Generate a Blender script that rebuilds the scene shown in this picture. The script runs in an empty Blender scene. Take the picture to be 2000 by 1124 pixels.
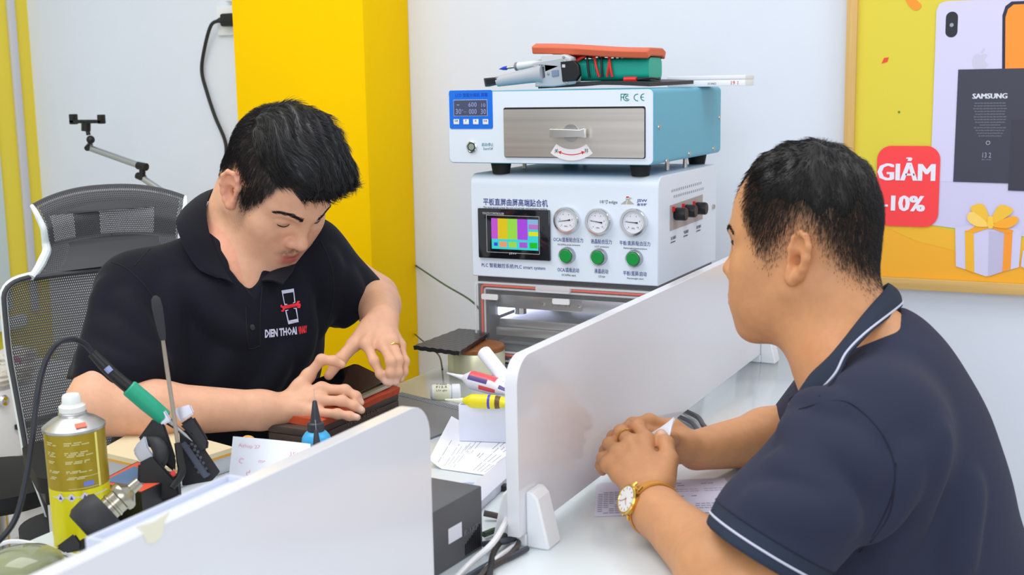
import bpy, bmesh, math, random
import numpy as np
from mathutils import Vector, Matrix, geometry
from mathutils.bvhtree import BVHTree

random.seed(7)
rng = np.random.default_rng(7)
scene = bpy.context.scene
COL = scene.collection

# ------------------------------------------------------------------ camera
FPX = 2403.0
TH, PITCH, ROLL = math.radians(26.34), math.radians(9.31), math.radians(-1.03)
CAM = np.array([0.0, 0.0, 1.30])
FW = np.array([-math.sin(TH) * math.cos(PITCH), math.cos(TH) * math.cos(PITCH), -math.sin(PITCH)])
_rt = np.array([math.cos(TH), math.sin(TH), 0.0])
_up = np.cross(_rt, FW)
RT = math.cos(ROLL) * _rt + math.sin(ROLL) * _up
UP = -math.sin(ROLL) * _rt + math.cos(ROLL) * _up
cam_d = bpy.data.cameras.new('camera')
cam = bpy.data.objects.new('camera', cam_d)
COL.objects.link(cam)
cam.matrix_world = Matrix([[RT[0], UP[0], -FW[0], CAM[0]], [RT[1], UP[1], -FW[1], CAM[1]],
                           [RT[2], UP[2], -FW[2], CAM[2]], [0, 0, 0, 1]])
cam_d.sensor_width = 36.0
cam_d.lens = FPX / 2000.0 * 36.0
cam_d.clip_start = 0.02
cam_d.dof.use_dof = True
cam_d.dof.focus_distance = 2.05
cam_d.dof.aperture_fstop = 9.0
scene.camera = cam

# ------------------------------------------------------------------ light
scene.view_settings.view_transform = 'Standard'
scene.view_settings.look = 'None'
scene.view_settings.gamma = 1.0
scene.view_settings.use_curve_mapping = False
scene.view_settings.exposure = 0.08
scene.cycles.use_denoising = True
scene.cycles.max_bounces = 10
scene.cycles.transparent_max_bounces = 12

world = bpy.data.worlds.new('daylight')
scene.world = world
world.use_nodes = True
world.node_tree.nodes['Background'].inputs[0].default_value = (0.90, 0.945, 1.0, 1)
world.node_tree.nodes['Background'].inputs[1].default_value = 0.70


def area_light(name, loc, target, sx, sy, watts, col):
    d = bpy.data.lights.new(name, 'AREA')
    d.shape = 'RECTANGLE'
    d.size, d.size_y, d.energy, d.color = sx, sy, watts, col
    o = bpy.data.objects.new(name, d)
    COL.objects.link(o)
    o.location = loc
    o.rotation_euler = (Vector(target) - Vector(loc)).to_track_quat('-Z', 'Y').to_euler()
    return o


area_light('ceiling_panel_light', (-1.6, 1.1, 2.75), (-1.6, 1.2, 0), 1.5, 1.5, 27, (1.0, 0.985, 0.97))
area_light('shop_front_daylight', (0.5, -1.9, 2.1), (-1.0, 2.2, 1.0), 2.6, 1.8, 46, (0.93, 0.97, 1.0))
area_light('ceiling_panel_light', (0.7, 2.0, 2.75), (0.5, 2.0, 0), 1.0, 1.0, 13, (1.0, 0.985, 0.97))


# ------------------------------------------------------------------ measuring helpers
def ray(x, y):
    return FW + RT * (x - 1000.0) / FPX - UP * (y - 562.0) / FPX


def onz(x, y, z):
    d = ray(x, y)
    return CAM + d * (z - CAM[2]) / d[2]


def onx(x, y, X):
    d = ray(x, y)
    return CAM + d * (X - CAM[0]) / d[0]


def ony(x, y, Y):
    d = ray(x, y)
    return CAM + d * (Y - CAM[1]) / d[1]


def W(x, y, D):
    return CAM + ray(x, y) * D


def nrm(v):
    v = np.asarray(v, float)
    return v / (np.linalg.norm(v) + 1e-12)


# ------------------------------------------------------------------ materials
def lin(c):
    o = []
    for v in c[:3]:
        v = v / 255.0
        o.append(v / 12.92 if v <= 0.04045 else ((v + 0.055) / 1.055) ** 2.4)
    return (o[0], o[1], o[2], 1.0)


MATS = {}


def mat(name, rgb=(200, 200, 200), rough=0.5, metal=0.0, spec=0.5, coat=0.0, noise=None, bump=None,
        trans=0.0, ior=1.45, alpha=1.0, emit=None, attr=None, sheen=0.0, sss=0.0, streak=None):
    """noise=(scale, amount) mottles the colour; bump=(scale, strength, distance); streak=(sx,sy,sz,amount)"""
    if name in MATS:
        return MATS[name]
    m = bpy.data.materials.new(name)
    m.use_nodes = True
    nt = m.node_tree
    b = nt.nodes['Principled BSDF']
    I = b.inputs
    I['Base Color'].default_value = lin(rgb)
    I['Roughness'].default_value = rough
    I['Metallic'].default_value = metal
    I['Specular IOR Level'].default_value = spec
    I['Coat Weight'].default_value = coat
    I['Coat Roughness'].default_value = 0.08
    I['Transmission Weight'].default_value = trans
    I['IOR'].default_value = ior
    I['Alpha'].default_value = alpha
    I['Sheen Weight'].default_value = sheen
    if sss:
        I['Subsurface Weight'].default_value = sss
        I['Subsurface Radius'].default_value = (0.009, 0.0035, 0.002)
        I['Subsurface Scale'].default_value = 1.0
    if emit:
        I['Emission Color'].default_value = lin(emit[0])
        I['Emission Strength'].default_value = emit[1]
    src = None
    if attr:
        a = nt.nodes.new('ShaderNodeAttribute')
        a.attribute_name = attr
        src = a.outputs['Color']
    tc = nt.nodes.new('ShaderNodeTexCoord')
    if noise or streak:
        n = nt.nodes.new('ShaderNodeTexNoise')
        n.inputs['Detail'].default_value = 4
        if streak:
            mp = nt.nodes.new('ShaderNodeMapping')
            mp.inputs['Scale'].default_value = streak[:3]
            nt.links.new(tc.outputs['Object'], mp.inputs[0])
            nt.links.new(mp.outputs[0], n.inputs['Vector'])
            n.inputs['Scale'].default_value = 1.0
            am = streak[3]
        else:
            nt.links.new(tc.outputs['Object'], n.inputs['Vector'])
            n.inputs['Scale'].default_value = noise[0]
            am = noise[1]
        mr = nt.nodes.new('ShaderNodeMapRange')
        mr.inputs[1].default_value = 0.3
        mr.inputs[2].default_value = 0.7
        mr.inputs[3].default_value = 1 - am
        mr.inputs[4].default_value = 1 + am
        nt.links.new(n.outputs['Fac'], mr.inputs[0])
        mx = nt.nodes.new('ShaderNodeVectorMath')
        mx.operation = 'SCALE'
        if src:
            nt.links.new(src, mx.inputs[0])
        else:
            mx.inputs[0].default_value = lin(rgb)[:3]
        nt.links.new(mr.outputs[0], mx.inputs['Scale'])
        src = mx.outputs[0]
    if src:
        nt.links.new(src, I['Base Color'])
    if bump:
        n2 = nt.nodes.new('ShaderNodeTexNoise')
        n2.inputs['Scale'].default_value = bump[0]
        n2.inputs['Detail'].default_value = 3
        nt.links.new(tc.outputs['Object'], n2.inputs['Vector'])
        bp = nt.nodes.new('ShaderNodeBump')
        bp.inputs['Strength'].default_value = bump[1]
        bp.inputs['Distance'].default_value = bump[2]
        nt.links.new(n2.outputs['Fac'], bp.inputs['Height'])
        nt.links.new(bp.outputs[0], I['Normal'])
    MATS[name] = m
    return m


# ------------------------------------------------------------------ objects
def empty(name, loc, label, cat, group=None):
    o = bpy.data.objects.new(name, None)
    COL.objects.link(o)
    o.location = Vector([float(v) for v in loc])
    o.empty_display_size = 0.05
    tag(o, label, cat, group)
    return o


def tag(o, label=None, cat=None, group=None, kind=None):
    if label:
        o['label'] = label
    if cat:
        o['category'] = cat
    if group:
        o['group'] = group
    if kind:
        o['kind'] = kind
    return o


def link(name, me, mats, parent=None, label=None):
    o = bpy.data.objects.new(name, me)
    COL.objects.link(o)
    for m in (mats if isinstance(mats, (list, tuple)) else [mats]):
        me.materials.append(m)
    if parent is not None:
        o.parent = parent
        if parent.parent is None and parent.type == 'EMPTY':
            o.matrix_parent_inverse = Matrix.Translation(-parent.location)
    if label:
        o['label'] = label
    return o


def catmull(pts, n=8, closed=False):
    P = [np.asarray(p, float) for p in pts]
    if len(P) < 3 and not closed:
        return np.array([P[0] + (P[-1] - P[0]) * t for t in np.linspace(0, 1, n + 1)])
    out = []
    m = len(P)
    for i in range(m if closed else m - 1):
        if closed:
            a, b, c, d = P[(i - 1) % m], P[i], P[(i + 1) % m], P[(i + 2) % m]
        else:
            b, c = P[i], P[i + 1]
            a = P[i - 1] if i > 0 else 2 * b - c
            d = P[i + 2] if i + 2 < m else 2 * c - b
        for k in range(n):
            t = k / n
            out.append(0.5 * ((2 * b) + (c - a) * t + (2 * a - 5 * b + 4 * c - d) * t * t + (3 * b - a - 3 * c + d) * t ** 3))
    if not closed:
        out.append(P[-1])
    return np.array(out)


def frame(o, x, y=None, z=None):
    """4x4 numpy frame from origin and axes (z computed if missing)"""
    x = nrm(x)
    if y is None and z is not None:
        z = nrm(z)
        y = nrm(np.cross(z, x))
        z = np.cross(x, y)
    else:
        y = np.asarray(y, float)
        y = nrm(y - x * (x @ y))
        z = np.cross(x, y)
    M = np.eye(4)
    M[:3, 0], M[:3, 1], M[:3, 2], M[:3, 3] = x, y, z, o
    return M


def rz(deg, o=(0, 0, 0)):
    c, s = math.cos(math.radians(deg)), math.sin(math.radians(deg))
    return frame(o, (c, s, 0), (-s, c, 0))


class MB:
    def __init__(self):
        self.v, self.f, self.m, self.n = [], [], [], 0

    def add(self, v, f, mi=0, M=None):
        v = np.asarray(v, float).reshape(-1, 3)
        if M is not None:
            v = v @ M[:3, :3].T + M[:3, 3]
        self.v.append(v)
        for q in f:
            self.f.append([i + self.n for i in q])
            self.m.append(mi)
        self.n += len(v)
        return self

    def box(self, lo, hi, bev=0.0, mi=0, M=None, seg=2):
        lo, hi = np.minimum(lo, hi), np.maximum(lo, hi)
        bm = bmesh.new()
        bmesh.ops.create_cube(bm, size=1.0)
        for vv in bm.verts:
            vv.co = Vector([(lo[i] + hi[i]) / 2 + vv.co[i] * (hi[i] - lo[i]) for i in range(3)])
        if bev > 0:
            bmesh.ops.bevel(bm, geom=list(bm.edges), offset=bev, segments=seg, affect='EDGES', profile=0.5)
        bm.verts.index_update()
        self.add([tuple(q.co) for q in bm.verts], [[q.index for q in ff.verts] for ff in bm.faces], mi, M)
        bm.free()
        return self

    def lathe(self, prof, M=None, n=32, mi=0, cap=True):
        v, f = [], []
        k = len(prof)
        for r, z in prof:
            for j in range(n):
                a = 2 * math.pi * j / n
                v.append((r * math.cos(a), r * math.sin(a), z))
        for i in range(k - 1):
            for j in range(n):
                j2 = (j + 1) % n
                f.append([i * n + j, i * n + j2, (i + 1) * n + j2, (i + 1) * n + j])
        if cap:
            if prof[0][0] > 1e-6:
                f.append(list(range(n))[::-1])
            if prof[-1][0] > 1e-6:
                f.append([(k - 1) * n + j for j in range(n)])
        return self.add(v, f, mi, M)

    def cyl(self, a, b, r, n=20, mi=0, r2=None, bev=0.0):
        a, b = np.asarray(a, float), np.asarray(b, float)
        L = np.linalg.norm(b - a)
        d = (b - a) / L
        h = np.array([0, 0, 1.0]) if abs(d[2]) < 0.9 else np.array([1.0, 0, 0])
        M = frame(a, np.cross(h, d), z=d)
        r2 = r if r2 is None else r2
        if bev:
            pr = [(r - bev, 0), (r, bev), (r2, L - bev), (r2 - bev, L)]
        else:
            pr = [(r, 0), (r2, L)]
        return self.lathe(pr, M, n, mi)

    def tube(self, pts, r, n=8, mi=0, sm=6, closed=False):
        P = catmull(pts, sm, closed) if sm else np.asarray(pts, float)
        k = len(P)
        if np.isscalar(r):
            R = np.full(k, r)
        else:
            R = np.interp(np.linspace(0, 1, k), np.linspace(0, 1, len(r)), r)
        T = np.gradient(P, axis=0) if not closed else (np.roll(P, -1, 0) - np.roll(P, 1, 0))
        T /= np.linalg.norm(T, axis=1)[:, None] + 1e-12
        h = np.array([0, 0, 1.0]) if abs(T[0][2]) < 0.9 else np.array([1.0, 0, 0])
        N = nrm(np.cross(T[0], h))
        v, f = [], []
        for i in range(k):
            N = nrm(N - T[i] * (N @ T[i]))
            B = np.cross(T[i], N)
            for j in range(n):
                a = 2 * math.pi * j / n
                v.append(P[i] + R[i] * (math.cos(a) * N + math.sin(a) * B))
        for i in range(k if closed else k - 1):
            for j in range(n):
                j2, i2 = (j + 1) % n, (i + 1) % k
                f.append([i * n + j, i * n + j2, i2 * n + j2, i2 * n + j])
        if not closed:
            f.append(list(range(n))[::-1])
            f.append([(k - 1) * n + j for j in range(n)])
        return self.add(v, f, mi)

    def prism(self, poly, M, depth, mi=0, holes=()):
        """2D outline (x,y) in frame M extruded from z=0 to z=depth"""
        loops = [list(poly)] + [list(h) for h in holes]
        fl = [p for L in loops for p in L]
        n = len(fl)
        tris = geometry.tessellate_polygon([[Vector((p[0], p[1], 0)) for p in L] for L in loops])
        v = [(p[0], p[1], 0) for p in fl] + [(p[0], p[1], depth) for p in fl]
        f = []
        for t in tris:
            a, b, c = [fl[i] for i in t]
            s = (b[0] - a[0]) * (c[1] - a[1]) - (b[1] - a[1]) * (c[0] - a[0])
            t = list(t) if s > 0 else list(t)[::-1]
            f.append([i + n for i in t])
            f.append(t[::-1])
        o = 0
        for li, L in enumerate(loops):
            k = len(L)
            ar = sum(L[i][0] * L[(i + 1) % k][1] - L[(i + 1) % k][0] * L[i][1] for i in range(k))
            for i in range(k):
                q = [o + i, o + (i + 1) % k, o + (i + 1) % k + n, o + i + n]
                f.append(q if (ar > 0) == (li == 0) else q[::-1])
            o += k
        if depth < 0:
            f = [q[::-1] for q in f]
        return self.add(v, f, mi, M)

    def sheet(self, G, th=0.0, mi=0, closed=False):
        """G[i][j] grid of points; th gives real thickness along the local normal"""
        G = np.asarray(G, float)
        a, b = G.shape[:2]
        du = np.gradient(G, axis=0)
        dv = np.gradient(G, axis=1)
        N = np.cross(du, dv)
        N /= np.linalg.norm(N, axis=2)[:, :, None] + 1e-12
        idx = np.arange(a * b).reshape(a, b)
        f = []
        for i in range(a - 1):
            for j in range(b - 1):
                f.append([idx[i, j], idx[i + 1, j], idx[i + 1, j + 1], idx[i, j + 1]])
        if th == 0:
            return self.add(G.reshape(-1, 3), f, mi)
        k = a * b
        f2 = [[q + k for q in ff][::-1] for ff in f]
        bd = list(idx[:, 0]) + list(idx[-1, 1:]) + list(idx[-2::-1, -1]) + list(idx[0, -2:0:-1])
        side = [[bd[i], bd[(i + 1) % len(bd)], bd[(i + 1) % len(bd)] + k, bd[i] + k][::-1] for i in range(len(bd))]
        v = np.concatenate([G.reshape(-1, 3) + N.reshape(-1, 3) * th / 2, G.reshape(-1, 3) - N.reshape(-1, 3) * th / 2])
        return self.add(v, f + f2 + side, mi)

    def build(self, name, mats, parent=None, label=None, sharp=35, flat=False):
        me = bpy.data.meshes.new(name)
        V = np.concatenate(self.v) if self.v else np.zeros((0, 3))
        me.from_pydata(V.tolist(), [], self.f)
        me.polygons.foreach_set('material_index', self.m)
        if not flat:
            me.polygons.foreach_set('use_smooth', [True] * len(self.f))
            me.set_sharp_from_angle(angle=math.radians(sharp))
        me.update()
        return link(name, me, mats, parent, label)


def rrect(w, h, r, n=5, cx=0.0, cy=0.0):
    out = []
    for sx, sy, a0 in ((1, 1, 0), (-1, 1, 90), (-1, -1, 180), (1, -1, 270)):
        for k in range(n + 1):
            a = math.radians(a0 + 90 * k / n)
            out.append((cx + sx * (w / 2 - r) + r * math.cos(a), cy + sy * (h / 2 - r) + r * math.sin(a)))
    return out


def circ(r, n=28, cx=0.0, cy=0.0):
    return [(cx + r * math.cos(2 * math.pi * k / n), cy + r * math.sin(2 * math.pi * k / n)) for k in range(n)]


_text_cache = {}


def text_mesh(s, bold=0.0, res=3):
    key = (s, bold, res)
    if key in _text_cache:
        return _text_cache[key]
    c = bpy.data.curves.new('lettering_source', 'FONT')
    c.body = s
    c.offset = bold
    c.resolution_u = res
    o = bpy.data.objects.new('lettering_source', c)
    COL.objects.link(o)
    dg = bpy.context.evaluated_depsgraph_get()
    me = o.evaluated_get(dg).to_mesh()
    V = np.array([v.co[:] for v in me.vertices]).reshape(-1, 3)
    F = [list(p.vertices) for p in me.polygons]
    o.evaluated_get(dg).to_mesh_clear()
    bpy.data.objects.remove(o)
    bpy.data.curves.remove(c)
    _text_cache[key] = (V, F)
    return V, F


def add_text(mb, s, M, w=None, h=None, th=0.0004, bold=0.0, mi=0, align='l', res=2):
    """real raised lettering: flat glyphs extruded th along frame z; box fitted to width w / height h"""
    V, F = text_mesh(s, bold, res)
    if len(V) == 0:
        return mb
    lo, hi = V[:, :2].min(0), V[:, :2].max(0)
    sz = hi - lo
    if w and h:
        sc = np.array([w / sz[0], h / sz[1]])
    elif w:
        sc = np.array([w / sz[0]] * 2)
    else:
        sc = np.array([h / sz[1]] * 2)
    P = (V[:, :2] - lo) * sc
    if align == 'c':
        P[:, 0] -= sz[0] * sc[0] / 2
    n = len(P)
    top = np.column_stack([P, np.full(n, th)])
    bot = np.column_stack([P, np.zeros(n)])
    cnt = {}
    for q in F:
        for i in range(len(q)):
            cnt[(q[i], q[(i + 1) % len(q)])] = 1
    f = [list(q) for q in F]
    for (a, b) in cnt:
        if (b, a) not in cnt:
            f.append([a + n, b + n, b, a])
    return mb.add(np.concatenate([top, bot]), f, mi, M)


def copy_thing(o, parent=None):
    c = o.copy()
    COL.objects.link(c)
    if parent is not None:
        c.parent = parent
    for ch in list(o.children):
        copy_thing(ch, c)
    return c

# ================================================================== materials used widely
M_wall = mat('white_wall_paint', (224, 230, 243), 0.75, spec=.2, noise=(6, 0.012), bump=(90, 0.05, 0.002))
M_yellow = mat('yellow_wall_paint', (255, 205, 0), 0.7, spec=.08, noise=(5, 0.01), bump=(80, 0.05, 0.002))
M_lemon = mat('lemon_paint', (232, 212, 66), 0.5)
M_white = mat('white_plastic', (236, 238, 243), 0.35)
M_panel = mat('glossy_white_acrylic', (228, 228, 234), 0.16, coat=0.3)
M_table = mat('white_glass_desktop', (218, 226, 230), 0.14, coat=0.35)
M_black = mat('black_plastic', (22, 22, 25), 0.42)
M_dgrey = mat('dark_grey_plastic', (92, 93, 98), 0.5, bump=(300, 0.08, 0.001))
M_rubber = mat('black_rubber', (20, 20, 22), 0.7)
M_steel = mat('brushed_steel', (200, 198, 196), 0.3, 1.0, streak=(3, 3, 160, 0.10))
M_chrome = mat('chrome', (220, 220, 222), 0.12, 1.0)
M_alu = mat('grey_aluminium', (178, 180, 186), 0.38, 0.9)
M_paper = mat('white_paper', (236, 238, 248), 0.8)
M_ink = mat('grey_print_ink', (96, 98, 108), 0.8)
M_navyink = mat('navy_print_ink', (44, 58, 138), 0.7)
M_cable_w = mat('white_cable', (226, 226, 230), 0.4)
M_cable_b = mat('black_cable', (38, 38, 42), 0.5)

# ================================================================== room
YW = 2.85
XL = -3.075


def structure(mb, name, m, **k):
    o = mb.build(name, m, **k)
    o['kind'] = 'structure'
    return o


structure(MB().box((-3.2, -0.6, -0.05), (1.7, YW + 0.1, 0)), 'floor', mat('pale_tile_floor', (205, 203, 198), 0.35, noise=(3, 0.04)))
structure(MB().box((XL - 0.1, YW, 0), (1.7, YW + 0.1, 2.9)), 'wall_back', M_wall)
structure(MB().box((XL - 0.1, 0.6, 0), (XL, YW, 2.9)), 'wall_left', M_lemon)
structure(MB().box((-2.105, 2.63, 0), (-1.70, YW, 2.9), 0.004), 'wall_column', M_yellow)
M_gstrip = mat('pale_grey_strip', (203, 204, 212), 0.5)
structure(MB().box((XL, 2.767, 0.62), (XL + 0.012, 2.793, 2.9), 0.002), 'trim_1', M_gstrip)
structure(MB().box((XL, 1.6, 0.64), (XL + 0.012, 2.690, 2.9), 0.002), 'trim_2', mat('pale_glass_panel', (208, 222, 220), 0.2))
structure(MB().box((XL, 1.6, 0.585), (XL + 0.035, 2.72, 0.622), 0.003), 'trim_3', M_white)

# ================================================================== desk
XT0, XT1 = -1.198, -0.292
t = empty('service_desk', (-0.75, 1.6, 0), 'white glossy service desk between the two seated men', 'desk')
MB().box((XT0, 0.42, 0.722), (XT1, 2.505, 0.750), 0.003).build('desktop', M_table, t)
mb = MB()
mb.box((-1.02, 0.50, 0.0), (-0.50, 2.46, 0.722), 0.004)
mb.build('desk_base', M_white, t)


def partition(y0, y1, label, x0=-0.617, th=0.016, r=0.035, z0=0.768, z1=0.986, foot=()):
    """upright acrylic divider standing along the middle of the desk, with clip feet"""
    p = empty('desk_partition', (x0 - th / 2, (y0 + y1) / 2, 0.75), label, 'partition', 'white dividers along the middle of the desk')
    M = frame((x0 - th, 0, 0), (0, 1, 0), (0, 0, 1))
    pl = rrect(y1 - y0, z1 - z0, r, 8, (y0 + y1) / 2, (z0 + z1) / 2)
    # square lower corners
    q = []
    for a in pl:
        if a[1] < z0 + r:
            continue
        q.append(a)
    q = [a for a in pl if a[1] >= z0 + r - 1e-6]
    top = sorted(range(len(q)), key=lambda i: 0)
    poly = q[:len(q)] + []
    # rrect order: right-top, left-top, left-bottom, right-bottom
    poly = [a for a in pl[:18]] + [(y0, z0), (y1, z0)]
    mb = MB().prism(poly, M, th)
    o = mb.build('panel', M_panel, p, sharp=30)
    bv = o.modifiers.new('edge', 'BEVEL')
    bv.width, bv.segments, bv.limit_method, bv.angle_limit = 0.003, 3, 'ANGLE', math.radians(50)
    for fy in foot:
        f = MB()
        for sgn in (1, -1):
            xa = x0 if sgn > 0 else x0 - th
            G = [(0, 0), (0.030, 0), (0.030, 0.004), (0.016, 0.062), (0.008, 0.070), (0, 0.070)]
            Mf = frame((xa, fy + (0.018 if sgn > 0 else -0.018), 0.75), (sgn, 0, 0), (0, 0, 1))
            f.prism(G, Mf, 0.036)
        f.box((x0 - th - 0.001, fy - 0.018, 0.75), (x0 + 0.001, fy + 0.018, 0.767))
        fo = f.build('clip_foot', M_white, p, sharp=30)
        bv = fo.modifiers.new('edge', 'BEVEL')
        bv.width, bv.segments, bv.limit_method, bv.angle_limit = 0.0025, 2, 'ANGLE', math.radians(40)
    return p


partition(1.254, 2.40, 'long white desk partition standing between the two seated men', foot=(1.290, 2.365))
pl = partition(0.30, 1.052, 'white desk partition nearest the camera with a faint yellow stain', foot=(0.62,))
MB().prism([(0.016 * math.cos(a) * (1 + .25 * math.sin(3 * a)), 0.008 * math.sin(a) + .004 * math.cos(2 * a)) for a in np.linspace(0, 6.28, 20)[:-1]],
           frame(onx(300, 1030, -0.6165) + np.array([-0.0003, 0, 0]), (0, 1, 0), (0, 0, 1)), 0.0006).build(
    'glue_smear', mat('dried_yellow_glue', (238, 234, 210), 0.4), pl, label='pale yellow smear')

# ================================================================== poster
YP = 2.828
po = empty('framed_poster', (-0.16, YP, 0.85), 'large wood framed yellow sale poster on the white wall', 'poster')
MP = frame((0, YP, 0), (1, 0, 0), (0, 0, 1))


def pp(x, y):
    q = ony(x, y, YP)
    return (q[0], q[2])


PX0, PX1, PZ0, PZ1 = pp(1650, 250)[0], 0.42, pp(1880, 570)[1], 1.72
wood = mat('light_oak', (214, 174, 106), 0.55, streak=(40, 40, 40, 0.12))
woodv = mat('light_oak_upright', (214, 174, 106), 0.55, streak=(220, 60, 4, 0.10))
woodh = mat('light_oak_level', (214, 174, 106), 0.55, streak=(4, 60, 220, 0.10))
fw = 0.027
MB().box((PX0, YP - 0.012, PZ0), (PX0 + fw * .85, YW - 0.001, PZ1), 0.001).build('frame_side', woodv, po)
MB().box((PX1 - fw, YP - 0.012, PZ0), (PX1, YW - 0.001, PZ1), 0.001).build('frame_side', woodv, po)
MB().box((PX0 + fw * .85, YP - 0.012, PZ0), (PX1 - fw, YW - 0.001, PZ0 + fw * .9), 0.001).build('frame_rail', woodh, po)
MB().box((PX0 + fw * .85, YP - 0.012, PZ1 - fw), (PX1 - fw, YW - 0.001, PZ1), 0.001).build('frame_rail', woodh, po)
pr = MB().box((PX0 + fw * .85, YP, PZ0 + fw * .9), (PX1 - fw, YW - 0.001, PZ1 - fw)).build('print', mat('poster_yellow', (226, 208, 62), 0.45), po)


def art(name, px, rgb, lay, world_pts=None, label=None, curve=0):
    pts = [pp(*p) for p in px] if world_pts is None else world_pts
    if curve:
        pts = [tuple(p) for p in catmull([np.array([p[0], p[1], 0]) for p in pts], curve, True)[:, :2]]
    M = MP.copy()
    M[1, 3] = YP - 0.0004 * lay
    m = mat('poster_ink_%d_%d_%d' % tuple(rgb), rgb, 0.45)
    return MB().prism(pts, M, 0.0003).build(name, m, pr, label)


def art_text(s, x0, y0, x1, h, rgb, lay, bold=0.0, heavy=0.0):
    a, b, c = pp(x0, y0), pp(x1, y0), pp(x0, y0 - h)
    M = MP.copy()
    M[0, 3], M[1, 3], M[2, 3] = a[0], YP - 0.0004 * lay, a[1]
    mb = MB()
    for k in ((-1, -.5, 0, .5, 1) if heavy else (0,)):
        M2 = M.copy()
        M2[0, 3] += heavy * k
        M2[1, 3] -= .00006 * (k * 2 + 2)
        add_text(mb, s, M2, w=b[0] - a[0], h=c[1] - a[1], th=0.0003, bold=bold)
    return mb.build('lettering', mat('poster_ink_%d_%d_%d' % tuple(rgb), rgb, 0.45), pr, flat=True)


xe = PX1 - fw - 0.002
ze = PZ1 - fw - 0.002
zb = PZ0 + fw * .9 + 0.001
# amber ground and round podium
def wp(*px): return [pp(*p) for p in px]
g = wp((1676, 462), (1745, 432), (1830, 470), (2000, 505))
art('podium_floor', None, (249, 178, 44), 1, [(PX0 + fw * .86, g[0][1])] + g[1:] + [(xe, g[3][1] - .005), (xe, zb), (PX0 + fw * .86, zb)])
art('podium_side', None, (247, 186, 48), 2, wp((1700, 420), (1735, 446), (1790, 471), (1866, 490), (1960, 506), (2000, 511)) + [(xe, pp(2000, 511)[1] - .01), (xe, pp(2000, 470)[1])] + wp((2000, 470), (1862, 452), (1800, 437), (1740, 410)))
art('podium_top', None, (211, 207, 240), 3, wp((1700, 400), (1735, 420), (1800, 437), (1866, 446), (2000, 462)) + [(xe, pp(2000, 462)[1]), (xe, pp(2000, 352)[1])] + wp((2000, 352), (1820, 348), (1760, 360)))
# pale phone, its camera and fruit mark
zt = pp(1900, 2)[1]
ph = wp((1817, 354), (1828, 60)) + [(pp(1829, 20)[0], pp(1829, 22)[1])] + wp((1834, 9), (1842, 4), (1852, 2)) + [(pp(1990, 2)[0] + .1, zt), (pp(1990, 2)[0] + .1, pp(1990, 358)[1])]
art('phone_picture', None, (217, 212, 244), 4, ph)
ca = pp(1859, 48)
art('camera_picture', None, (34, 36, 48), 5, [(ca[0] + x, ca[1] + y) for x, y in rrect(0.0245, 0.054, 0.012)])
art('lens_picture', None, (150, 160, 176), 6, circ(0.0042, 16, ca[0], ca[1] - 0.001))
ap = pp(1915, 117)
k = 0.0165
fruit = [(0, .78), (.25, .92), (.55, .95), (.85, .72), (.62, .4), (.58, .05), (.72, -.22), (.95, -.38), (.75, -.8), (.45, -1.08), (.15, -.98), (-.15, -.98), (-.45, -1.08), (-.8, -.65), (-1, 0), (-.88, .62), (-.5, .95), (-.2, .9)]
art('fruit_mark', None, (205, 202, 226), 5, [(ap[0] + x * k, ap[1] - .003 + y * k) for x, y in fruit], curve=3)
art('fruit_mark', None, (205, 202, 226), 5, [(ap[0] + x * k, ap[1] - .003 + y * k) for x, y in [(.02, 1.0), (.05, 1.3), (.3, 1.58), (.5, 1.62), (.45, 1.32), (.25, 1.06)]], curve=3)
# orange phone behind
o0 = wp((1956, 330), (1958, 30), (1964, 12), (1976, 3))
art('phone_picture', None, (38, 38, 66), 5, o0 + [(xe, pp(1976, 2)[1]), (xe, pp(1976, 330)[1])])
o1 = wp((1962, 330), (1964, 34), (1969, 18), (1980, 9))
art('screen_picture', None, (255, 150, 44), 6, o1 + [(xe, pp(1980, 8)[1]), (xe, pp(1980, 330)[1])])
# black battery packs
art('battery_picture', None, (62, 62, 78), 7, wp((1862, 355), (1872, 136)) + [(pp(2020, 136)[0], pp(1872, 136)[1]), (pp(2014, 136)[0], pp(1862, 355)[1] - .002)])
art('battery_picture', None, (56, 56, 70), 8, wp((1969, 372), (1976, 234)) + [(pp(2080, 234)[0], pp(1976, 232)[1]), (pp(2076, 234)[0], pp(1969, 374)[1])])
art_text('SAMSUNG', 1900, 193, 1967, 10, (225, 226, 240), 8, 0, .0008)
for i in range(13):
    y = 201 + i * 5.3
    w_ = [60, 62, 66, 60, 58, 64, 62, 58, 40, 62, 56, 50, 44][i]
    art_text('ilnm oesrt ' * 5, 1934 - w_ / 2, y + 2, 1934 + w_ / 2, 3, (150, 152, 168), 8)
art('mark_picture', None, (180, 182, 196), 8, circ(0.0045, 12, *pp(1930, 279)))
art('mark_picture', None, (62, 62, 78), 9, circ(0.0032, 12, *pp(1930, 279)))
art_text('13 2', 1919, 308, 1936, 10, (160, 162, 178), 8)
art_text('ilm noes', 1918, 313, 1936, 3, (140, 142, 160), 8)
# red discount badge
b = wp((1773, 364))[0]
hw = pp(1835, 364)[0] - b[0]
hh = pp(1773, 285)[1] - b[1]
art('discount_badge', None, (255, 68, 72), 9, rrect(2 * hw, 2 * hh, 0.03, 8, *b))
art_text('GIẢM', 1716, 352, 1825, 45, (240, 236, 250), 11, 0, .0024)
art_text('-10%', 1722, 411, 1805, 30, (240, 236, 250), 11, 0, .0024)
# confetti
art('confetti', None, (240, 74, 40), 2, wp((1722, 124), (1727, 113), (1736, 112), (1733, 121)))
art('confetti', None, (250, 152, 40), 2, wp((1768, -4), (1782, -4), (1799, 8), (1797, 17), (1786, 20), (1776, 12)), curve=2)
art('confetti', None, (92, 138, 60), 2, circ(0.0026, 10, *pp(1756, 219)))
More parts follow.
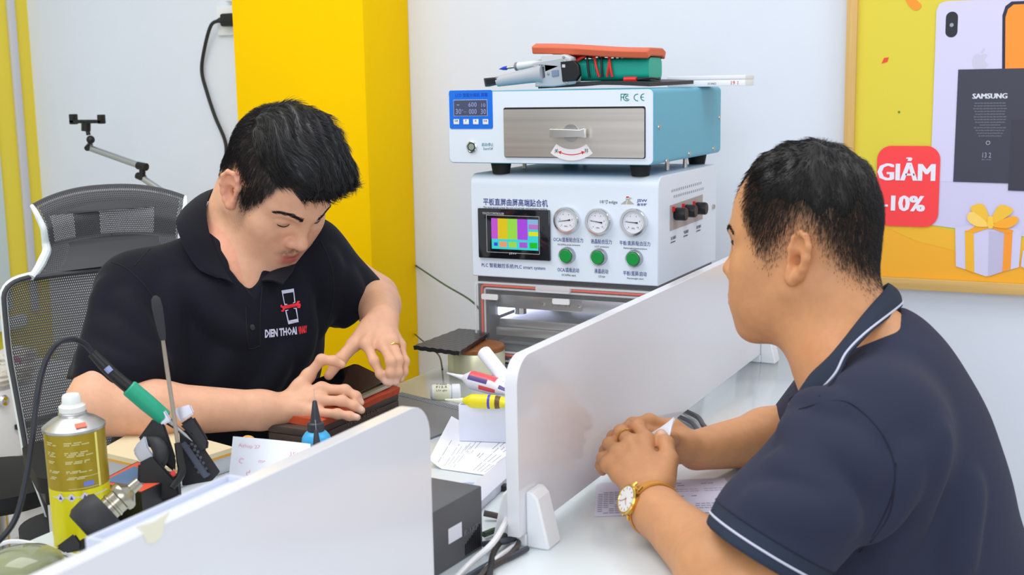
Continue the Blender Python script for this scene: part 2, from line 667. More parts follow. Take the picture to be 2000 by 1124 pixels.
# gift box with ribbon bow
art('gift_picture', None, (214, 210, 242), 6, wp((1867, 520), (1866, 444), (1900, 440), (1976, 445), (1996, 450), (1990, 522), (1926, 540)))
art('gift_picture', None, (196, 190, 222), 7, wp((1930, 540), (1932, 452), (1976, 452), (1972, 526)))
art('ribbon_picture', None, (248, 186, 46), 8, wp((1886, 526), (1885, 450), (1902, 450), (1903, 533)))
art('ribbon_picture', None, (255, 158, 46), 8, wp((1958, 531), (1962, 450), (1978, 450), (1974, 525)))
art('ribbon_picture', None, (250, 172, 40), 8.6, wp((1886, 453), (1905, 442), (1934, 436), (1934, 445), (1903, 455)))
art('ribbon_picture', None, (250, 160, 40), 9.2, wp((1934, 436), (1980, 450), (1976, 456), (1962, 455), (1934, 445)))
rib_lay = 9.6
for pts, c in (([(1932, 438), (1898, 412), (1900, 402), (1918, 398), (1928, 412)], (247, 196, 62)), ([(1936, 438), (1946, 408), (1958, 400), (1978, 408), (1972, 420)], (247, 196, 62)),
               ([(1932, 440), (1908, 442), (1892, 432), (1890, 420), (1902, 414)], (255, 214, 110)), ([(1938, 440), (1966, 446), (1986, 436), (1988, 424), (1970, 424)], (255, 176, 46)),
               ([(1930, 424), (1940, 424), (1940, 444), (1930, 444)], (255, 206, 70))):
    rib_lay += .9
    art('ribbon_picture', pts, c, rib_lay, curve=3)
art('gift_picture', None, (214, 210, 242), 7.4, wp((1994, 520), (1998, 490), (2030, 480), (2070, 490), (2070, 530), (2030, 540)))

# ================================================================== wall socket with plug, phone holder arm
s = empty('wall_socket', (-2.29, YW, 1.47), 'white wall socket plate beside the yellow column', 'socket')
a = ony(430, 70, YW)
MB().box((a[0], YW - 0.012, a[2]), (-2.115, YW, a[2] + 0.083), 0.003).build('face_plate', M_white, s)
MB().box((-2.285, YW - 0.022, a[2] + 0.092), (-2.235, YW, a[2] + 0.14), 0.003).build('switch_box', M_white, s)
MB().box((-2.205, YW - 0.010, 0.75), (-2.180, YW, a[2]), 0.002).build('conduit', mat('cream_conduit', (222, 218, 212), 0.5), s)
p_ = ony(446, 39, YW - 0.03)
k = MB()
c0 = np.array([p_[0], YW - 0.012, p_[2]])
pl_ = empty('power_cable', c0, 'black power cable plugged into the wall socket', 'cord')
MB().box(c0 + (-.022, -.03, -.018), c0 + (.022, 0, .018), 0.006).build('plug', M_black, pl_)
k.tube([c0 + (-.02, -.016, 0), c0 + (-.036, -.016, .0)], [.011, .007], 10, sm=4)
k.tube([c0 + (-.036, -.016, 0), ony(412, 50, YW - .03), ony(400, 92, YW - .02), ony(394, 138, YW - .012), ony(404, 180, YW - .012), ony(420, 228, YW - .012), ony(441, 282, YW - .012),
        ony(437, 330, YW - .012), ony(425, 400, YW - .012), ony(430, 520, YW - .012), ony(430, 760, YW - .012), ony(436, 1050, YW - .03), ony(450, 1300, YW - .03)], 0.0052, 8)
k.build('cable', M_cable_b, pl_)

YA = 2.55
h = empty('phone_holder', (-2.55, YA, 0), 'folding grey phone holder arm in front of white wall', 'phone holder')
def A(x, y, d=0.0): return ony(x, y, YA + d)
c = MB()
def cbar(x0, x1, y0, y1):
    a, b = A(x0, (y0 + y1) / 2), A(x1, (y0 + y1) / 2)
    h_ = A(x0, y0)[2] - A(x0, y1)[2]
    d_ = nrm(b - a)
    M = frame(a, d_, np.array([0, 0, 1.0]))
    c.box((0, -h_ / 2, -.009), (np.linalg.norm(b - a), h_ / 2, .009), 0.002, M=M)
cbar(140, 202, 234, 241)
cbar(139, 148, 223, 243)
cbar(194, 202, 224, 242)
c.build('phone_clamp', M_black, h)
c = MB().cyl(A(168, 240), A(168, 256), 0.0125, 16).cyl(A(171, 254), A(173, 264), 0.006, 12)
bm_ = bmesh.new(); bmesh.ops.create_uvsphere(bm_, u_segments=20, v_segments=12, radius=0.0115)
bm_.verts.index_update()
c.add([np.array(v.co) + A(177, 273) for v in bm_.verts], [[v.index for v in f.verts] for f in bm_.faces]); bm_.free()
c.cyl(A(170, 290, -.012), A(176, 283, .012), 0.008, 14)
c.build('ball_joint', M_black, h)
d1, d2 = A(172, 288), A(276, 325)
mb = MB(); mb.cyl(d1, d2, 0.0088, 16); mb.build('upper_arm', M_alu, h)
c = MB().cyl(d2 + (-.012, 0, .002), d2 + (.018, 0, -.002), 0.0105, 14).cyl(A(278, 322), A(278, 346), 0.0085, 14).cyl(A(268, 343), A(282, 349), 0.0095, 14)
c.build('elbow_joint', M_black, h)
mb = MB(); mb.cyl(A(274, 345), A(470, 478), 0.0088, 16); mb.build('lower_arm', M_alu, h)
mb = MB(); mb.cyl(A(470, 478), np.array([A(470, 478)[0], YA, 0.02]), 0.0088, 14); mb.cyl((A(470, 478)[0], YA, 0), (A(470, 478)[0], YA, 0.02), 0.11, 32, bev=.003); mb.build('stand', M_black, h)

# ================================================================== laminating machine (lower) and separator oven (upper)
YM = 2.138
MF = frame((0, YM, 0), (1, 0, 0), (0, 0, 1))
M_mwhite = mat('powder_coat_white', (222, 232, 246), 0.38, bump=(700, 0.05, 0.0004))
M_green = mat('green_button_plastic', (8, 142, 62), 0.4)
M_clear = mat('clear_acrylic', (235, 238, 242), 0.06, alpha=0.07)
M_clearedge = mat('frosted_acrylic_edge', (232, 235, 240), 0.2, alpha=0.55)
M_redseal = mat('red_silicone_seal', (226, 92, 72), 0.5)


def fp(x, y, Y=YM):
    q = ony(x, y, Y)
    return np.array([q[0], q[2]])


def FM(x, y, off=0.0, Y=YM):
    q = ony(x, y, Y)
    M = MF.copy()
    M[:3, 3] = (q[0], Y - off, q[2])
    return M


def print_text(parent, s, x0, x1, y, hpx, m, off=0.0002, bold=0.0, Y=YM, name='lettering'):
    a, b = fp(x0, y, Y), fp(x1, y, Y)
    h = fp(x0, y - hpx, Y)[1] - a[1]
    mb = MB()
    add_text(mb, s, FM(x0, y, off, Y), w=b[0] - a[0], h=h, th=0.0003, bold=bold)
    return mb.build(name, m, parent, flat=True)


lm = empty('laminating_machine', (-0.95, 2.32, 0.75), 'white screen laminating machine with three round gauges on the desk', 'machine')
x0, x1 = -1.146, -0.756
yb = 2.50
zc, zt = 0.928, 1.131
# control housing: rounded front top edge seen in profile, extruded along X
prof = [(YM, zc), (yb, zc), (yb, zt)] + [(YM + 0.022 - 0.022 * math.sin(a), zt - 0.022 + 0.022 * math.cos(a)) for a in np.linspace(0, math.pi / 2, 8)]
Mx = frame((x1, 0, 0), (0, 1, 0), (0, 0, 1))
mb = MB().prism(prof, Mx, -(x1 - x0))
o = mb.build('control_housing', M_mwhite, lm, sharp=40)
bv = o.modifiers.new('edge', 'BEVEL'); bv.width, bv.segments, bv.limit_method, bv.angle_limit = 0.002, 2, 'ANGLE', math.radians(60)
housing = o
# side: two rows of vent slots, recessed window with three pressure regulators
Ms = frame((x1, 0, 0), (0, 1, 0), (0, 0, 1))
def sp(x, y): q = onx(x, y, x1); return np.array([q[1], q[2]])
mb = MB()
for row in range(2):
    for i in range(16):
        q = sp(1312 + i * 3.75 + row * 4, 376 - i * 1.05 + row * 11)
        M = Ms.copy(); M[:3, 3] = (x1, q[0], q[1])
        mb.prism([(0, 0), (.0022, 0), (.0040, .0050), (.0018, .0050)], M, 0.0004)
mb.build('vent_slots', M_black, housing)
wq = [sp(*p) for p in ((1308, 402), (1372, 380), (1372, 428), (1308, 452))]
mb = MB().prism([tuple(w) for w in wq], Ms, 0.0006)
rec = mb.build('regulator_window', mat('dull_grey_recess', (168, 160, 160), 0.5), housing)
for i, p in enumerate(((1318, 418), (1337, 412), (1358, 407))):
    q = sp(*p)
    k = MB().lathe([(0.0105, 0), (0.0125, .003), (0.0125, .020), (0.011, .023), (0, .023)], frame((x1 + .0006, q[0], q[1]), (0, 1, 0), (0, 0, 1)), 24)
    k.build('regulator_knob', M_black, rec)
    MB().box((x1 + .0006, q[0] - .018, q[1] + .006), (x1 + .004, q[0] - .010, q[1] + .015)).build('red_collar', mat('red_plastic', (214, 34, 40), 0.4), rec)
for (px, py, s) in ((1310, 470, '压力调节'), (1335, 458, '气压调节'), (1360, 448, '真空调节')):
    q = sp(px, py)
    mb = MB(); M = Ms.copy(); M[:3, 3] = (x1 + .0002, q[0], q[1])
    add_text(mb, s, M, w=.030, h=.0065, th=.0003)
    M2 = M.copy(); M2[2, 3] -= .007
    add_text(mb, 'pressure', M2, w=.026, h=.004, th=.0003)
    mb.build('lettering', M_ink, housing, flat=True)
MB().lathe([(0.005, 0), (0.005, .004), (0, .006)], frame((x1, *sp(1392, 404)), (0, 1, 0), (0, 0, 1)), 16).build('screw', M_steel, housing)
# touch screen
c4 = [fp(*p) for p in ((936, 405), (1076, 411), (1076, 510), (938, 500))]
bx0, bx1 = fp(936, 450)[0], fp(1076, 450)[0]
bz0, bz1 = fp(1000, 506)[1], fp(1000, 408)[1]
ts = MB().box((bx0, YM - .006, bz0), (bx1, YM, bz1), .002).build('touch_screen', mat('gloss_black_bezel', (24, 25, 32), 0.08, coat=0.5), lm)
Ysc = YM - .0062
dx0, dx1 = fp(960, 450, Ysc)[0], fp(1051, 450, Ysc)[0]
dz0, dz1 = fp(1005, 488, Ysc)[1], fp(1005, 428, Ysc)[1]


def led(name, rgb, a0, b0, a1, b1, lay=0, s=0.8, par=ts):
    X0, X1 = dx0 + (dx1 - dx0) * a0, dx0 + (dx1 - dx0) * a1
    Z0, Z1 = dz0 + (dz1 - dz0) * b0, dz0 + (dz1 - dz0) * b1
    m = mat('lit_pixels_%d_%d_%d' % tuple(rgb), (5, 5, 5), 0.3, emit=(rgb, s))
    return MB().box((X0, Ysc - .0003 * (lay + 1), Z0), (X1, Ysc, Z1)).build(name, m, par, flat=True)


disp = led('display', (60, 225, 225), 0, 0, 1, 1)
for a, b_, c in ((0, .14, (205, 92, 222)), (.14, .35, (236, 208, 30)), (.35, .56, (160, 232, 80)), (.56, .78, (178, 78, 236))):
    led('table_column', c, a, .33, b_, 1, 1, par=disp)
for a, z0_, z1_, c in ((.80, .85, 1, (150, 190, 236)), (.80, .68, .84, (200, 120, 210)), (.80, .47, .60, (240, 236, 20))):
    led('status_tile', c, a, z0_, 1, z1_, 1, par=disp)
for a, b_, c in ((.17, .33, (240, 168, 120)), (.37, .54, (170, 226, 90)), (.60, .77, (176, 92, 224)), (.82, .98, (14, 200, 40))):
    led('soft_key', c, a, .07, b_, .25, 1, par=disp)
led('soft_key', (50, 80, 226), .05, .10, .13, .21, 1, par=disp)
mb = MB()
M = MF.copy(); M[1, 3] = YM - .0061
lw = .0006
fx0, fx1, fz0, fz1 = fp(953, 450)[0], fp(1056, 450)[0], fp(1000, 494)[1], fp(1000, 421)[1]
mb.prism([(fx0, fz0), (fx1, fz0), (fx1, fz1), (fx0, fz1)], M, .0002, holes=[[(fx0 + lw, fz0 + lw), (fx1 - lw, fz0 + lw), (fx1 - lw, fz1 - lw), (fx0 + lw, fz1 - lw)][::-1]])
add_text(mb, 'TOUCH CONTROLLER', FM(945, 418, .0062), w=fp(987, 418)[0] - fp(945, 418)[0], h=.0042, th=.0002)
add_text(mb, 'JSW', FM(997, 497, .0064), w=.017, h=.0045, th=.0002)
mb.build('lettering', mat('pale_print', (214, 214, 222), 0.5), ts, flat=True)
# gauges and push buttons
M_dial = mat('white_dial', (226, 228, 238), 0.35)
for (gx, gy, ang) in ((1109, 430, 188), (1171, 433, 172), (1240, 434, 176)):
    q = fp(gx, gy)
    Mg = frame((q[0], YM, q[1]), (1, 0, 0), (0, 0, 1))
    g = MB().lathe([(.0255, 0), (.0262, .004), (.0262, .010), (.0248, .012), (.0212, .0122), (.0205, .008), (0, .008)], Mg, 40)
    g = g.build('pressure_gauge', M_chrome, lm)
    d_ = MB(); M2 = Mg.copy(); M2[1, 3] -= .0082
    d_.prism(circ(.0203, 36), M2, .0006); d_.build('dial', M_dial, g)
    nd = MB(); M3 = Mg.copy(); M3[1, 3] -= .0092
    ca_, sa_ = math.cos(math.radians(ang)), math.sin(math.radians(ang))
    nd.prism([(ca_ * .0155 - sa_ * u, sa_ * .0155 + ca_ * u) for u in (.0003, -.0003)] + [(-ca_ * .003 + sa_ * .0007, -sa_ * .003 - ca_ * .0007), (-ca_ * .009 + sa_ * .0015, -sa_ * .009 - ca_ * .0015), (-ca_ * .009 - sa_ * .0015, -sa_ * .009 + ca_ * .0015), (-ca_ * .003 - sa_ * .0007, -sa_ * .003 + ca_ * .0007)], M3, .0006)
    nd.build('needle', M_black, g)
    tk = MB(); M4 = Mg.copy(); M4[1, 3] -= .0089
    for i in range(28):
        a_ = math.radians(-45 + 270 * i / 27)
        c_, s_ = math.cos(a_), math.sin(a_)
        l0 = .0168 if i % 3 else .0155
        tk.prism([(c_ * l0 - s_ * u, s_ * l0 + c_ * u) for u in (-.0002, .0002)] + [(c_ * .0182 - s_ * u, s_ * .0182 + c_ * u) for u in (.0002, -.0002)], M4, .0002)
    for i, s in enumerate(('0', '2', '4', '6', '8', '10')):
        a_ = math.radians(225 - 54 * i); M5 = M4.copy(); M5[0, 3] += .0128 * math.cos(a_); M5[2, 3] += .0128 * math.sin(a_) - .0014
        add_text(tk, s, M5, h=.0028, th=.0002, align='c')
    M5 = M4.copy(); M5[2, 3] -= .0125
    add_text(tk, 'MPa', M5, h=.0028, th=.0002, align='c')
    tk.build('dial_marking', M_ink, g, flat=True)
for (gx, gy) in ((1107, 499), (1169, 502), (1238, 505)):
    q = fp(gx + 2, gy)
    Mg = frame((q[0], YM, q[1]), (1, 0, 0), (0, 0, 1))
    r = MB().lathe([(.0165, 0), (.0165, .003), (.0155, .010), (.0142, .0115), (.0126, .0105), (0, .0105)], Mg, 36).build('push_button', M_alu, lm)
    MB().lathe([(.0123, .0105), (.0123, .0128), (.0112, .0136), (0, .0136)], Mg, 32).build('button_cap', M_green, r, label='green button cap')
# writing on the front
print_text(lm, '平板直屏曲屏高端贴合机', 944, 1070, 401, 14, M_navyink, bold=.008)
print_text(lm, 'The most special screen flat end curved high end laminating machine', 944, 1069, 407, 4, M_ink)
print_text(lm, 'PLC 智能触控系统/PLC smart system', 941, 1065, 523, 10, M_navyink)
print_text(lm, '18寸edge', 1172, 1206, 399, 9, M_ink)
print_text(lm, 'JSW', 1244, 1264, 396, 7, M_navyink, bold=.012)
print_text(lm, '金世群', 1244, 1264, 402, 5, M_navyink, bold=.006)
for s, e, a, b_, y in (('OCA/直板贴合压力', 'OCA/Flat press pressure', 1081, 1139, 472), ('液晶贴合压力', 'LCD pressure', 1154, 1195, 476), ('平板/直屏/贴合压力', 'Flat/straight/speed pressure', 1210, 1270, 479),
                       ('OCA/直板启动', 'OCA/Flat start', 1089, 1131, 531), ('液晶启动', 'LCD start', 1161, 1188, 534), ('平板/直屏/启动', 'Flat/straight start', 1217, 1263, 538)):
    print_text(lm, s, a, b_, y, 9, M_navyink)
    print_text(lm, e, a + 8, b_ - 6, y + 8, 4, M_ink)
mb = MB()
for pts, mi in (([(1212, 399), (1225, 390), (1222, 399)], 0), ([(1224, 399), (1227, 389), (1239, 399)], 0), ([(1229, 388), (1236, 388), (1228, 385)], 0), ([(1223, 387), (1229, 386), (1228, 384), (1223, 384)], 1), ([(1222, 390), (1232, 390), (1231, 388.5), (1222, 388.5)], 0)):
    P = [tuple(fp(*p)) for p in pts]
    M = MF.copy(); M[1, 3] = YM - .0002
    if sum(P[i][0] * P[(i + 1) % len(P)][1] - P[(i + 1) % len(P)][0] * P[i][1] for i in range(len(P))) < 0: P = P[::-1]
    mb.prism(P, M, .0003, mi)
mb.build('emblem', [mat('sand_ink', (176, 172, 158), 0.6), mat('red_ink', (214, 40, 40), 0.6)], lm, flat=True)
# vacuum chamber below: shell with an opening, plates inside, clear door
zb = 0.762
cx0, cx1 = x0 + .006, x1 - .006
mb = MB()
mb.box((cx0, YM + .012, zb), (cx0 + .024, yb - .01, zc)).box((cx1 - .024, YM + .012, zb), (cx1, yb - .01, zc))
mb.box((cx0 + .024, YM + .012, zb), (cx1 - .024, yb - .01, zb + .022)).box((cx0 + .024, YM + .012, zc - .016), (cx1 - .024, yb - .01, zc - .0005))
mb.box((cx0 + .024, yb - .03, zb + .022), (cx1 - .024, yb - .01, zc - .016))
mb.build('vacuum_chamber', mat('cast_aluminium', (104, 105, 110), 0.4, 0.6), lm)
M_plate = mat('milled_plate', (186, 186, 190), 0.3, 0.9)
up = MB().box((cx0 + .030, YM + .030, .862), (cx1 - .030, yb - .04, .888), .001).build('upper_plate', M_plate, lm)
MB().cyl((cx0 + .065, YM + .060, .888), (cx0 + .065, YM + .060, .912), .013, 20).build('guide_post', M_chrome, up)
MB().cyl((cx1 - .065, YM + .060, .888), (cx1 - .065, YM + .060, .912), .013, 20).build('guide_post', M_chrome, up)
MB().cyl((cx0 + .075, YM + .050, .848), (cx0 + .075, YM + .050, .862), .012, 20).build('guide_post', M_chrome, up)
npl = MB(); npl.prism(rrect(.088, .021, .003, 4), frame((-.965, YM + .0295, .875), (1, 0, 0), (0, 0, 1)), .0015)
npl = npl.build('name_plate', M_steel, up)
mb = MB(); add_text(mb, 'J  S  W', frame((-.965, YM + .0279, .8695), (1, 0, 0), (0, 0, 1)), h=.011, w=.042, th=.0004, align='c'); mb.build('lettering', mat('etched_grey', (120, 122, 126), .5), npl, flat=True)
for sx in (-.038, .038):
    MB().lathe([(.0035, 0), (.003, .002), (0, .0024)], frame((-.965 + sx, YM + .028, .875), (1, 0, 0), (0, 0, 1)), 12).build('screw', M_chrome, npl)
lp = MB().box((cx0 + .034, YM + .036, .822), (cx1 - .034, yb - .045, .838), .001).box((cx0 + .032, YM + .024, .806), (cx1 - .032, YM + .036, .822), .001).build('lower_plate', M_plate, lm)
MB().box((cx0 + .03, YM + .028, .890), (cx1 - .03, yb - .05, .9105), .001).build('dark_gap_fill', mat('black_rubber'), lm)  # black block fills the gap above the plate, standing in for its shade
MB().box((cx0 + .034, YM + .032, .788), (cx1 - .06, yb - .05, .794), .001).build('heat_pad', M_dgrey, lm)
MB().box((cx0 + .0242, YM + .05, .842), (cx0 + .0285, yb - .08, .858)).build('led_strip', mat('led_white', (255, 255, 255), .5, emit=((214, 222, 255), 3.0)), lm)
MB().box((cx0 + .06, yb - .0345, .842), (cx1 - .06, yb - .0305, .858)).build('led_strip', mat('led_white'), lm)
# clear door with moulded rim, red seal and catch
dr = empty('chamber_door', (0, 0, 0), None, None)
dr.parent = lm
dr.matrix_parent_inverse = Matrix.Translation(-lm.location)
Yd = YM - .004
dx0_, dx1_ = fp(929, 600, Yd)[0], x1 + .004
dz0_, dz1_ = fp(934, 702, Yd)[1], fp(930, 547, Yd)[1] - .002
cxm, czm = (dx0_ + dx1_) / 2, (dz0_ + dz1_) / 2
wd, hd_ = dx1_ - dx0_, dz1_ - dz0_
o = MB().prism(rrect(wd, hd_, .008, 5, cxm, czm), frame((0, Yd + .012, 0), (1, 0, 0), (0, 0, 1)), .014).build('door_pane', M_clear, dr, sharp=30)
MB().prism(rrect(wd, hd_, .008, 5, cxm, czm), frame((0, Yd - .002, 0), (1, 0, 0), (0, 0, 1)), .002, holes=[rrect(wd - .008, hd_ - .008, .006, 5, cxm, czm)[::-1]]).build('door_rim', M_clearedge, dr)
rr = rrect(wd - .018, hd_ - .020, .007, 5, cxm, czm)
MB().tube([np.array([p[0], Yd + .0125, p[1]]) for p in rr], .0026, 6, sm=0, closed=True).build('door_seal', M_redseal, dr, label='red door seal')
rr = rrect(wd - .030, hd_ - .032, .005, 5, cxm, czm)
MB().tube([np.array([p[0], Yd + .0122, p[1]]) for p in rr], .0022, 6, sm=0, closed=True).build('inner_lip', M_clearedge, dr)
MB().prism(rrect(.072, .012, .004, 4), frame((cxm - .02, Yd - .002, dz1_ - .007), (1, 0, 0), (0, 0, 1)), .008).build('door_catch', M_clearedge, dr)
for xx in (dx0_ + .034, cxm - .005):
    MB().prism(rrect(.036, .011, .003, 4), frame((xx, Yd - .002, dz1_ - .030), (1, 0, 0), (0, 0, 1)), .003).build('door_clip', mat('pale_nylon', (226, 226, 228), .4), dr)
for fx in (x0 + .04, x1 - .04):
    for fy in (YM + .04, yb - .04):
        MB().lathe([(.016, 0), (.018, zb - .75)], frame((fx, fy, .75), (1, 0, 0), (0, 1, 0)), 20).build('rubber_foot', M_rubber, lm)
for px in ((1322, 330, 2.40), (1345, 322, 2.43)):
    q = ony(px[0], px[1], px[2])

# ---- separator oven on top
Yo = 2.125
ov = empty('separator_oven', (-0.98, 2.32, zt), 'blue and white separator oven with steel drawer stacked on top', 'machine')
def op(x, y): q = ony(x, y, Yo); return np.array([q[0], q[2]])
ox0, ox1 = op(875, 250)[0], op(1277, 250)[0]
oz0, oz1 = op(1000, 320)[1], op(1000, 177)[1]
oyb = 2.54
M_blue = mat('sky_blue_enamel', (92, 172, 200), 0.4, bump=(500, 0.05, .0004))
mb = MB().prism(rrect(ox1 - ox0, oz1 - oz0, .010, 5, (ox0 + ox1) / 2, (oz0 + oz1) / 2), frame((0, oyb, 0), (1, 0, 0), (0, 0, 1)), oyb - Yo - .003)
cas = mb.build('oven_case', M_blue, ov, sharp=40)
fpn = MB().prism(rrect(ox1 - ox0 - .004, oz1 - oz0 - .003, .009, 5, (ox0 + ox1) / 2, (oz0 + oz1) / 2), frame((0, Yo + .003, 0), (1, 0, 0), (0, 0, 1)), .003).build('front_panel', M_mwhite, ov)
# dark gap + steel drawer
def obox(name, px0, py0, px1, py1, y0, y1, m, par, bev=.0, label=None):
    a, b = op(px0, py0), op(px1, py1)
    return MB().box((a[0], Yo + y0, min(a[1], b[1])), (b[0], Yo + y1, max(a[1], b[1])), bev).build(name, m, par, label)
a, b = op(984, 250), op(1261, 250)
zz0, zz1 = op(1120, 309)[1], op(1120, 209)[1]
MB().prism(rrect(b[0] - a[0], zz1 - zz0, .004, 4, (a[0] + b[0]) / 2, (zz0 + zz1) / 2), frame((0, Yo, 0), (1, 0, 0), (0, 0, 1)), .0003).build('drawer_gap', M_black, fpn)
dw = MB().prism(rrect(b[0] - a[0] - .003, zz1 - zz0 - .005, .003, 4, (a[0] + b[0]) / 2, (zz0 + zz1) / 2 - .001), frame((0, Yo - .0003, 0), (1, 0, 0), (0, 0, 1)), .0035).build('steel_drawer', mat('satin_steel_front', (214, 208, 202), 0.36, 0.85, streak=(2, 2, 130, 0.09)), ov, label='brushed steel drawer')
q = op(1117, 260)
MB().lathe([(.0165, .0), (.0165, .0012), (0, .0012)], frame((q[0], Yo - .0038, q[1]), (1, 0, 0), (0, 0, 1)), 36).build('handle_disc', M_steel, dw)
G = [(-.038, -.008), (.024, -.0065), (.030, -.0085), (.034, -.0085), (.034, .0085), (.030, .0085), (.024, .0065), (-.038, .008)]
hd = MB().prism(G[::-1] if False else G, frame((q[0], Yo - .012, q[1]), (1, 0, 0), (0, 0, 1)), .007)
hd.cyl((q[0] - .012, Yo - .0045, q[1]), (q[0] - .012, Yo - .013, q[1]), .006, 14).cyl((q[0] + .02, Yo - .0045, q[1]), (q[0] + .02, Yo - .013, q[1]), .005, 14)
o = hd.build('turn_handle', mat('satin_silver', (226, 224, 222), .28, .9), dw)
bv = o.modifiers.new('edge', 'BEVEL'); bv.width, bv.segments, bv.limit_method = .002, 3, 'ANGLE'
q = op(1117, 237)
def arc(r, a0, a1, n=16): return [(r * math.cos(math.radians(a)), r * math.sin(math.radians(a))) for a in np.linspace(a0, a1, n)]
st = MB().prism(arc(.073, 234, 306) + arc(.052, 306, 234), frame((q[0], Yo - .0038, q[1]), (1, 0, 0), (0, 0, 1)), .0003).build('arc_sticker', mat('sticker_white', (232, 230, 236), .6), dw)
mb = MB().prism(arc(.0628, 250, 290) + arc(.0612, 290, 250), frame((q[0], Yo - .0041, q[1]), (1, 0, 0), (0, 0, 1)), .0003)
for aa, sg in ((250, -1), (290, 1)):
    c_, s_ = math.cos(math.radians(aa)), math.sin(math.radians(aa))
    p = np.array([c_, s_]) * .062; t_ = np.array([-s_, c_]) * sg; n_ = np.array([c_, s_])
    tri = [tuple(p + t_ * .006), tuple(p + n_ * .0036), tuple(p - n_ * .0036)]
    if sg > 0: tri = tri[::-1]
    mb.prism(tri, frame((q[0], Yo - .0041, q[1]), (1, 0, 0), (0, 0, 1)), .0003)
mb.build('red_arrow', mat('red_ink'), st, flat=True)
mb = MB()
for aa, s in ((241, '关'), (299, '开')):
    add_text(mb, s, frame((q[0] + .063 * math.cos(math.radians(aa)), Yo - .0042, q[1] + .063 * math.sin(math.radians(aa)) - .004), (1, 0, 0), (0, 0, 1)), h=.008, th=.0003, align='c')
mb.build('lettering', M_black, st, flat=True)
# blue control label with display and four keys
a, b = op(877, 177), op(963, 252)
bl = MB().prism(rrect(b[0] - a[0], a[1] - b[1], .004, 4, (a[0] + b[0]) / 2, (a[1] + b[1]) / 2), frame((0, Yo, 0), (1, 0, 0), (0, 0, 1)), .0008).build('control_label', mat('vivid_blue_label', (16, 112, 226), .4), fpn, label='bright blue control label')
a, b = op(887, 196), op(952, 226)
MB().box((a[0] - .0008, Yo - .0014, b[1] - .0008), (b[0] + .0008, Yo - .0008, a[1] + .0008)).build('display_rim', mat('pale_lilac', (196, 208, 238), .5), bl)
MB().box((a[0], Yo - .0018, b[1]), (b[0], Yo - .0014, a[1])).build('lcd_display', mat('lcd_grey', (72, 78, 104), .2), bl)
mb = MB()
def otext(s, x0, x1, y, h, off):
    p, r = op(x0, y), op(x1, y)
    add_text(mb, s, frame((p[0], Yo - off, p[1]), (1, 0, 0), (0, 0, 1)), w=r[0] - p[0], h=op(x0, y - h)[1] - p[1], th=.0002)
otext('30', 891, 902, 223, 10, .0019); otext('°--', 903, 912, 219, 5, .0019); otext('000', 917, 932, 223, 10, .0019); otext('30', 940, 950, 223, 10, .0019); otext('600', 916, 932, 209, 9, .0019); otext('10', 941, 949, 209, 7, .0019); otext('-', 893, 898, 206, 1.5, .0019)
mb.build('lettering', mat('lcd_digits', (150, 164, 220), .4), bl, flat=True)
for i, (kx, s) in enumerate(((892, '设置'), (911, '开'), (930, '转'), (949, '快速'))):
    k0, k1 = op(kx - 5.5, 233), op(kx + 5.5, 243)
    ky = MB().box((k0[0], Yo - .002, k1[1]), (k1[0], Yo - .0008, k0[1]), .0006).build('key', M_white, bl)
    mb = MB(); pm = op(kx, 238); add_text(mb, s, frame((pm[0], Yo - .0021, pm[1]), (1, 0, 0), (0, 0, 1)), h=.0038, th=.0002, align='c')
    mb.build('lettering', M_ink, ky, flat=True)
mb = MB(); otext('LCD 智能分离机 屏幕', 890, 953, 190, 8, .0010); mb.build('lettering', mat('deep_blue_ink', (10, 72, 190), .5), bl, flat=True)
q = op(922, 287)
sw = MB().lathe([(.0115, 0), (.0115, .003), (.0095, .004), (.0085, .003), (.0075, .003)], frame((q[0], Yo, q[1]), (1, 0, 0), (0, 0, 1)), 28).build('start_switch', M_chrome, fpn)
MB().lathe([(.0083, .0025), (.0083, .0035), (.0066, .0037)], frame((q[0], Yo, q[1]), (1, 0, 0), (0, 0, 1)), 28, cap=False).build('switch_ring', mat('dark_green_plastic', (24, 74, 62), .4), sw)
MB().lathe([(.0066, .0030), (.0060, .0040), (0, .0042)], frame((q[0], Yo, q[1]), (1, 0, 0), (0, 0, 1)), 24).build('switch_cap', mat('grey_button', (150, 156, 148), .4), sw)
mb = MB(); otext('启动/停止', 941, 964, 286, 7, .0002); otext('Start/Off', 944, 963, 293, 5, .0002); mb.build('lettering', mat('teal_ink', (46, 140, 150), .6), fpn, flat=True)
# FCC and CE approval marks drawn as strokes
M_teal = mat('teal_print', (32, 150, 138), .6)
mb = MB()
def stroke(pts, wpx=1.5):
    P = [op(*p) for p in pts]
    hw = wpx * .00052
    for i in range(len(P) - 1):
        d = nrm(P[i + 1] - P[i]); n_ = np.array([-d[1], d[0]]) * hw; e = d * hw * .4
        mb.prism([tuple(P[i] - n_ - e), tuple(P[i + 1] - n_ + e), tuple(P[i + 1] + n_ + e), tuple(P[i] + n_ - e)], frame((0, Yo, 0), (1, 0, 0), (0, 0, 1)), .0003)
def parc(cx, cy, r, a0, a1, n=12): return [(cx + r * math.cos(math.radians(a)), cy - r * math.sin(math.radians(a))) for a in np.linspace(a0, a1, n)]
stroke([(1213, 197), (1213, 184), (1222, 184)]); stroke([(1213, 190), (1219, 190)])
stroke(parc(1224, 190.5, 6.5, 60, 320)); stroke(parc(1225, 190.5, 3.2, 50, 310))
stroke(parc(1245, 190.5, 6.5, 80, 280)); stroke(parc(1258, 190, 6.5, 90, 270)); stroke([(1251.5, 190), (1257, 190)])
mb.build('approval_marks', M_teal, fpn, flat=True)
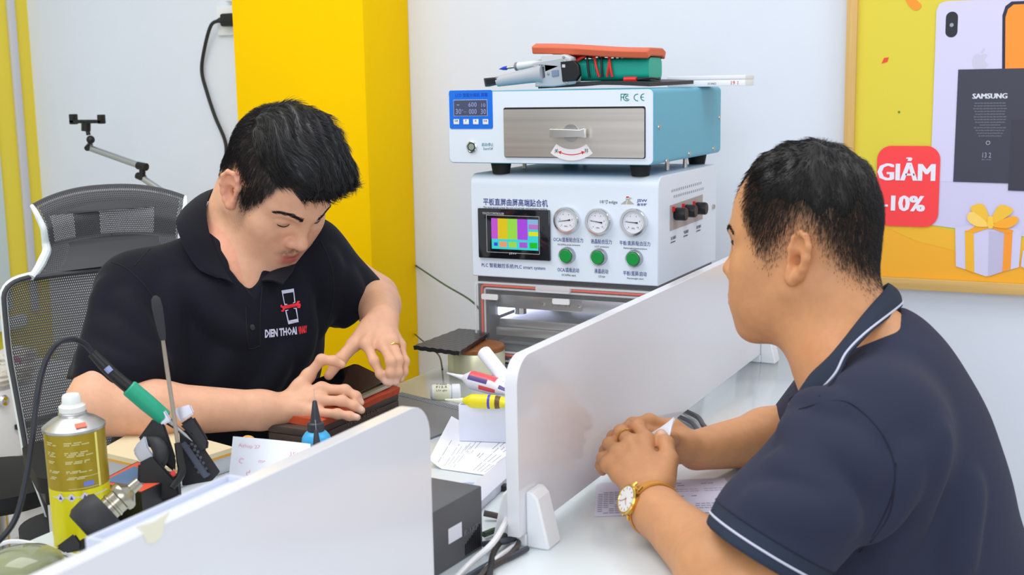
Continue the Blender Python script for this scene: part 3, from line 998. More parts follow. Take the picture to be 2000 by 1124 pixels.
for px, py in ((1287, 248), (1302, 314), (1346, 300), (1393, 290), (1405, 229)):
    q = onx(px, py, ox1)
    MB().lathe([(.0050, 0), (.0045, .002), (0, .0028)], frame((ox1, q[1], q[2]), (0, 1, 0), (0, 0, 1)), 14).build('screw', M_steel, cas)
for px in (963, 1238):
    for yy in (Yo + .035, oyb - .04):
        X = op(px, 330)[0]
        MB().lathe([(.0165, 0), (.0205, oz0 - zt)], frame((X, yy, zt), (1, 0, 0), (0, 1, 0)), 24).build('rubber_foot', M_rubber, ov)
for (X, Yq) in ((-.795, 2.30), (-.785, 2.38), (-1.105, 2.30), (-1.02, 2.42)):
    MB().cyl((X, Yq, zt + .0005), (X, Yq, oz0), .0045, 12).build('mounting_pin', M_steel, ov)
OZT = oz1
OVY = (Yo, oyb)
OVX = (ox0, ox1)

# ================================================================== things on the oven
TZ = OZT + .0005
def top(x, y, Y): return ony(x, y, Y)
# woven black pad
M_weave = mat('black_woven_vinyl', (46, 46, 48), 0.45, bump=(420, .5, .002))
wpad = MB()
G = []
for i in range(19):
    row = []
    for j in range(11):
        u, v = i / 18, j / 10
        row.append((-1.02 + .235 * u + .02 * v, 2.19 + .20 * v - .02 * u, TZ + .0055 + .005 * math.sin(u * 3.0) + .003 * v + (.007 * max(0, u - .8) / .2) * 0))
    G.append(row)
wpad.sheet(G, .007)
tag(wpad.build('woven_pad', M_weave), 'black woven pad lying flat under the teal meter on the oven', 'pad')
# second small teal cable tie bundle parts are left to the meter leads
# white phone box
a = np.array([-.845, 2.40, TZ + .001])
bx = empty('phone_box', a, 'flat white phone box sticking out at the right of the oven top', 'box')
M = rz(4, (-.83, 2.40, TZ + .0005))
MB().box((0, 0, 0), (.158, .085, .0125), .001, M=M).build('box_tray', M_white, bx)
MB().box((-.0007, -.0007, .0128), (.1587, .0857, .021), .0012, M=M).build('box_lid', mat('satin_white_card', (232, 232, 240), .45), bx)
mb = MB(); add_text(mb, 'OY-XN623', M @ frame((.083, -.0002, .003), (1, 0, 0), (0, 0, 1)), w=.017, h=.0042, th=.0002); mb.build('lettering', M_ink, bx, flat=True)
mb = MB(); add_text(mb, "19 1", M @ frame((.130, -.0002, .002), (1, 0, 0), (0, 0, 1)), w=.014, h=.008, th=.0002); mb.build('handwriting', mat('red_ink'), bx, flat=True)
# teal multimeter with red and black leads
mt = empty('multimeter', (-.9, 2.27, TZ + .01), 'teal handheld meter wrapped in red and black leads on the oven', 'meter')
M_tealb = mat('teal_rubber', (20, 172, 152), .42)
A0, A1 = np.array([-.985, 2.262, TZ + .036]), np.array([-.806, 2.262, TZ + .040])
Mm = frame(A0, A1 - A0, (0, 1, 0))
L_ = np.linalg.norm(A1 - A0)
pl = rrect(.074, .042, .013, 6)
o = MB().prism([(p[0], p[1]) for p in pl], frame(A0, (0, 1, 0), (0, 0, 1)), L_).build('meter_body', M_tealb, mt, sharp=40)
bv = o.modifiers.new('edge', 'BEVEL'); bv.width, bv.segments, bv.limit_method, bv.angle_limit = .004, 3, 'ANGLE', math.radians(60)
for i in range(5):
    x = -.925 + i * .0035
    MB().tube([(x, 2.262 + p[0] * 1.005, TZ + .0372 + p[1] * 1.01) for p in rrect(.074, .042, .013, 4)], .0008, 5, sm=0, closed=True).build('grip_rib', mat('deep_teal_rubber', (10, 124, 112), .5), mt)
def loop(xs, m, r, name):
    pts = []
    for k, (dy, dz) in enumerate(((-.041, -.016), (-.043, 0), (-.041, .017), (-.034, .024), (0, .026), (.034, .024), (.041, 0), (.034, -.022))):
        pts.append((xs[0] + (xs[1] - xs[0]) * k / 7, 2.262 + dy, TZ + .038 + dz))
    MB().tube(pts, r, 8).build(name, m, mt)
M_redlead = mat('red_lead', (224, 52, 44), .4)
loop((-.905, -.935), M_redlead, .0027, 'red_lead')
loop((-.878, -.898), M_redlead, .0027, 'red_lead')
loop((-.888, -.872), M_redlead, .0024, 'red_lead')
loop((-.925, -.940), M_cable_b, .0024, 'black_lead')
loop((-.898, -.905), M_cable_b, .0024, 'black_lead')
MB().tube([(-.99, 2.224, TZ + .03), (-.965, 2.220, TZ + .045), (-.94, 2.222, TZ + .060), (-.925, 2.24, TZ + .064)], .0032, 8).build('red_lead', M_redlead, mt)
MB().tube([(-.985, 2.222, TZ + .044), (-.96, 2.220, TZ + .052), (-.93, 2.224, TZ + .066)], .0022, 8).build('black_lead', M_cable_b, mt)
MB().cyl((-.985, 2.245, TZ + .065), (-.945, 2.248, TZ + .066), .009, 14, bev=.002).cyl((-.945, 2.248, TZ + .066), (-.93, 2.25, TZ + .064), .006, 12).build('probe_plug', mat('red_plastic'), mt)
MB().cyl((-.852, 2.215, TZ + .008 + .008), (-.826, 2.214, TZ + .008 + .008), .0055, 12, bev=.001).build('probe_plug', mat('red_plastic'), mt)
MB().tube([(-.826, 2.214, TZ + .016), (-.806, 2.23, TZ + .018), (-.795, 2.25, TZ + .016), (-.81, 2.29, TZ + .018), (-.84, 2.30, TZ + .018)], .0022, 8).build('black_lead', M_cable_b, mt)
# red silicone pad on top
G = []
pts = [top(1067, 100, 2.21), top(1300, 116, 2.21)]
for i in range(25):
    row = []
    u = i / 24
    for j in range(7):
        v = j / 6
        z = OZT + .082 - .026 * u * .55 + .004 * math.sin(u * 6.0) * .3
        edge = .006 * (max(0, abs(v - .5) - .38) / .12)
        row.append((-1.040 + .240 * u, 2.205 + .10 * v, z - edge))
    G.append(row)
sp_ = MB().sheet(G, .016)
o = sp_.build('silicone_pad', mat('brick_red_silicone', (214, 102, 70), .55, noise=(40, .03)))
bv = o.modifiers.new('edge', 'BEVEL'); bv.width, bv.segments, bv.limit_method, bv.angle_limit = .003, 2, 'ANGLE', math.radians(60)
tag(o, 'brick red silicone pad lying on top of the teal meter', 'pad')
# grey plastic clamp tool
gt = empty('clamp_tool', (-1.04, 2.19, TZ), 'grey plastic hand tool with black tip lying at the left of the oven top', 'tool')
M_gp = mat('grey_plastic', (176, 180, 188), .4)
Yt = 2.175
def tp(x, y, d=0.0): return ony(x, y, Yt + d)
def plate(px, d0, d1, m, name, par, bev=.0015, holes=()):
    P = [(tp(*p)[0], tp(*p)[2]) for p in px]
    H = [[(tp(*p)[0], tp(*p)[2]) for p in h] for h in holes]
    ar = sum(P[i][0] * P[(i + 1) % len(P)][1] - P[(i + 1) % len(P)][0] * P[i][1] for i in range(len(P)))
    if ar < 0: P = P[::-1]
    o = MB().prism(P, frame((0, Yt + d1, 0), (1, 0, 0), (0, 0, 1)), d1 - d0, holes=H).build(name, m, par)
    if bev:
        bv = o.modifiers.new('edge', 'BEVEL'); bv.width, bv.segments, bv.limit_method, bv.angle_limit = bev, 2, 'ANGLE', math.radians(50)
    return o
hdl = MB().tube([tp(972, 159, .012), tp(1000, 154, .012), tp(1040, 147, .012), tp(1062, 144, .012)], [.0105, .0125, .0150, .0190], 14)
hdl.build('handle', M_gp, gt)
plate([(942, 153), (973, 150), (976, 163), (945, 170)], .004, .022, mat('dark_slate_plastic', (52, 62, 70), .4), 'tip', gt)
plate([(947, 156), (969, 153), (971, 161), (949, 165)], .002, .0045, M_black, 'tip_slot', gt, 0)
plate([(1036, 124), (1058, 118), (1092, 112), (1102, 116), (1106, 128), (1116, 130), (1124, 150), (1122, 164), (1078, 170), (1042, 170), (1044, 158), (1062, 152), (1060, 130), (1040, 134)], .004, .030, M_gp, 'body', gt, .003)
plate([(1050, 110), (1096, 106), (1110, 112), (1110, 130), (1062, 130), (1050, 120)], .012, .040, mat('pale_grey_plastic', (198, 202, 208), .4), 'rear_body', gt, .003)
plate([(1094, 121), (1120, 118), (1129, 128), (1132, 146), (1124, 158), (1098, 160)], .000, .012, M_black, 'black_clip', gt, .0015)
plate([(1098, 126), (1104, 126), (1104, 132), (1098, 132)], -.0006, .0006, mat('pale_grey_plastic'), 'switch_mark', gt, 0)
plate([(1076, 138), (1089, 136), (1090, 148), (1077, 150)], .002, .005, mat('slate_blue_plastic', (120, 136, 160), .4), 'release_key', gt, .0006)
for p in ((1071, 144), (1107, 162), (1101, 112)):
    MB().lathe([(.003, 0), (.0026, .0015), (0, .0018)], frame(tp(*p, .004), (1, 0, 0), (0, 0, 1)), 12).build('screw', M_steel, gt)
# glue syringe behind the tool
sy = empty('precision_screwdriver', (-1.09, 2.22, TZ), 'slim silver screwdriver with a blue tip behind the grey tool', 'screwdriver')
Y2 = 2.222
d = nrm(ony(1065, 122, Y2) - ony(975, 135, Y2))
s0 = ony(975, 135, Y2)
MB().lathe([(.0006, 0), (.0036, .010), (.0042, .017), (.003, .018)], frame(s0, (0, 1, 0), z=d), 14).build('blue_tip', mat('blue_plastic', (32, 62, 196), .4), sy)
MB().cyl(s0 + d * .018, s0 + d * .036, .0028, 12).build('shaft', M_steel, sy)
MB().lathe([(.004, .034), (.0082, .037), (.0082, .041), (.0075, .042)], frame(s0, (0, 1, 0), z=d), 18).build('collar', mat('slate_grey', (120, 128, 138), .4), sy)
MB().lathe([(.0075, .042), (.0078, .046), (.0072, .095), (.0065, .098), (0, .098)], frame(s0, (0, 1, 0), z=d), 18).build('grip', mat('pearl_grey', (216, 222, 226), .3), sy)

# ================================================================== far end of the desk, left of the machine
ZT = .7503
q = onz(905, 737, .75)
tc_ = np.array([q[0], q[1] + .055, ZT])
tin = empty('storage_tin', tc_, 'round cream tin standing on the desk left of the machine', 'tin')
MB().lathe([(.054, 0), (.056, .002), (.056, .040), (.0545, .043), (.053, .043)], frame(tc_, (1, 0, 0), (0, 1, 0)), 48).build('tin_body', mat('cream_enamel', (218, 216, 186), .3, .3), tin)
MB().lathe([(.0553, .043), (.0558, .045), (.0558, .0505), (.054, .052), (0, .052)], frame(tc_, (1, 0, 0), (0, 1, 0)), 48).build('wooden_lid', mat('brown_wood', (138, 82, 38), .5, streak=(30, 200, 30, .2)), tin)
zp = ZT + .053
cs = [onz(808, 684, zp + .004), onz(897, 696, zp + .001), onz(960, 655, zp + .001), onz(897, 650, zp + .004)]
G = []
for i in range(29):
    row = []
    for j in range(29):
        u, v = i / 28, j / 28
        p = (cs[0] * (1 - u) + cs[1] * u) * (1 - v) + (cs[3] * (1 - u) + cs[2] * u) * v
        bumpz = .0014 * abs(math.sin((u + v) * 18)) * abs(math.sin((u - v) * 18))
        row.append(p + np.array([0, 0, .004 + bumpz]))
    G.append(row)
tag(MB().sheet(np.array(G)[:, ::-1] if False else G, .008).build('quilted_pad', mat('black_quilted_leather', (44, 42, 44), .35), sharp=60),
    'black quilted pad lying on the cream tin', 'pad')
# pill bottle lying down
b0, b1 = onz(840, 768, .764), onz(897, 766, .764)
bd = nrm((b1 - b0) * (1, 1, 0))
b0 = np.array([b0[0], b0[1], ZT + .0145])
pb = empty('pill_bottle', b0 - (0, 0, .0145), 'small white labelled bottle lying on its side by the tin', 'bottle')
Mb_ = frame(b0, (0, 0, 1), z=bd)
MB().lathe([(0, 0), (.010, .0005), (.0138, .004), (.0142, .008), (.0142, .034), (.012, .038)], Mb_, 32).build('bottle_body', mat('white_pe_plastic', (228, 230, 226), .35), pb)
MB().lathe([(.0143, .008), (.01445, .009), (.01445, .032), (.0143, .033)], Mb_, 32, cap=False).build('label', mat('cream_label', (232, 230, 196), .6), pb)
MB().lathe([(.011, .038), (.0135, .039), (.0138, .041), (.0138, .052), (.012, .054), (0, .054)], Mb_, 28).build('cap', M_white, pb)
mb = MB()
side = nrm(np.cross(bd, (0, 0, 1)))
for i, s in enumerate(('UV.qlo', 'F12.S', 'T-7000')):
    nv = nrm(side * (.9 - .3 * i) + np.array([0, 0, .25 + .32 * i]))
    add_text(mb, s, frame(b0 + bd * .011 + nv * .0146, bd, z=nv), w=.019, h=.0042, th=.0002)
mb.build('lettering', mat('navy_print_ink'), pb, flat=True)

# ================================================================== repair mat, jig, phone
cm = [np.array([*p, 0]) for p in ((-1.150, 1.863), (-.93, 1.790), (-.985, 1.42), (-1.172, 1.43))]
rm = empty('repair_mat', (-1.06, 1.63, ZT), 'grey repair mat with a ridged border under the red block', 'mat')
def quad_slab(c, z0, z1): 
    mb = MB(); v = [(p[0], p[1], z0) for p in c] + [(p[0], p[1], z1) for p in c]
    return mb.add(v, [[0, 1, 2, 3], [7, 6, 5, 4], [0, 4, 5, 1], [1, 5, 6, 2], [2, 6, 7, 3], [3, 7, 4, 0]])
quad_slab(cm, ZT, ZT + .003).build('mat_sheet', mat('grey_silicone_mat', (118, 120, 126), .5), rm)
e1, e2 = nrm(cm[1] - cm[0]), nrm(cm[3] - cm[0])
for (s0_, d_, p_, n_) in ((cm[0], cm[1] - cm[0], nrm(cm[3] - cm[0]), 40),):
    for i in range(n_):
        a = s0_ + d_ * ((i + .3) / n_)
        quad_slab([a + p_ * .004, a + nrm(d_) * .0022 + p_ * .004, a + nrm(d_) * .0022 + p_ * .022, a + p_ * .022], ZT + .0028, ZT + .0042).build('ridge', mat('pale_ridge', (150, 152, 158), .5), rm)
mb = MB()
for i, (a0, a1, b0_) in enumerate(((.15, .5, .3), (.2, .6, .45), (.55, .8, .62))):
    a = cm[0] + (cm[1] - cm[0]) * a0 + (cm[3] - cm[0]) * b0_
    b_ = cm[0] + (cm[1] - cm[0]) * a1 + (cm[3] - cm[0]) * b0_
    p_ = e2 * .0012
    v = [a, b_, b_ + p_, a + p_]
    mb.add([(q[0], q[1], ZT + .0031) for q in v], [[3, 2, 1, 0]])
mb.build('printed_line', mat('dim_print', (88, 90, 96), .6), rm, flat=True)
mb = MB(); add_text(mb, 'ASUS', frame((-1.150, 1.440, ZT + .0031), (0.25, .97, 0), (-.97, .25, 0)), w=.05, h=.013, th=.0003); mb.build('lettering', mat('pale_print'), rm, flat=True)

BX = -1.088
jig = empty('holding_jig', (-1.12, 1.63, ZT + .003), 'dark brown block with a brick red pad on top under the hands', 'block')
JY0, JY1 = 1.500, 1.752
z0 = ZT + .0032
MB().box((BX - .085, JY0, z0), (BX, JY1, z0 + .018), .0015).build('lower_block', mat('dark_brown_phenolic', (70, 56, 50), .5, noise=(30, .1)), jig)
MB().box((BX - .085, JY0, z0 + .0185), (BX, JY1, z0 + .030), .0015).build('upper_block', mat('dark_brown_phenolic'), jig)
G = []
for i in range(21):
    u = i / 20
    row = []
    for j in range(9):
        v = j / 8
        row.append((BX - .086 + .087 * v, JY0 + .02 + (JY1 - JY0 - .018) * u, z0 + .0365 - .003 * max(0, abs(v - .5) - .4) / .1 + .0006 * math.sin(u * 19 + v * 7)))
    G.append(row)
MB().sheet(np.array(G)[::-1], .012).build('red_pad', mat('worn_red_silicone', (196, 78, 42), .6, noise=(60, .08)), jig, label='brick red silicone pad')
mb = MB(); add_text(mb, 'WORKBOX', frame((BX + .0003, 1.59, z0 + .012), (0, 1, 0), (0, 0, 1)), w=.10, h=.009, th=.0004); mb.build('lettering', mat('worn_gold_print', (96, 80, 64), .5), jig, flat=True)
zph = z0 + .0435
phn = empty('phone', (-1.13, 1.66, zph), 'opened black phone held on the red pad by both hands', 'phone')
Mp = frame((-1.128, 1.668, zph + .004), nrm((.0, 1, .015)), (-1, .0, .10))
MB().prism(rrect(.150, .072, .009, 5), Mp, .0055).build('phone_frame', mat('champagne_metal', (214, 206, 186), .3, .8), phn)
Ms_ = frame((-1.1315, 1.668, zph + .0098), nrm((.0, 1, .015)), (-1, .0, .34))
MB().prism(rrect(.148, .070, .009, 5), Ms_ @ np.array([[1, 0, 0, 0], [0, 1, 0, .006], [0, 0, 1, .009], [0, 0, 0, 1]], float), .002).build('phone_screen', mat('black_glass', (10, 10, 12), .05, coat=.6), phn)
mb = MB(); mb.box((-.06, -.028, .0056), (.06, .02, .0062), M=Mp); mb.build('phone_inside', M_black, phn)
sq = empty('pry_tool', (-1.1, 1.71, zph), 'thin black pry card held under the lifted screen', 'tool')
o = MB().box((-.02, -.006, 0), (.022, .012, .0008), .0003, M=frame((-1.098, 1.742, zph + .011), nrm((.5, 1, .10)), (-1, .5, .25))).build('card', M_black, sq)

# ================================================================== pen box and its contents
P0, P1 = onz(897, 862, ZT + .0016), onz(1002, 866, ZT + .0016)
ex = nrm((P1 - P0) * (1, 1, 0)); ey = np.array([-ex[1], ex[0], 0])
Mb_ = frame(P0, ex, ey)
bw, bd_, bh, th = .125, .060, .058, .002
pb_ = MB()
pb_.box((0, 0, 0), (bw, th, bh), .0008, M=Mb_).box((0, bd_ - th, 0), (bw, bd_, bh), .0008, M=Mb_).box((0, th, 0), (th, bd_ - th, bh), M=Mb_).box((bw - th, th, 0), (bw, bd_ - th, bh), M=Mb_).box((th, th, 0), (bw - th, bd_ - th, th), M=Mb_)
tag(pb_.build('pen_box', mat('white_carton', (222, 226, 242), .5)), 'open white box holding glue tubes beside the long partition', 'box')
def along(p, q, prof, n=24):
    d = nrm(q - p)
    h = np.array([0, 0, 1.0])
    return frame(p, nrm(np.cross(h, d)), z=d)
Dg = 1.97
a, b = W(945, 688, 2.0), W(1010, 770, 1.93)
d = nrm(b - a); mb = MB()
mb.lathe([(.0108, 0), (.0118, .001), (.0118, .13), (.0098, .13), (.0098, .002), (.0108, .0)], along(a, b, None), 28, cap=False)
for k in range(5):
    pass
tag(mb.build('rolled_paper', mat('white_paper'), label=None), 'rolled white paper standing out of the white pen box', 'paper roll')
def glue_tube(name, p, q, r, L, cols, label, capcol):
    e = empty(name, p, label, 'glue tube')
    M = along(p, q, None)
    MB().lathe([(.0004, -.030), (.0012, -.029), (.003, -.010), (.0045, -.002), (.0048, 0)], M, 16).build('nozzle', mat(capcol[0], capcol[1], .35), e)
    n = 26
    mb = MB(); G = []
    for i in range(n):
        u = i / (n - 1)
        rr_ = r * min(1, .35 + u * 5) if u < .13 else r
        fl = 1 - .0 * u if u < .5 else 1 - .9 * (u - .5) / .5
        wd_ = r * (1 + .45 * max(0, u - .5) / .5) if u >= .13 else rr_
        hh_ = rr_ * fl if u >= .13 else rr_
        row = []
        for j in range(25):
            a_ = 2 * math.pi * j / 24
            row.append(M[:3, 3] + M[:3, 2] * L * u + M[:3, 0] * wd_ * math.cos(a_) + M[:3, 1] * max(hh_, .0008) * math.sin(a_))
        G.append(row)
    G = np.array(G)
    v = G.reshape(-1, 3); f = []; mi = []
    for i in range(n - 1):
        for j in range(24):
            f.append([i * 25 + j, (i + 1) * 25 + j, (i + 1) * 25 + j + 1, i * 25 + j + 1])
            mi.append(cols(i / (n - 1), j))
    f.append([j for j in range(24)]); mi.append(0)
    mb.add(v, f)
    mb.m = mi
    return e, mb
M_tw, M_tr, M_tb = mat('tube_white', (226, 224, 236), .35), mat('tube_red', (222, 84, 92), .35), mat('tube_violet', (84, 70, 132), .35)
def c1(u, j):
    if .10 < u < .55 and (j in (5, 6, 7, 8)): return 1
    if .08 < u < .42 and (j in (2, 3, 9, 10)): return 2
    if .62 < u < .9 and j in (4, 5, 9, 10): return 2
    if .3 < u < .6 and j in (12, 13, 22, 23): return 1
    return 0
e, mb = glue_tube('glue_tube', W(905, 738, 1.965), W(1015, 768, 1.93), .0150, .105, c1, 'white glue tube with red and violet print in the pen box', ('pale_nozzle', (226, 228, 236)))
mb.build('tube_body', [M_tw, M_tr, M_tb], e)
M_ty, M_tbl, M_tbr = mat('tube_yellow', (228, 214, 32), .35), mat('tube_blue', (72, 60, 190), .35), mat('tube_brown', (104, 78, 32), .35)
def c2(u, j):
    if .36 < u < .44: return 1
    if .50 < u < .58: return 2
    return 0
e, mb = glue_tube('glue_tube', W(905, 783, 1.90), W(1010, 788, 1.88), .0110, .100, c2, 'yellow glue tube with a clear nozzle lying on the pen box rim', ('clear_nozzle', (224, 222, 200)))
mb.build('tube_body', [M_ty, M_tbl, M_tbr], e)

# ================================================================== papers and cable mess on the desk
def printed_sheet(name, cs, z, lines, label, cat='paper', curl=0.0, m=None, ink=None, lift=None):
    cs = [np.array([c[0], c[1], 0.0]) for c in cs]
    e = empty(name, cs[0] + (0, 0, z), label, cat)
    def P(u, v):
        p = (cs[0] * (1 - u) + cs[1] * u) * (1 - v) + (cs[3] * (1 - u) + cs[2] * u) * v
        return p + np.array([0, 0, z + curl * (u - .5) ** 2 * 4 + (lift(u, v) if lift else 0)])
    G = [[P(i / 14, j / 14) for j in range(15)] for i in range(15)]
    if np.cross(G[1][0] - G[0][0], G[0][1] - G[0][0])[2] < 0: G = G[::-1]
    MB().sheet(G, .0004).build('sheet', m or M_paper, e)
    mb = MB()
    for (u0, u1, v, hh) in lines:
        k = max(2, int((u1 - u0) * 30))
        us = np.linspace(u0, u1, k)
        for i in range(k - 1):
            if (i * 7 + int(v * 100)) % 6 == 0: continue
            a, b_ = P(us[i], v), P(us[i] + (us[i + 1] - us[i]) * .82, v)
            w_ = P(us[i], v + hh) - a
            up_ = np.array([0, 0, .0004])
            q = [a + up_, b_ + up_, b_ + w_ + up_, a + w_ + up_]
            if np.cross(q[1] - q[0], q[2] - q[0])[2] < 0: q = q[::-1]
            mb.add(q, [[0, 1, 2, 3]])
    if lines: mb.build('lettering', ink or M_ink, e, flat=True)
    return e
cs = [onz(882, 828, ZT), onz(1060, 860, ZT), onz(955, 931, ZT), onz(838, 914, ZT)]
ln = [(.1, .5, .20, .006), (.1, .42, .25, .006), (.12, .5, .30, .006), (.15, .48, .35, .006), (.55, .68, .40, .006), (.56, .66, .44, .006)] + [(.08, .6, .55 + .05 * i, .005) for i in range(3)] + [(.5, .95, .12 + .06 * i, .005) for i in range(4)] + [(.45, .95, .62 + .05 * i, .004) for i in range(6)]
# text runs along the long side of the sheet
printed_sheet('paper_sheet', [cs[1], cs[2], cs[3], cs[0]], ZT + .0008, ln, 'printed white sheet lying on the desk below the pen box', lift=lambda u, v: .012 * max(0, v - .8) / .2)
rw0, rw1 = onz(1010, 900, ZT + .006), onz(905, 995, ZT + .006)
d = nrm((rw1 - rw0) * (1, 1, 0)); Mr = frame((rw0[0], rw0[1], ZT), d, (-d[1], d[0], 0))
tag(MB().box((-.05, -.018, 0), (np.linalg.norm(rw1 - rw0) + .03, .018, .012), .0015, M=Mr).build('cable_trunking', mat('pale_trunking', (214, 216, 232), .4)), 'white cable trunking strip lying across the desk under the sheet', 'trunking')
c_ = onz(915, 968, ZT)
tag(MB().lathe([(.030, 0), (.038, 0), (.0385, .001), (.0385, .0085), (.038, .009), (.030, .009), (.0295, .0085), (.0295, .001), (.030, 0)], frame((c_[0], c_[1], ZT), (1, 0, 0), (0, 1, 0)), 40, cap=False).build('tape_roll', mat('pale_blue_tape', (216, 222, 240), .4)), 'flat pale tape ring lying behind the black adapter', 'tape')
k = onz(985, 958, ZT)
cb = MB().box((-.020, -.006, 0), (.03, .006, .008), .001, M=rz(22, (k[0], k[1], ZT)))
tag(cb.build('black_connector', mat('black_plastic')), 'small black ribbed connector beside the long partition edge', 'connector')
# black adapter box
Ma = rz(-4, (-.664, 1.250, ZT))
ad = empty('power_adapter', (-.7, 1.2, ZT), 'dark grey adapter box with a white sticker between the partitions', 'adapter')
MB().box((-.105, -.150, 0), (0, 0, .078), .002, M=Ma).build('adapter_case', M_dgrey, ad)
mb = MB().box((0, -.075, .030), (.0006, -.047, .048), M=Ma).build('sticker', M_paper, ad)
mb = MB()
add_text(mb, 'K-1X7', Ma @ frame((.0004, -.042, .028), (0, 1, 0), (0, 0, 1)), w=.03, h=.007, th=.0003)
mb.build('lettering', mat('dull_print', (128, 130, 134), .6), ad, flat=True)
mb = MB()
for i in range(8):
    mb.box((0, -.040 + i * .0045, .004), (.0006, -.037 + i * .0045, .018 + .002 * i), M=Ma)
mb.build('vent_slots', M_black, ad)
def cable(pts, r, m, label, name='cable', group=None):
    return tag(MB().tube(pts, r, 8).build(name, m), label, 'cable', group)
def dz(x, y, z): return onz(x, y, ZT + z)
cable([dz(1010, 955, .012), dz(1000, 985, .020), dz(985, 1025, .034), dz(962, 1062, .03), dz(920, 1100, .012), dz(880, 1140, .0045), dz(830, 1180, .0045)], .0036, M_cable_w, 'white cable looping from the long partition past the adapter')
cable([dz(1030, 1040, .004), dz(1005, 1066, .006), dz(975, 1088, .008), dz(950, 1112, .0042), dz(930, 1150, .0042)], .0032, M_cable_w, 'thin white cable curving in front of the adapter to the partition foot')
cable([dz(945, 1003, .010), dz(975, 1010, .006), dz(1000, 1022, .005), dz(1012, 1052, .005), dz(1000, 1082, .005), dz(955, 1110, .005), dz(930, 1140, .0045)], .0042, mat('brown_black_cable', (74, 66, 64), .5), 'brownish black cable coming out behind the adapter box')
cable([dz(1030, 955, .02), dz(1003, 990, .018), dz(990, 1040, .011), dz(965, 1078, .010), dz(955, 1130, .005)], .0038, M_cable_b, 'black cable running down beside the white cable')
cable([dz(945, 1045, .006), dz(970, 1036, .006), dz(1002, 1036, .011), dz(1030, 1030, .004)], .004, mat('dark_green_cable', (44, 66, 44), .5), 'dark green cable lying flat beside the adapter')
cable([dz(945, 1064, .0045), dz(985, 1058, .012), dz(1020, 1046, .004)], .0042, mat('slate_cable', (66, 70, 80), .5), 'slate grey cable under the dark green cable')
cable([dz(1030, 1072, .004), dz(990, 1092, .0045), dz(960, 1100, .0045), dz(900, 1135, .0045)], .0034, mat('slate_cable'), 'slate grey cable nearest the camera beside the partition foot')
cable([dz(1330, 800, .006), dz(1362, 815, .008), dz(1374, 832, .008), dz(1388, 848, .006), dz(1370, 860, .005), dz(1330, 850, .005)], .0042, mat('grey_cable', (92, 94, 100), .5), 'grey cable emerging under the partition behind the clasped hands')
cable([dz(1322, 812, .005), dz(1350, 826, .006), dz(1364, 842, .006), dz(1378, 852, .012), dz(1360, 866, .005), dz(1320, 862, .005)], .0036, mat('grey_cable'), 'second grey cable just below the first behind the hands')
cable([ony(812, 519, 2.849), ony(866, 555, 2.60), ony(924, 591, 2.33), (-1.205, 2.30, .80), (-1.19, 2.27, .7525)], .0022, mat('bottle_green_cable', (16, 78, 68), .45), 'thin dark green cord stretched from the back wall to the machine')
cable([ony(810, 653, 2.849), ony(818, 660, 2.7), ony(840, 679, 2.42), ony(858, 696, 2.2), onz(864, 722, .7525)], .0018, mat('black_cable'), 'short thin black cord behind the quilted pad')
# receipts on the customer's side
cs = [onz(1160, 1010, ZT), onz(1165, 945, ZT), onz(1415, 935, ZT), onz(1452, 1000, ZT)]
ln = [(.05 + .02 * (i % 3), .5, .15 + .09 * i, .02) for i in range(7)]
printed_sheet('invoice', [cs[0], cs[3], cs[2], cs[1]], ZT + .0006, [(.42, .9, .12, .02), (.42, .85, .18, .02), (.45, .92, .24, .02), (.62, .72, .42, .02), (.60, .74, .47, .02), (.4, .95, .62, .012), (.4, .95, .68, .012), (.55, .68, .8, .02), (.75, .9, .84, .02), (.5, .66, .87, .02)] + [(.02, .26, .06 + .055 * i, .02) for i in range(12)],
              'printed invoice lying under the hands on the customer side', ink=mat('violet_print', (150, 150, 182), .8), m=mat('lilac_paper', (226, 224, 244), .8))

# ================================================================== soldering corner at lower left
Zb = ZT
cn = empty('spray_can', (-1.123, 1.055, Zb), 'yellow spray can with a white nozzle at the lower left', 'can')
Mc = frame((-1.118, 1.060, Zb), (1, 0, 0), z=nrm((-.055, -.02, 1)))
R_ = .0355
MB().lathe([(.033, 0), (R_, .003), (R_, .082)], Mc, 48).build('can_body', mat('bright_yellow_tin', (226, 216, 18), .3, .2), cn)
ob = MB().lathe([(R_, .082), (R_, .1505)], Mc, 48, cap=False).build('olive_label', mat('olive_gold_label', (166, 142, 30), .35, .25), cn)
MB().lathe([(R_, .1505), (.0368, .1515), (.0368, .1545), (.0355, .1555), (.026, .1625), (.0175, .1660), (.0165, .1675), (.0165, .1705), (.0145, .172), (0, .172)], Mc, 48).build('can_shoulder', mat('tin_silver', (190, 190, 190), .38, .85), cn)
MB().lathe([(.0155, .172), (.0155, .1785), (.0138, .1795), (.0115, .182), (.0108, .1905), (.0092, .1925), (0, .1925)], Mc, 32).build('spray_nozzle', mat('white_pe_plastic'), cn)
camdir = nrm((CAM - np.array([-1.12, 1.05, .85])) * (1, 1, 0))
cx_ = nrm(np.cross((0, 0, 1), camdir))
def on_can(u_deg, h, dr=.0003):
    zax = Mc[:3, 2]; xr = nrm(cx_ - zax * (cx_ @ zax)); yr = np.cross(zax, xr)
    outw = -yr if (-yr) @ camdir > 0 else yr
    n_ = outw * math.cos(math.radians(u_deg)) + xr * math.sin(math.radians(u_deg))
    return Mc[:3, 3] + zax * h + n_ * (R_ + dr), n_, zax
def can_patch(u0, u1, h0, h1, m, name, dr=.0004):
    us = np.linspace(u0, u1, 9)
    G = [[on_can(u, h, dr)[0] for h in (h0, h1)] for u in us]
    return MB().sheet(G, .0003).build(name, m, cn, flat=True)
mw = mat('cream_print', (214, 206, 150), .5)
mb = MB()
hs = [.1410, .1385, .1290, .1268, .1246, .1180, .1160, .1062, .1044, .0985, .0965]
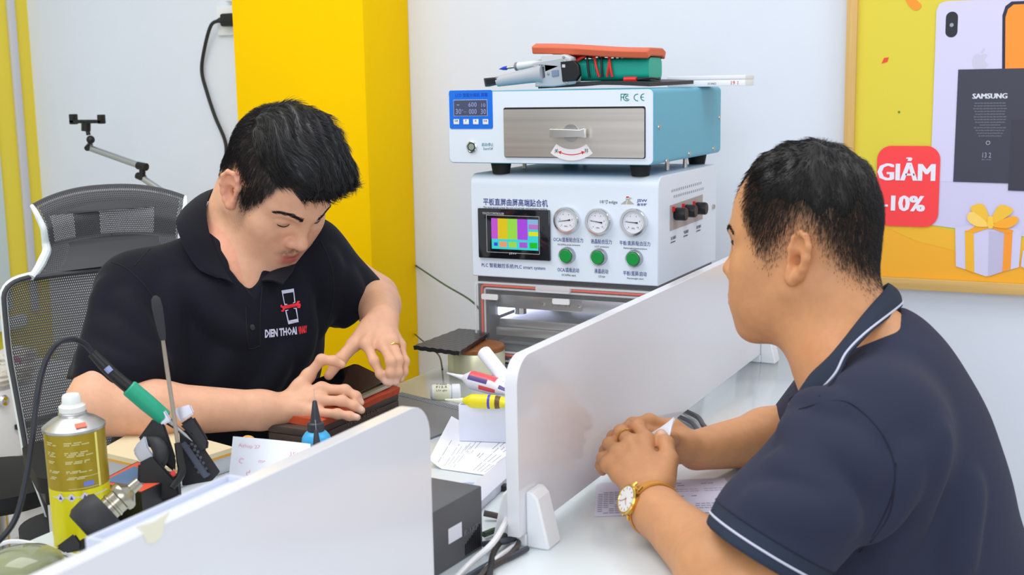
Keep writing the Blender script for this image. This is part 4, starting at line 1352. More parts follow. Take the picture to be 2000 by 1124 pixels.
for col, (ua, ub) in enumerate(((-62, -34), (-22, 34))):
    for i, h in enumerate(hs):
        uu = ua + (ub - ua) * (.55 + .45 * ((i * 37 + col * 11) % 10) / 10)
        nseg = max(2, int((uu - ua) / 3.2))
        us = np.linspace(ua, uu, nseg)
        for k_ in range(nseg - 1):
            if (k_ + i) % 5 == 4: continue
            a, b_ = on_can(us[k_], h)[0], on_can(us[k_ + 1] - .3, h)[0]
            z_ = Mc[:3, 2] * .0012
            mb.add([a, b_, b_ + z_, a + z_], [[0, 1, 2, 3]])
mb.build('printed_text', mw, cn, flat=True)
fr = MB()
for (u0, u1, h0, h1) in ((-20, 44, .0985, .0991), (-20, 44, .0845, .0851)):
    us = np.linspace(u0, u1, 12)
    fr.sheet([[on_can(u, h, .0004)[0] for h in (h0, h1)] for u in us], .0002)
fr.build('printed_frame', mw, cn, flat=True)
can_patch(8, 28, .0868, .0925, mat('mark_blue', (112, 128, 204), .5), 'blue_mark')
can_patch(38, 43, .083, .150, mat('label_edge', (232, 222, 120), .4), 'label_edge')
can_patch(-58, 60, .0735, .0752, mat('pale_band', (214, 212, 178), .5), 'pale_band')
for u in (-38, -16, 8):
    mb = MB(); p, n_, z_ = on_can(u, .0744, .0006)
    mb.prism([(.0055, 0), (0, .0055), (-.0055, 0), (0, -.0055)], frame(p, nrm(np.cross(z_, n_)), z_), .0003); w = mb.build('hazard_mark', mat('mark_white', (216, 210, 226), .5), cn, flat=True)
    mb = MB(); mb.prism([(.0022, -.002), (0, .0026), (-.0022, -.002)], frame(p + n_ * .0004, nrm(np.cross(z_, n_)), z_), .0003); mb.build('hazard_symbol', mat('navy_print_ink'), w, flat=True)
us = 20
p, n_, z_ = on_can(16, .1598, -.0055)
MB().prism([(-.007, -.003), (.006, -.003), (.006, .004), (-.007, .004)], frame(p, nrm(np.cross(z_, n_)), nrm(z_ * .60 - n_ * .80)), .0012).build('price_sticker', mat('coral_sticker', (232, 120, 92), .5), cn, flat=True)

# soldering station base with stand
def S(x, y, D): return W(x, y, D)
ss = empty('soldering_station', (-1.13, 1.22, Zb), 'small black soldering station with an orange and blue panel', 'soldering station')
c4 = [S(190, 945, 1.50), S(283, 905, 1.60), S(360, 955, 1.60), S(315, 985, 1.49)]
zt_ = .815
c4 = [onz(186, 944, zt_), onz(268, 902, zt_), onz(352, 928, zt_), onz(276, 964, zt_)]
quad_slab([np.array([*c[:2], 0]) for c in c4][::-1], Zb, zt_).build('station_case', M_black, ss)
cc = sum(c4) / 4
in4 = [np.array([*(cc + (c - cc) * .93)[:2], 0]) for c in c4]
quad_slab(in4[::-1], zt_, zt_ + .0006).build('front_sticker', mat('orange_red_sticker', (230, 92, 62), .5), ss)
tri = [onz(204, 942, zt_), onz(262, 913, zt_), onz(300, 930, zt_), onz(272, 952, zt_)]
quad_slab([t * (1, 1, 0) for t in tri][::-1], zt_ + .0006, zt_ + .0012).build('blue_picture', mat('sticker_blue', (92, 124, 164), .5), ss)
# iron holder: two raked arms with silver clips, sponge slot and perforated shield
ih = empty('iron_holder', (-1.10, 1.24, Zb), 'black raked stand holding the green handled soldering iron', 'stand')
def slab3(px, D0, D1, m, name, par, bev=.0015, label=None):
    f_ = [S(x, y, D0) for x, y in px]; b_ = [S(x, y, D1) for x, y in px]
    n = len(px)
    mb = MB(); mb.add(f_ + b_, [list(range(n))[::-1], [n + i for i in range(n)]] + [[i, (i + 1) % n, (i + 1) % n + n, i + n] for i in range(n)])
    o = mb.build(name, m, par, label)
    bm = bmesh.new(); bm.from_mesh(o.data); bmesh.ops.recalc_face_normals(bm, faces=bm.faces)
    if bev: bmesh.ops.bevel(bm, geom=list(bm.edges), offset=bev, segments=2, affect='EDGES')
    bm.to_mesh(o.data); bm.free()
    o.data.polygons.foreach_set('use_smooth', [True] * len(o.data.polygons)); o.data.set_sharp_from_angle(angle=.6)
    return o
slab3([(300, 816), (320, 824), (344, 896), (342, 924), (312, 900), (288, 862), (268, 860)], 1.585, 1.63, mat('matt_black', (44, 44, 48), .6), 'left_arm', ih, .003)
slab3([(350, 830), (378, 812), (408, 860), (406, 880), (396, 884), (372, 850)], 1.60, 1.64, mat('matt_black'), 'right_arm', ih, .003)
slab3([(300, 812), (322, 800), (336, 822), (318, 832)], 1.58, 1.61, mat('silver_clip', (206, 206, 220), .35, .5), 'silver_clip', ih, .002)
slab3([(340, 800), (372, 790), (380, 808), (352, 826)], 1.59, 1.63, mat('silver_clip'), 'silver_clip', ih, .002)
o = slab3([(350, 846), (372, 836), (430, 922), (414, 940), (356, 950)], 1.615, 1.622, mat('matt_black'), 'perforated_shield', ih, .0008)
mb = MB()
for i in range(4):
    for j in range(6):
        x, y = 362 + 6.5 * i + 5.2 * j - (3 if j % 2 else 0) * 0, 868 + 11 * j + (4 if i % 2 else 0)
        if y > 936 or x > 412: continue
        p = S(x, y, 1.6145)
        mb.lathe([(.0022, 0), (.0022, .0006)], frame(p, RT, z=-FW), 8)
mb.build('shield_hole', mat('hole_grey', (104, 106, 118), .5), o, flat=True)
slab3([(352, 868), (362, 862), (410, 930), (398, 936)], 1.606, 1.612, mat('slate_bar', (88, 92, 110), .4), 'side_bar', ih, .001)
mb = MB().tube([S(290, 862, 1.57), S(306, 868, 1.56), S(314, 886, 1.555), S(310, 906, 1.56), S(296, 916, 1.57)], [.006, .009, .010, .009, .007], 12)
mb.build('sponge_ring', mat('matt_black'), ih)
slab3([(264, 872), (284, 850), (290, 874), (302, 892), (296, 914), (272, 902), (260, 884)], 1.555, 1.575, mat('pale_foil', (190, 194, 206), .45, .4), 'foil_guard', ih, .002)
slab3([(270, 905), (300, 890), (345, 940), (352, 970), (300, 985), (268, 960)], 1.545, 1.63, M_black, 'holder_base', ih, .003)
mb = MB().cyl(S(338, 924, 1.545), S(338, 924, 1.55), .003, 12); mb.build('red_lamp', mat('red_plastic'), ih)
iron = empty('soldering_iron', S(285, 785, 1.58), 'soldering iron with a bright green grip resting in the black stand', 'soldering iron')
g0, g1 = S(251, 757, 1.575), S(323, 818, 1.59)
gd = nrm(g1 - g0); Lg = np.linalg.norm(g1 - g0)
Mi = along(g0, g1, None)
MB().lathe([(.0095, 0), (.0112, .002), (.0114, Lg * .5), (.0104, Lg * .97), (.0085, Lg)], Mi, 28).build('grip', mat('green_grip_rubber', (36, 162, 128), .5), iron)
MB().lathe([(.0060, Lg), (.0040, Lg + .012), (.0030, Lg + .018), (.0028, Lg + .034), (.0006, Lg + .046)], Mi, 16).build('iron_tip', M_steel, iron)
cab = MB().tube([g0 + gd * .004, S(228, 738, 1.57), S(205, 716, 1.565), S(180, 690, 1.56)], [.0082, .0078, .0075, .0060], 14)
cab.build('strain_relief', mat('black_plastic'), iron)
MB().tube([S(216, 727, 1.5585), S(208, 718, 1.5575)], [.0045, .0045], 8, sm=2).build('pale_mark', mat('pale_blue_print', (140, 152, 196), .5), iron)
MB().tube([S(184, 694, 1.56), S(165, 672, 1.55), S(140, 663, 1.53), S(110, 674, 1.51), S(86, 715, 1.50), S(72, 780, 1.49), S(64, 850, 1.47), S(52, 930, 1.45), S(32, 1010, 1.43), S(0, 1055, 1.42), S(-40, 1085, 1.40), S(-80, 1130, 1.395)], .0036, 8).build('cable', mat('dark_blue_black', (30, 34, 46), .45), iron)
# long cleaning brush
lb = empty('cleaning_brush', S(325, 760, 1.6), 'long thin stick with a soft dark tip standing before the black shirt', 'brush')
MB().lathe([(.002, 0), (.0055, .004), (.0066, .014), (.0062, .028), (.0045, .050), (.0032, .058)], along(S(303, 578, 1.575), S(318, 660, 1.58), None), 16).build('soft_tip', mat('dark_felt', (52, 52, 58), .9), lb)
MB().tube([S(317, 655, 1.58), S(326, 720, 1.585), S(338, 800, 1.575), S(347, 868, 1.565)], [.0024, .0028, .0028, .0026], 10).build('stick', mat('grey_beige_stick', (150, 138, 126), .4), lb)
MB().tube([S(347, 866, 1.565), S(352, 900, 1.56), S(354, 925, 1.555), S(335, 955, 1.545)], [.0045, .0052, .0052, .005], 10).build('stick_sleeve', mat('black_plastic'), lb)
# hot air nozzle in its round cradle
hn = empty('hot_air_gun', S(210, 990, 1.40), 'hot air gun with a steel nozzle in a round black cradle', 'hot air gun')
n0, n1 = S(180, 1024, 1.385), S(270, 944, 1.41)
Mn = along(n0, n1, None); Ln = np.linalg.norm(n1 - n0)
M_hot = mat('heat_stained_steel', (176, 170, 154), .22, 1.0, noise=(30, .12))
MB().lathe([(.0140, -.01), (.0140, Ln * .42), (.0150, Ln * .43), (.0150, Ln * .47), (.0140, Ln * .48), (.0140, Ln * .58), (.0168, Ln * .60), (.0178, Ln * .66), (.0170, Ln * .72), (.0105, Ln * .80), (.0070, Ln * .84), (.0062, Ln * 1.02), (.0045, Ln * 1.02), (.0045, Ln * .9), (0, Ln * .9)], Mn, 36).build('nozzle', M_hot, hn)
MB().lathe([(.0150, -.012), (.0235, -.012), (.0275, -.006), (.0285, .006), (.0275, .018), (.0245, .023), (.0215, .018), (.0170, -.002)], Mn, 36).build('cradle_ring', mat('matt_black'), hn)
pz = (n0 + n1) / 2
MB().cyl((n0[0], n0[1], ZT), (n0[0], n0[1], n0[2] - .02), .016, 20).cyl((n0[0], n0[1], ZT), (n0[0], n0[1], ZT + .006), .035, 28).build('cradle_post', mat('matt_black'), hn)
slab3([(108, 1070), (146, 1042), (160, 1062), (158, 1076), (128, 1082)], 1.33, 1.37, M_black, 'cradle_foot', hn, .002)
# white slim tray behind the near partition
wt = MB()
tx0, tx1, ty0, ty1, tz = -.659, -.6355, .625, .785, .982
wt.box((tx0, ty0, .7505), (tx0 + .003, ty1, tz), .0008).box((tx1 - .003, ty0, .7505), (tx1, ty1, tz), .0008).box((tx0 + .003, ty0, .7505), (tx1 - .003, ty0 + .003, tz)).box((tx0 + .003, ty1 - .003, .7505), (tx1 - .003, ty1, tz)).box((tx0 + .003, ty0 + .003, .970), (tx1 - .003, ty1 - .003, .977))
tag(wt.build('file_holder', mat('frosted_white', (214, 220, 236), .3)), 'slim white holder standing against the near partition', 'holder')
# cream preheater
ph_ = empty('preheater', (-1.22, 1.32, Zb), 'cream topped heating plate with an orange edge beside the iron stand', 'heating plate')
q4 = [onz(190, 882, .785), onz(330, 914, .785), onz(457, 874, .785), onz(288, 828, .785)]
q4 = [np.array([p[0], p[1], 0]) for p in q4]
cc = sum(q4) / 4
quad_slab([cc + (p - cc) * 1.0 for p in q4][::-1], .778, .785).build('cream_plate', mat('cream_plate', (222, 208, 172), .5), ph_)
quad_slab([cc + (p - cc) * 1.005 for p in q4][::-1], .7745, .778).build('orange_edge', mat('orange_edge', (224, 160, 60), .5), ph_)
quad_slab([cc + (p - cc) * .97 for p in q4][::-1], .7505, .7745).build('metal_case', mat('pale_metal', (196, 198, 202), .35, .6), ph_)
for px in ((290, 822), (262, 836)):
    pass
for p, nm in ((onz(292, 826, .788), 0), (onz(484, 868, .776), 1)):
    MB().lathe([(.012, -.006), (.013, -.003), (.013, .003), (.011, .006), (0, .006)], frame(p, (1, 0, 0), z=nrm((.3, -.9, .3))), 20).build('orange_knob', mat('orange_knob', (232, 172, 84), .5), ph_)
# handwritten note
nA, nB, nC, nD = W(455, 853, 1.75), W(606, 868, 1.77), onz(612, 952, ZT + .001), onz(445, 936, ZT + .001)
nt_ = empty('paper_note', nD, 'white note with pink handwriting beside the heating plate', 'note')
G = [[(nA * (1 - u) + nB * u) * (1 - v) + (nD * (1 - u) + nC * u) * v + FW * .006 * math.sin(3 * u + v) for v in np.linspace(0, 1, 8)] for u in np.linspace(0, 1, 12)]
MB().sheet(G, .0004).build('sheet', mat('white_paper'), nt_)
mb = MB()
ex_, ey_ = nrm(nB - nA), nrm(nA - nD)
for s, u, v, w_ in (('Azhop 27', .08, .26, .030), ('Cuf', .1, .62, .016), ('mp Khang', .34, .60, .034), ('dai', .2, .9, .014), ('3500', .72, .34, .018), ('noi', .74, .72, .012)):
    p = (nA * (1 - u) + nB * u) * (1 - v) + (nD * (1 - u) + nC * u) * v + FW * (.006 * math.sin(3 * u + v) - .0012)
    add_text(mb, s, frame(p, ex_, ey_), w=w_, th=.0002)
mb.build('handwriting', mat('pink_ink', (236, 176, 196), .7), nt_, flat=True)
# blue glue bottles with needle caps
def needle_bottle(x, y, D, sc, label, body=True):
    base = W(x, y, D); base = np.array([base[0], base[1], ZT + .003])
    e = empty('glue_bottle', base, label, 'glue bottle', None)
    M = frame(base, (1, 0, 0), (0, 1, 0)) @ np.diag([sc, sc, sc, 1])
    MB().lathe([(.018, 0), (.0205, .002), (.0208, .005), (.0208, .030), (.0195, .036), (.0150, .042), (.0115, .044)], M, 36).build('bottle_body', mat('sky_blue_plastic', (64, 172, 228), .3), e)
    MB().lathe([(.0112, .043), (.0116, .044), (.0116, .055), (.0108, .056), (.0078, .057), (.0052, .072), (.0032, .086), (.0022, .0875), (0, .0875)], M, 28).build('needle_cap', mat('charcoal_plastic', (54, 56, 64), .4), e)
    MB().cyl(base + np.array([0, 0, .087 * sc]), base + np.array([-.0005, 0, .104 * sc]), .00035, 6).build('needle', M_steel, e)
    return e
bp_ = onz(620, 905, ZT)
needle_bottle(620, 905, np.dot(bp_ - CAM, FW), 1.06, 'blue glue bottle with a dark needle cap in front of the hands')
bp2 = onz(622, 945, ZT)
needle_bottle(622, 945, np.dot(bp2 - CAM, FW), .86, 'smaller glue bottle whose dark cap just shows over the near partition')
# glass dome at the lower left edge, white cable
gj = onz(50, 1135, ZT)
gd_ = empty('glass_jar', gj, 'olive green glass jar at the bottom left corner', 'jar')
MB().lathe([(.038, 0), (.043, .004), (.044, .018), (.041, .026), (.030, .034), (.014, .038), (0, .039)], frame((gj[0], gj[1], ZT), (1, 0, 0), (0, 1, 0)), 44).build('glass', mat('olive_glass', (150, 156, 118), .08, alpha=.8, coat=.5), gd_)
cable([dz(-60, 1090, .006), dz(0, 1064, .008), dz(30, 1058, .010), dz(70, 1064, .007), dz(110, 1075, .004), dz(170, 1095, .004)], .0028, M_cable_w, 'white cable at the lower left beside the spray can')

# ================================================================== behind: cabinet with clutter, stool
cab_ = empty('drawer_cabinet', (-2.85, 2.2, 0), 'white drawer cabinet against the yellow wall at the far left', 'cabinet')
CX = -2.62
ctz = onx(20, 752, CX)[2]
MB().box((XL + .04, 1.3, .05), (CX - .018, 2.55, ctz), .003).build('cabinet_body', M_white, cab_)
for z0_, z1_ in ((ctz - .20, ctz - .012), (ctz - .42, ctz - .208)):
    for y0_ in (1.32, 1.73, 2.14):
        d_ = MB().box((CX - .018, y0_, z0_), (CX, y0_ + .40, z1_), .002).build('drawer', M_white, cab_)
        MB().box((CX, y0_ + .13, z0_ + .075), (CX + .02, y0_ + .27, z0_ + .09), .003).build('drawer_handle', M_black, d_)
MB().lathe([(.014, 0), (.016, .01), (.012, .016), (0, .018)], frame(onx(3, 783, CX), (0, 1, 0), (0, 0, 1)), 20).build('lock', M_chrome, cab_)
for px, lab, col in (((22, 700), 'white fluffy duster at the back of the cabinet', (222, 216, 208)), ((14, 732), 'white furry cloth heaped at the cabinet front', (218, 212, 204))):
    p = onx(px[0], px[1], CX - .10 if px[1] < 720 else CX - .03)
    bm = bmesh.new(); bmesh.ops.create_icosphere(bm, subdivisions=5, radius=1.0)
    for v in bm.verts:
        n3 = np.array(v.co)
        f_ = 1 + .10 * math.sin(n3[0] * 9 + n3[1] * 7) + .08 * math.sin(n3[2] * 13 + n3[1] * 5) + random.uniform(-.06, .06)
        v.co = Vector(p + n3 * f_ * np.array([.05, .075, .026]) + np.array([0, 0, 0]))
        if v.co.z < ctz + .001: v.co.z = ctz + .001
    bm.verts.index_update()
    mb = MB(); mb.add([tuple(v.co) for v in bm.verts], [[v.index for v in f.verts] for f in bm.faces]); bm.free()
    tag(mb.build('fluffy_cloth', mat('fur_%d' % col[0], col, .95), sharp=180), lab, 'cloth')
p = onx(30, 715, CX - .05)
cu = MB().lathe([(.014, 0), (.0145, .055), (0, .055)], frame((p[0], p[1], ctz), (1, 0, 0), (0, 1, 0)), 20)
tag(cu.build('marker_tin', mat('magenta_print', (196, 60, 130), .5)), 'small magenta tube standing on the cabinet', 'tube')
st_ = empty('stool', W(-14, 945, 2.62) * (1, 1, 0), 'black round stool at the far left behind the desk', 'stool')
sc_ = W(-14, 945, 2.62)
Mst = frame((sc_[0], sc_[1], 0), (1, 0, 0), (0, 1, 0))
sz = sc_[2]
MB().lathe([(.10, sz - .03), (.155, sz - .025), (.165, sz - .01), (.160, sz + .012), (.13, sz + .02), (0, sz + .022)], Mst, 40).build('seat', M_rubber, st_)
MB().lathe([(.025, .06), (.025, sz - .03)], Mst, 16).build('post', M_chrome, st_)
MB().lathe([(.19, 0), (.20, .01), (.18, .03), (.03, .06), (0, .06)], Mst, 40).build('base', M_chrome, st_)

# ================================================================== smooth implicit modelling (one continuous skin per body)
def _smin(a, b, k):
    if k <= 0: return np.minimum(a, b)
    h = np.maximum(k - np.abs(a - b), 0) / k
    return np.minimum(a, b) - h * h * k * .25


def _smax(a, b, k):
    return -_smin(-a, -b, k)


class Field:
    def __init__(self):
        self.p = []          # (fn, sign, k, centre, bound radius)
        self.clip = []       # fn applied at the end (smooth intersections)
        self.disp = None

    def cone(self, a, b, ra, rb=None, k=.02, s=1, flat=None):
        """tapered capsule; flat=(axis, ratio) squashes it along a direction"""
        a, b = np.asarray(a, float), np.asarray(b, float)
        rb = ra if rb is None else rb
        ba = b - a
        L2 = max(ba @ ba, 1e-12)
        if flat is None:
            def fn(P):
                h = np.clip(((P - a) @ ba) / L2, 0, 1)
                return np.linalg.norm(P - a - h[:, None] * ba, axis=1) - (ra + (rb - ra) * h)
        else:
            ax, q = nrm(flat[0]), flat[1]
            ax = nrm(ax - ba * (ax @ ba) / L2)

            def fn(P):
                h = np.clip(((P - a) @ ba) / L2, 0, 1)
                d = P - a - h[:, None] * ba
                c = d @ ax
                d = d + ax[None] * (c * (1 / q - 1))[:, None]
                return (np.linalg.norm(d, axis=1) - (ra + (rb - ra) * h)) * (q if q < 1 else 1)
        self.p.append((fn, s, k, (a + b) / 2, math.sqrt(L2) / 2 + max(ra, rb)))
        return self

    def chain(self, pts, rs, k=.01, s=1, flat=None):
        for i in range(len(pts) - 1):
            self.cone(pts[i], pts[i + 1], rs[i], rs[i + 1], k, s, flat)
        return self

    def ell(self, c, r, k=.02, s=1, R=None):
        c, r = np.asarray(c, float), np.asarray(r, float)
        R = np.eye(3) if R is None else np.asarray(R)[:3, :3]

        def fn(P):
            q = (P - c) @ R
            k0 = np.linalg.norm(q / r, axis=1)
            k1 = np.linalg.norm(q / (r * r), axis=1) + 1e-9
            return k0 * (k0 - 1) / k1
        self.p.append((fn, s, k, c, r.max()))
        return self

    def half(self, o, n, k=.0):
        """keep the side the normal points to"""
        o, n = np.asarray(o, float), nrm(n)
        self.clip.append((lambda P: -((P - o) @ n), k))
        return self

    def eval(self, P, idx=None, clip=True):
        d = np.full(len(P), 1.0)
        for i in (range(len(self.p)) if idx is None else idx):
            fn, s, k, c, r = self.p[i]
            v = fn(P)
            d = _smin(d, v, k) if s > 0 else _smax(d, -v, k)
        if clip:
            for fn, k in self.clip:
                d = _smax(d, fn(P), k)
        if self.disp is not None:
            d = d + self.disp(P)
        return d

    def mesh(self, h, B=16):
        lo = np.min([p[3] - p[4] for p in self.p if p[1] > 0], axis=0) - .02
        hi = np.max([p[3] + p[4] for p in self.p if p[1] > 0], axis=0) + .02
        nb = np.ceil((hi - lo) / (h * B)).astype(int)
        gi = np.stack(np.meshgrid(*[np.arange(n) for n in nb], indexing='ij'), -1).reshape(-1, 3)
        cen = lo + (gi + .5) * h * B
        hd = h * (B + 2) * .87
        near = np.zeros((len(cen), len(self.p)), bool)
        for i, (fn, s, k, c, r) in enumerate(self.p):
            near[:, i] = np.linalg.norm(cen - c, axis=1) < r + hd + k + .035
        keep = near[:, [i for i, p in enumerate(self.p) if p[1] > 0]].any(1)
        N = nb * B + 3
        ids, vs, quads = [], [], []
        r1 = np.arange(B + 1)
        loc = np.stack(np.meshgrid(r1, r1, r1, indexing='ij'), -1).reshape(-1, 3)
        for bi in np.nonzero(keep)[0]:
            idx = np.nonzero(near[bi])[0]
            cd = self.eval(cen[bi][None], idx)[0]
            if abs(cd) > hd * 1.6 + .02: continue
            base = gi[bi] * B
            P = lo + (base + loc) * h
            V = self.eval(P, idx).reshape(B + 1, B + 1, B + 1)
            if V.min() > 0 or V.max() < 0: continue
            ins = V < 0
            acc = np.zeros((B, B, B, 3)); cnt = np.zeros((B, B, B))
            for ax in range(3):
                o = [a for a in range(3) if a != ax]
                for s1 in (0, 1):
                    for s2 in (0, 1):
                        sl0 = [None] * 3; sl1 = [None] * 3
                        sl0[ax] = slice(0, B); sl1[ax] = slice(1, B + 1)
                        for q, ss in zip(o, (s1, s2)):
                            sl0[q] = sl1[q] = slice(ss, B + ss)
                        a, b = V[tuple(sl0)], V[tuple(sl1)]
                        cr = (a < 0) != (b < 0)
                        t = np.where(cr, a / np.where(cr, a - b, 1), 0)
                        off = np.zeros((B, B, B, 3))
                        off[..., ax] = t
                        off[..., o[0]] = s1
                        off[..., o[1]] = s2
                        acc += off * cr[..., None]
                        cnt += cr
            act = cnt > 0
            ci = np.argwhere(act)
            pos = lo + (base + ci + acc[act] / cnt[act][:, None]) * h
            g = ci + base + 1
            ids.append((g[:, 0] * N[1] + g[:, 1]) * N[2] + g[:, 2])
            vs.append(pos)
            for ax in range(3):
                o1, o2 = (ax + 1) % 3, (ax + 2) % 3
                sl0 = [slice(0, B)] * 3; sl1 = [slice(0, B)] * 3
                sl1[ax] = slice(1, B + 1)
                a, b = ins[tuple(sl0)], ins[tuple(sl1)]
                e = np.argwhere(a != b)
                if not len(e): continue
                flip = a[e[:, 0], e[:, 1], e[:, 2]]
                g = e + base + 1
                def cid(d1, d2):
                    q = g.copy(); q[:, o1] += d1; q[:, o2] += d2
                    return (q[:, 0] * N[1] + q[:, 1]) * N[2] + q[:, 2]
                Q = np.stack([cid(-1, -1), cid(0, -1), cid(0, 0), cid(-1, 0)], 1)
                Q[~flip] = Q[~flip][:, ::-1]
                quads.append(Q)
        ids = np.concatenate(ids); V = np.concatenate(vs); Q = np.concatenate(quads)
        od = np.argsort(ids); ids, V = ids[od], V[od]
        k = np.searchsorted(ids, Q); k = np.clip(k, 0, len(ids) - 1)
        ok = (ids[k] == Q).all(1)
        return V, k[ok]

    def normal(self, P, e=.0008):
        n = np.stack([self.eval(P + e * np.eye(3)[i]) - self.eval(P - e * np.eye(3)[i]) for i in range(3)], 1)
        return n / (np.linalg.norm(n, axis=1)[:, None] + 1e-12)


def relax(V, Q, it=2, lam=.5):
    n = len(V)
    for _ in range(it):
        S = np.zeros_like(V); c = np.zeros(n)
        for a, b in ((0, 1), (1, 2), (2, 3), (3, 0)):
            np.add.at(S, Q[:, a], V[Q[:, b]]); np.add.at(c, Q[:, a], 1)
            np.add.at(S, Q[:, b], V[Q[:, a]]); np.add.at(c, Q[:, b], 1)
        V = V + lam * (S / np.maximum(c, 1)[:, None] - V)
    return V


def mesh_np(name, V, Q, mats, parent=None, label=None, attrs=None, smooth=True):
    me = bpy.data.meshes.new(name)
    me.vertices.add(len(V)); me.vertices.foreach_set('co', np.asarray(V, np.float32).ravel())
    k = Q.shape[1]
    me.loops.add(Q.size); me.loops.foreach_set('vertex_index', Q.astype(np.int32).ravel())
    me.polygons.add(len(Q)); me.polygons.foreach_set('loop_start', np.arange(0, Q.size, k, dtype=np.int32))
    me.polygons.foreach_set('use_smooth', [smooth] * len(Q))
    me.update(calc_edges=True)
    me.validate()
    for nm, val in (attrs or {}).items():
        if val.ndim == 2:
            a = me.attributes.new(nm, 'FLOAT_COLOR', 'POINT')
            a.data.foreach_set('color', np.column_stack([val, np.ones(len(val))]).astype(np.float32).ravel())
        else:
            a = me.attributes.new(nm, 'FLOAT', 'POINT')
            a.data.foreach_set('value', val.astype(np.float32))
    return link(name, me, mats, parent, label)


def headframe(o, yaw, pitch, roll, s=1.0):
    y, p, r = [math.radians(v) for v in (yaw, pitch, roll)]
    Rz = np.array([[math.cos(y), -math.sin(y), 0], [math.sin(y), math.cos(y), 0], [0, 0, 1]])
    Ry = np.array([[math.cos(p), 0, math.sin(p)], [0, 1, 0], [-math.sin(p), 0, math.cos(p)]])
    Rx = np.array([[1, 0, 0], [0, math.cos(r), -math.sin(r)], [0, math.sin(r), math.cos(r)]])
    M = np.eye(4)
    M[:3, :3] = Rz @ Ry @ Rx
    M[:3, 3] = o
    return M


def L2W(M, p):
    return np.asarray(p, float) @ M[:3, :3].T + M[:3, 3]


def W2L(M, P):
    return (np.asarray(P) - M[:3, 3]) @ M[:3, :3]


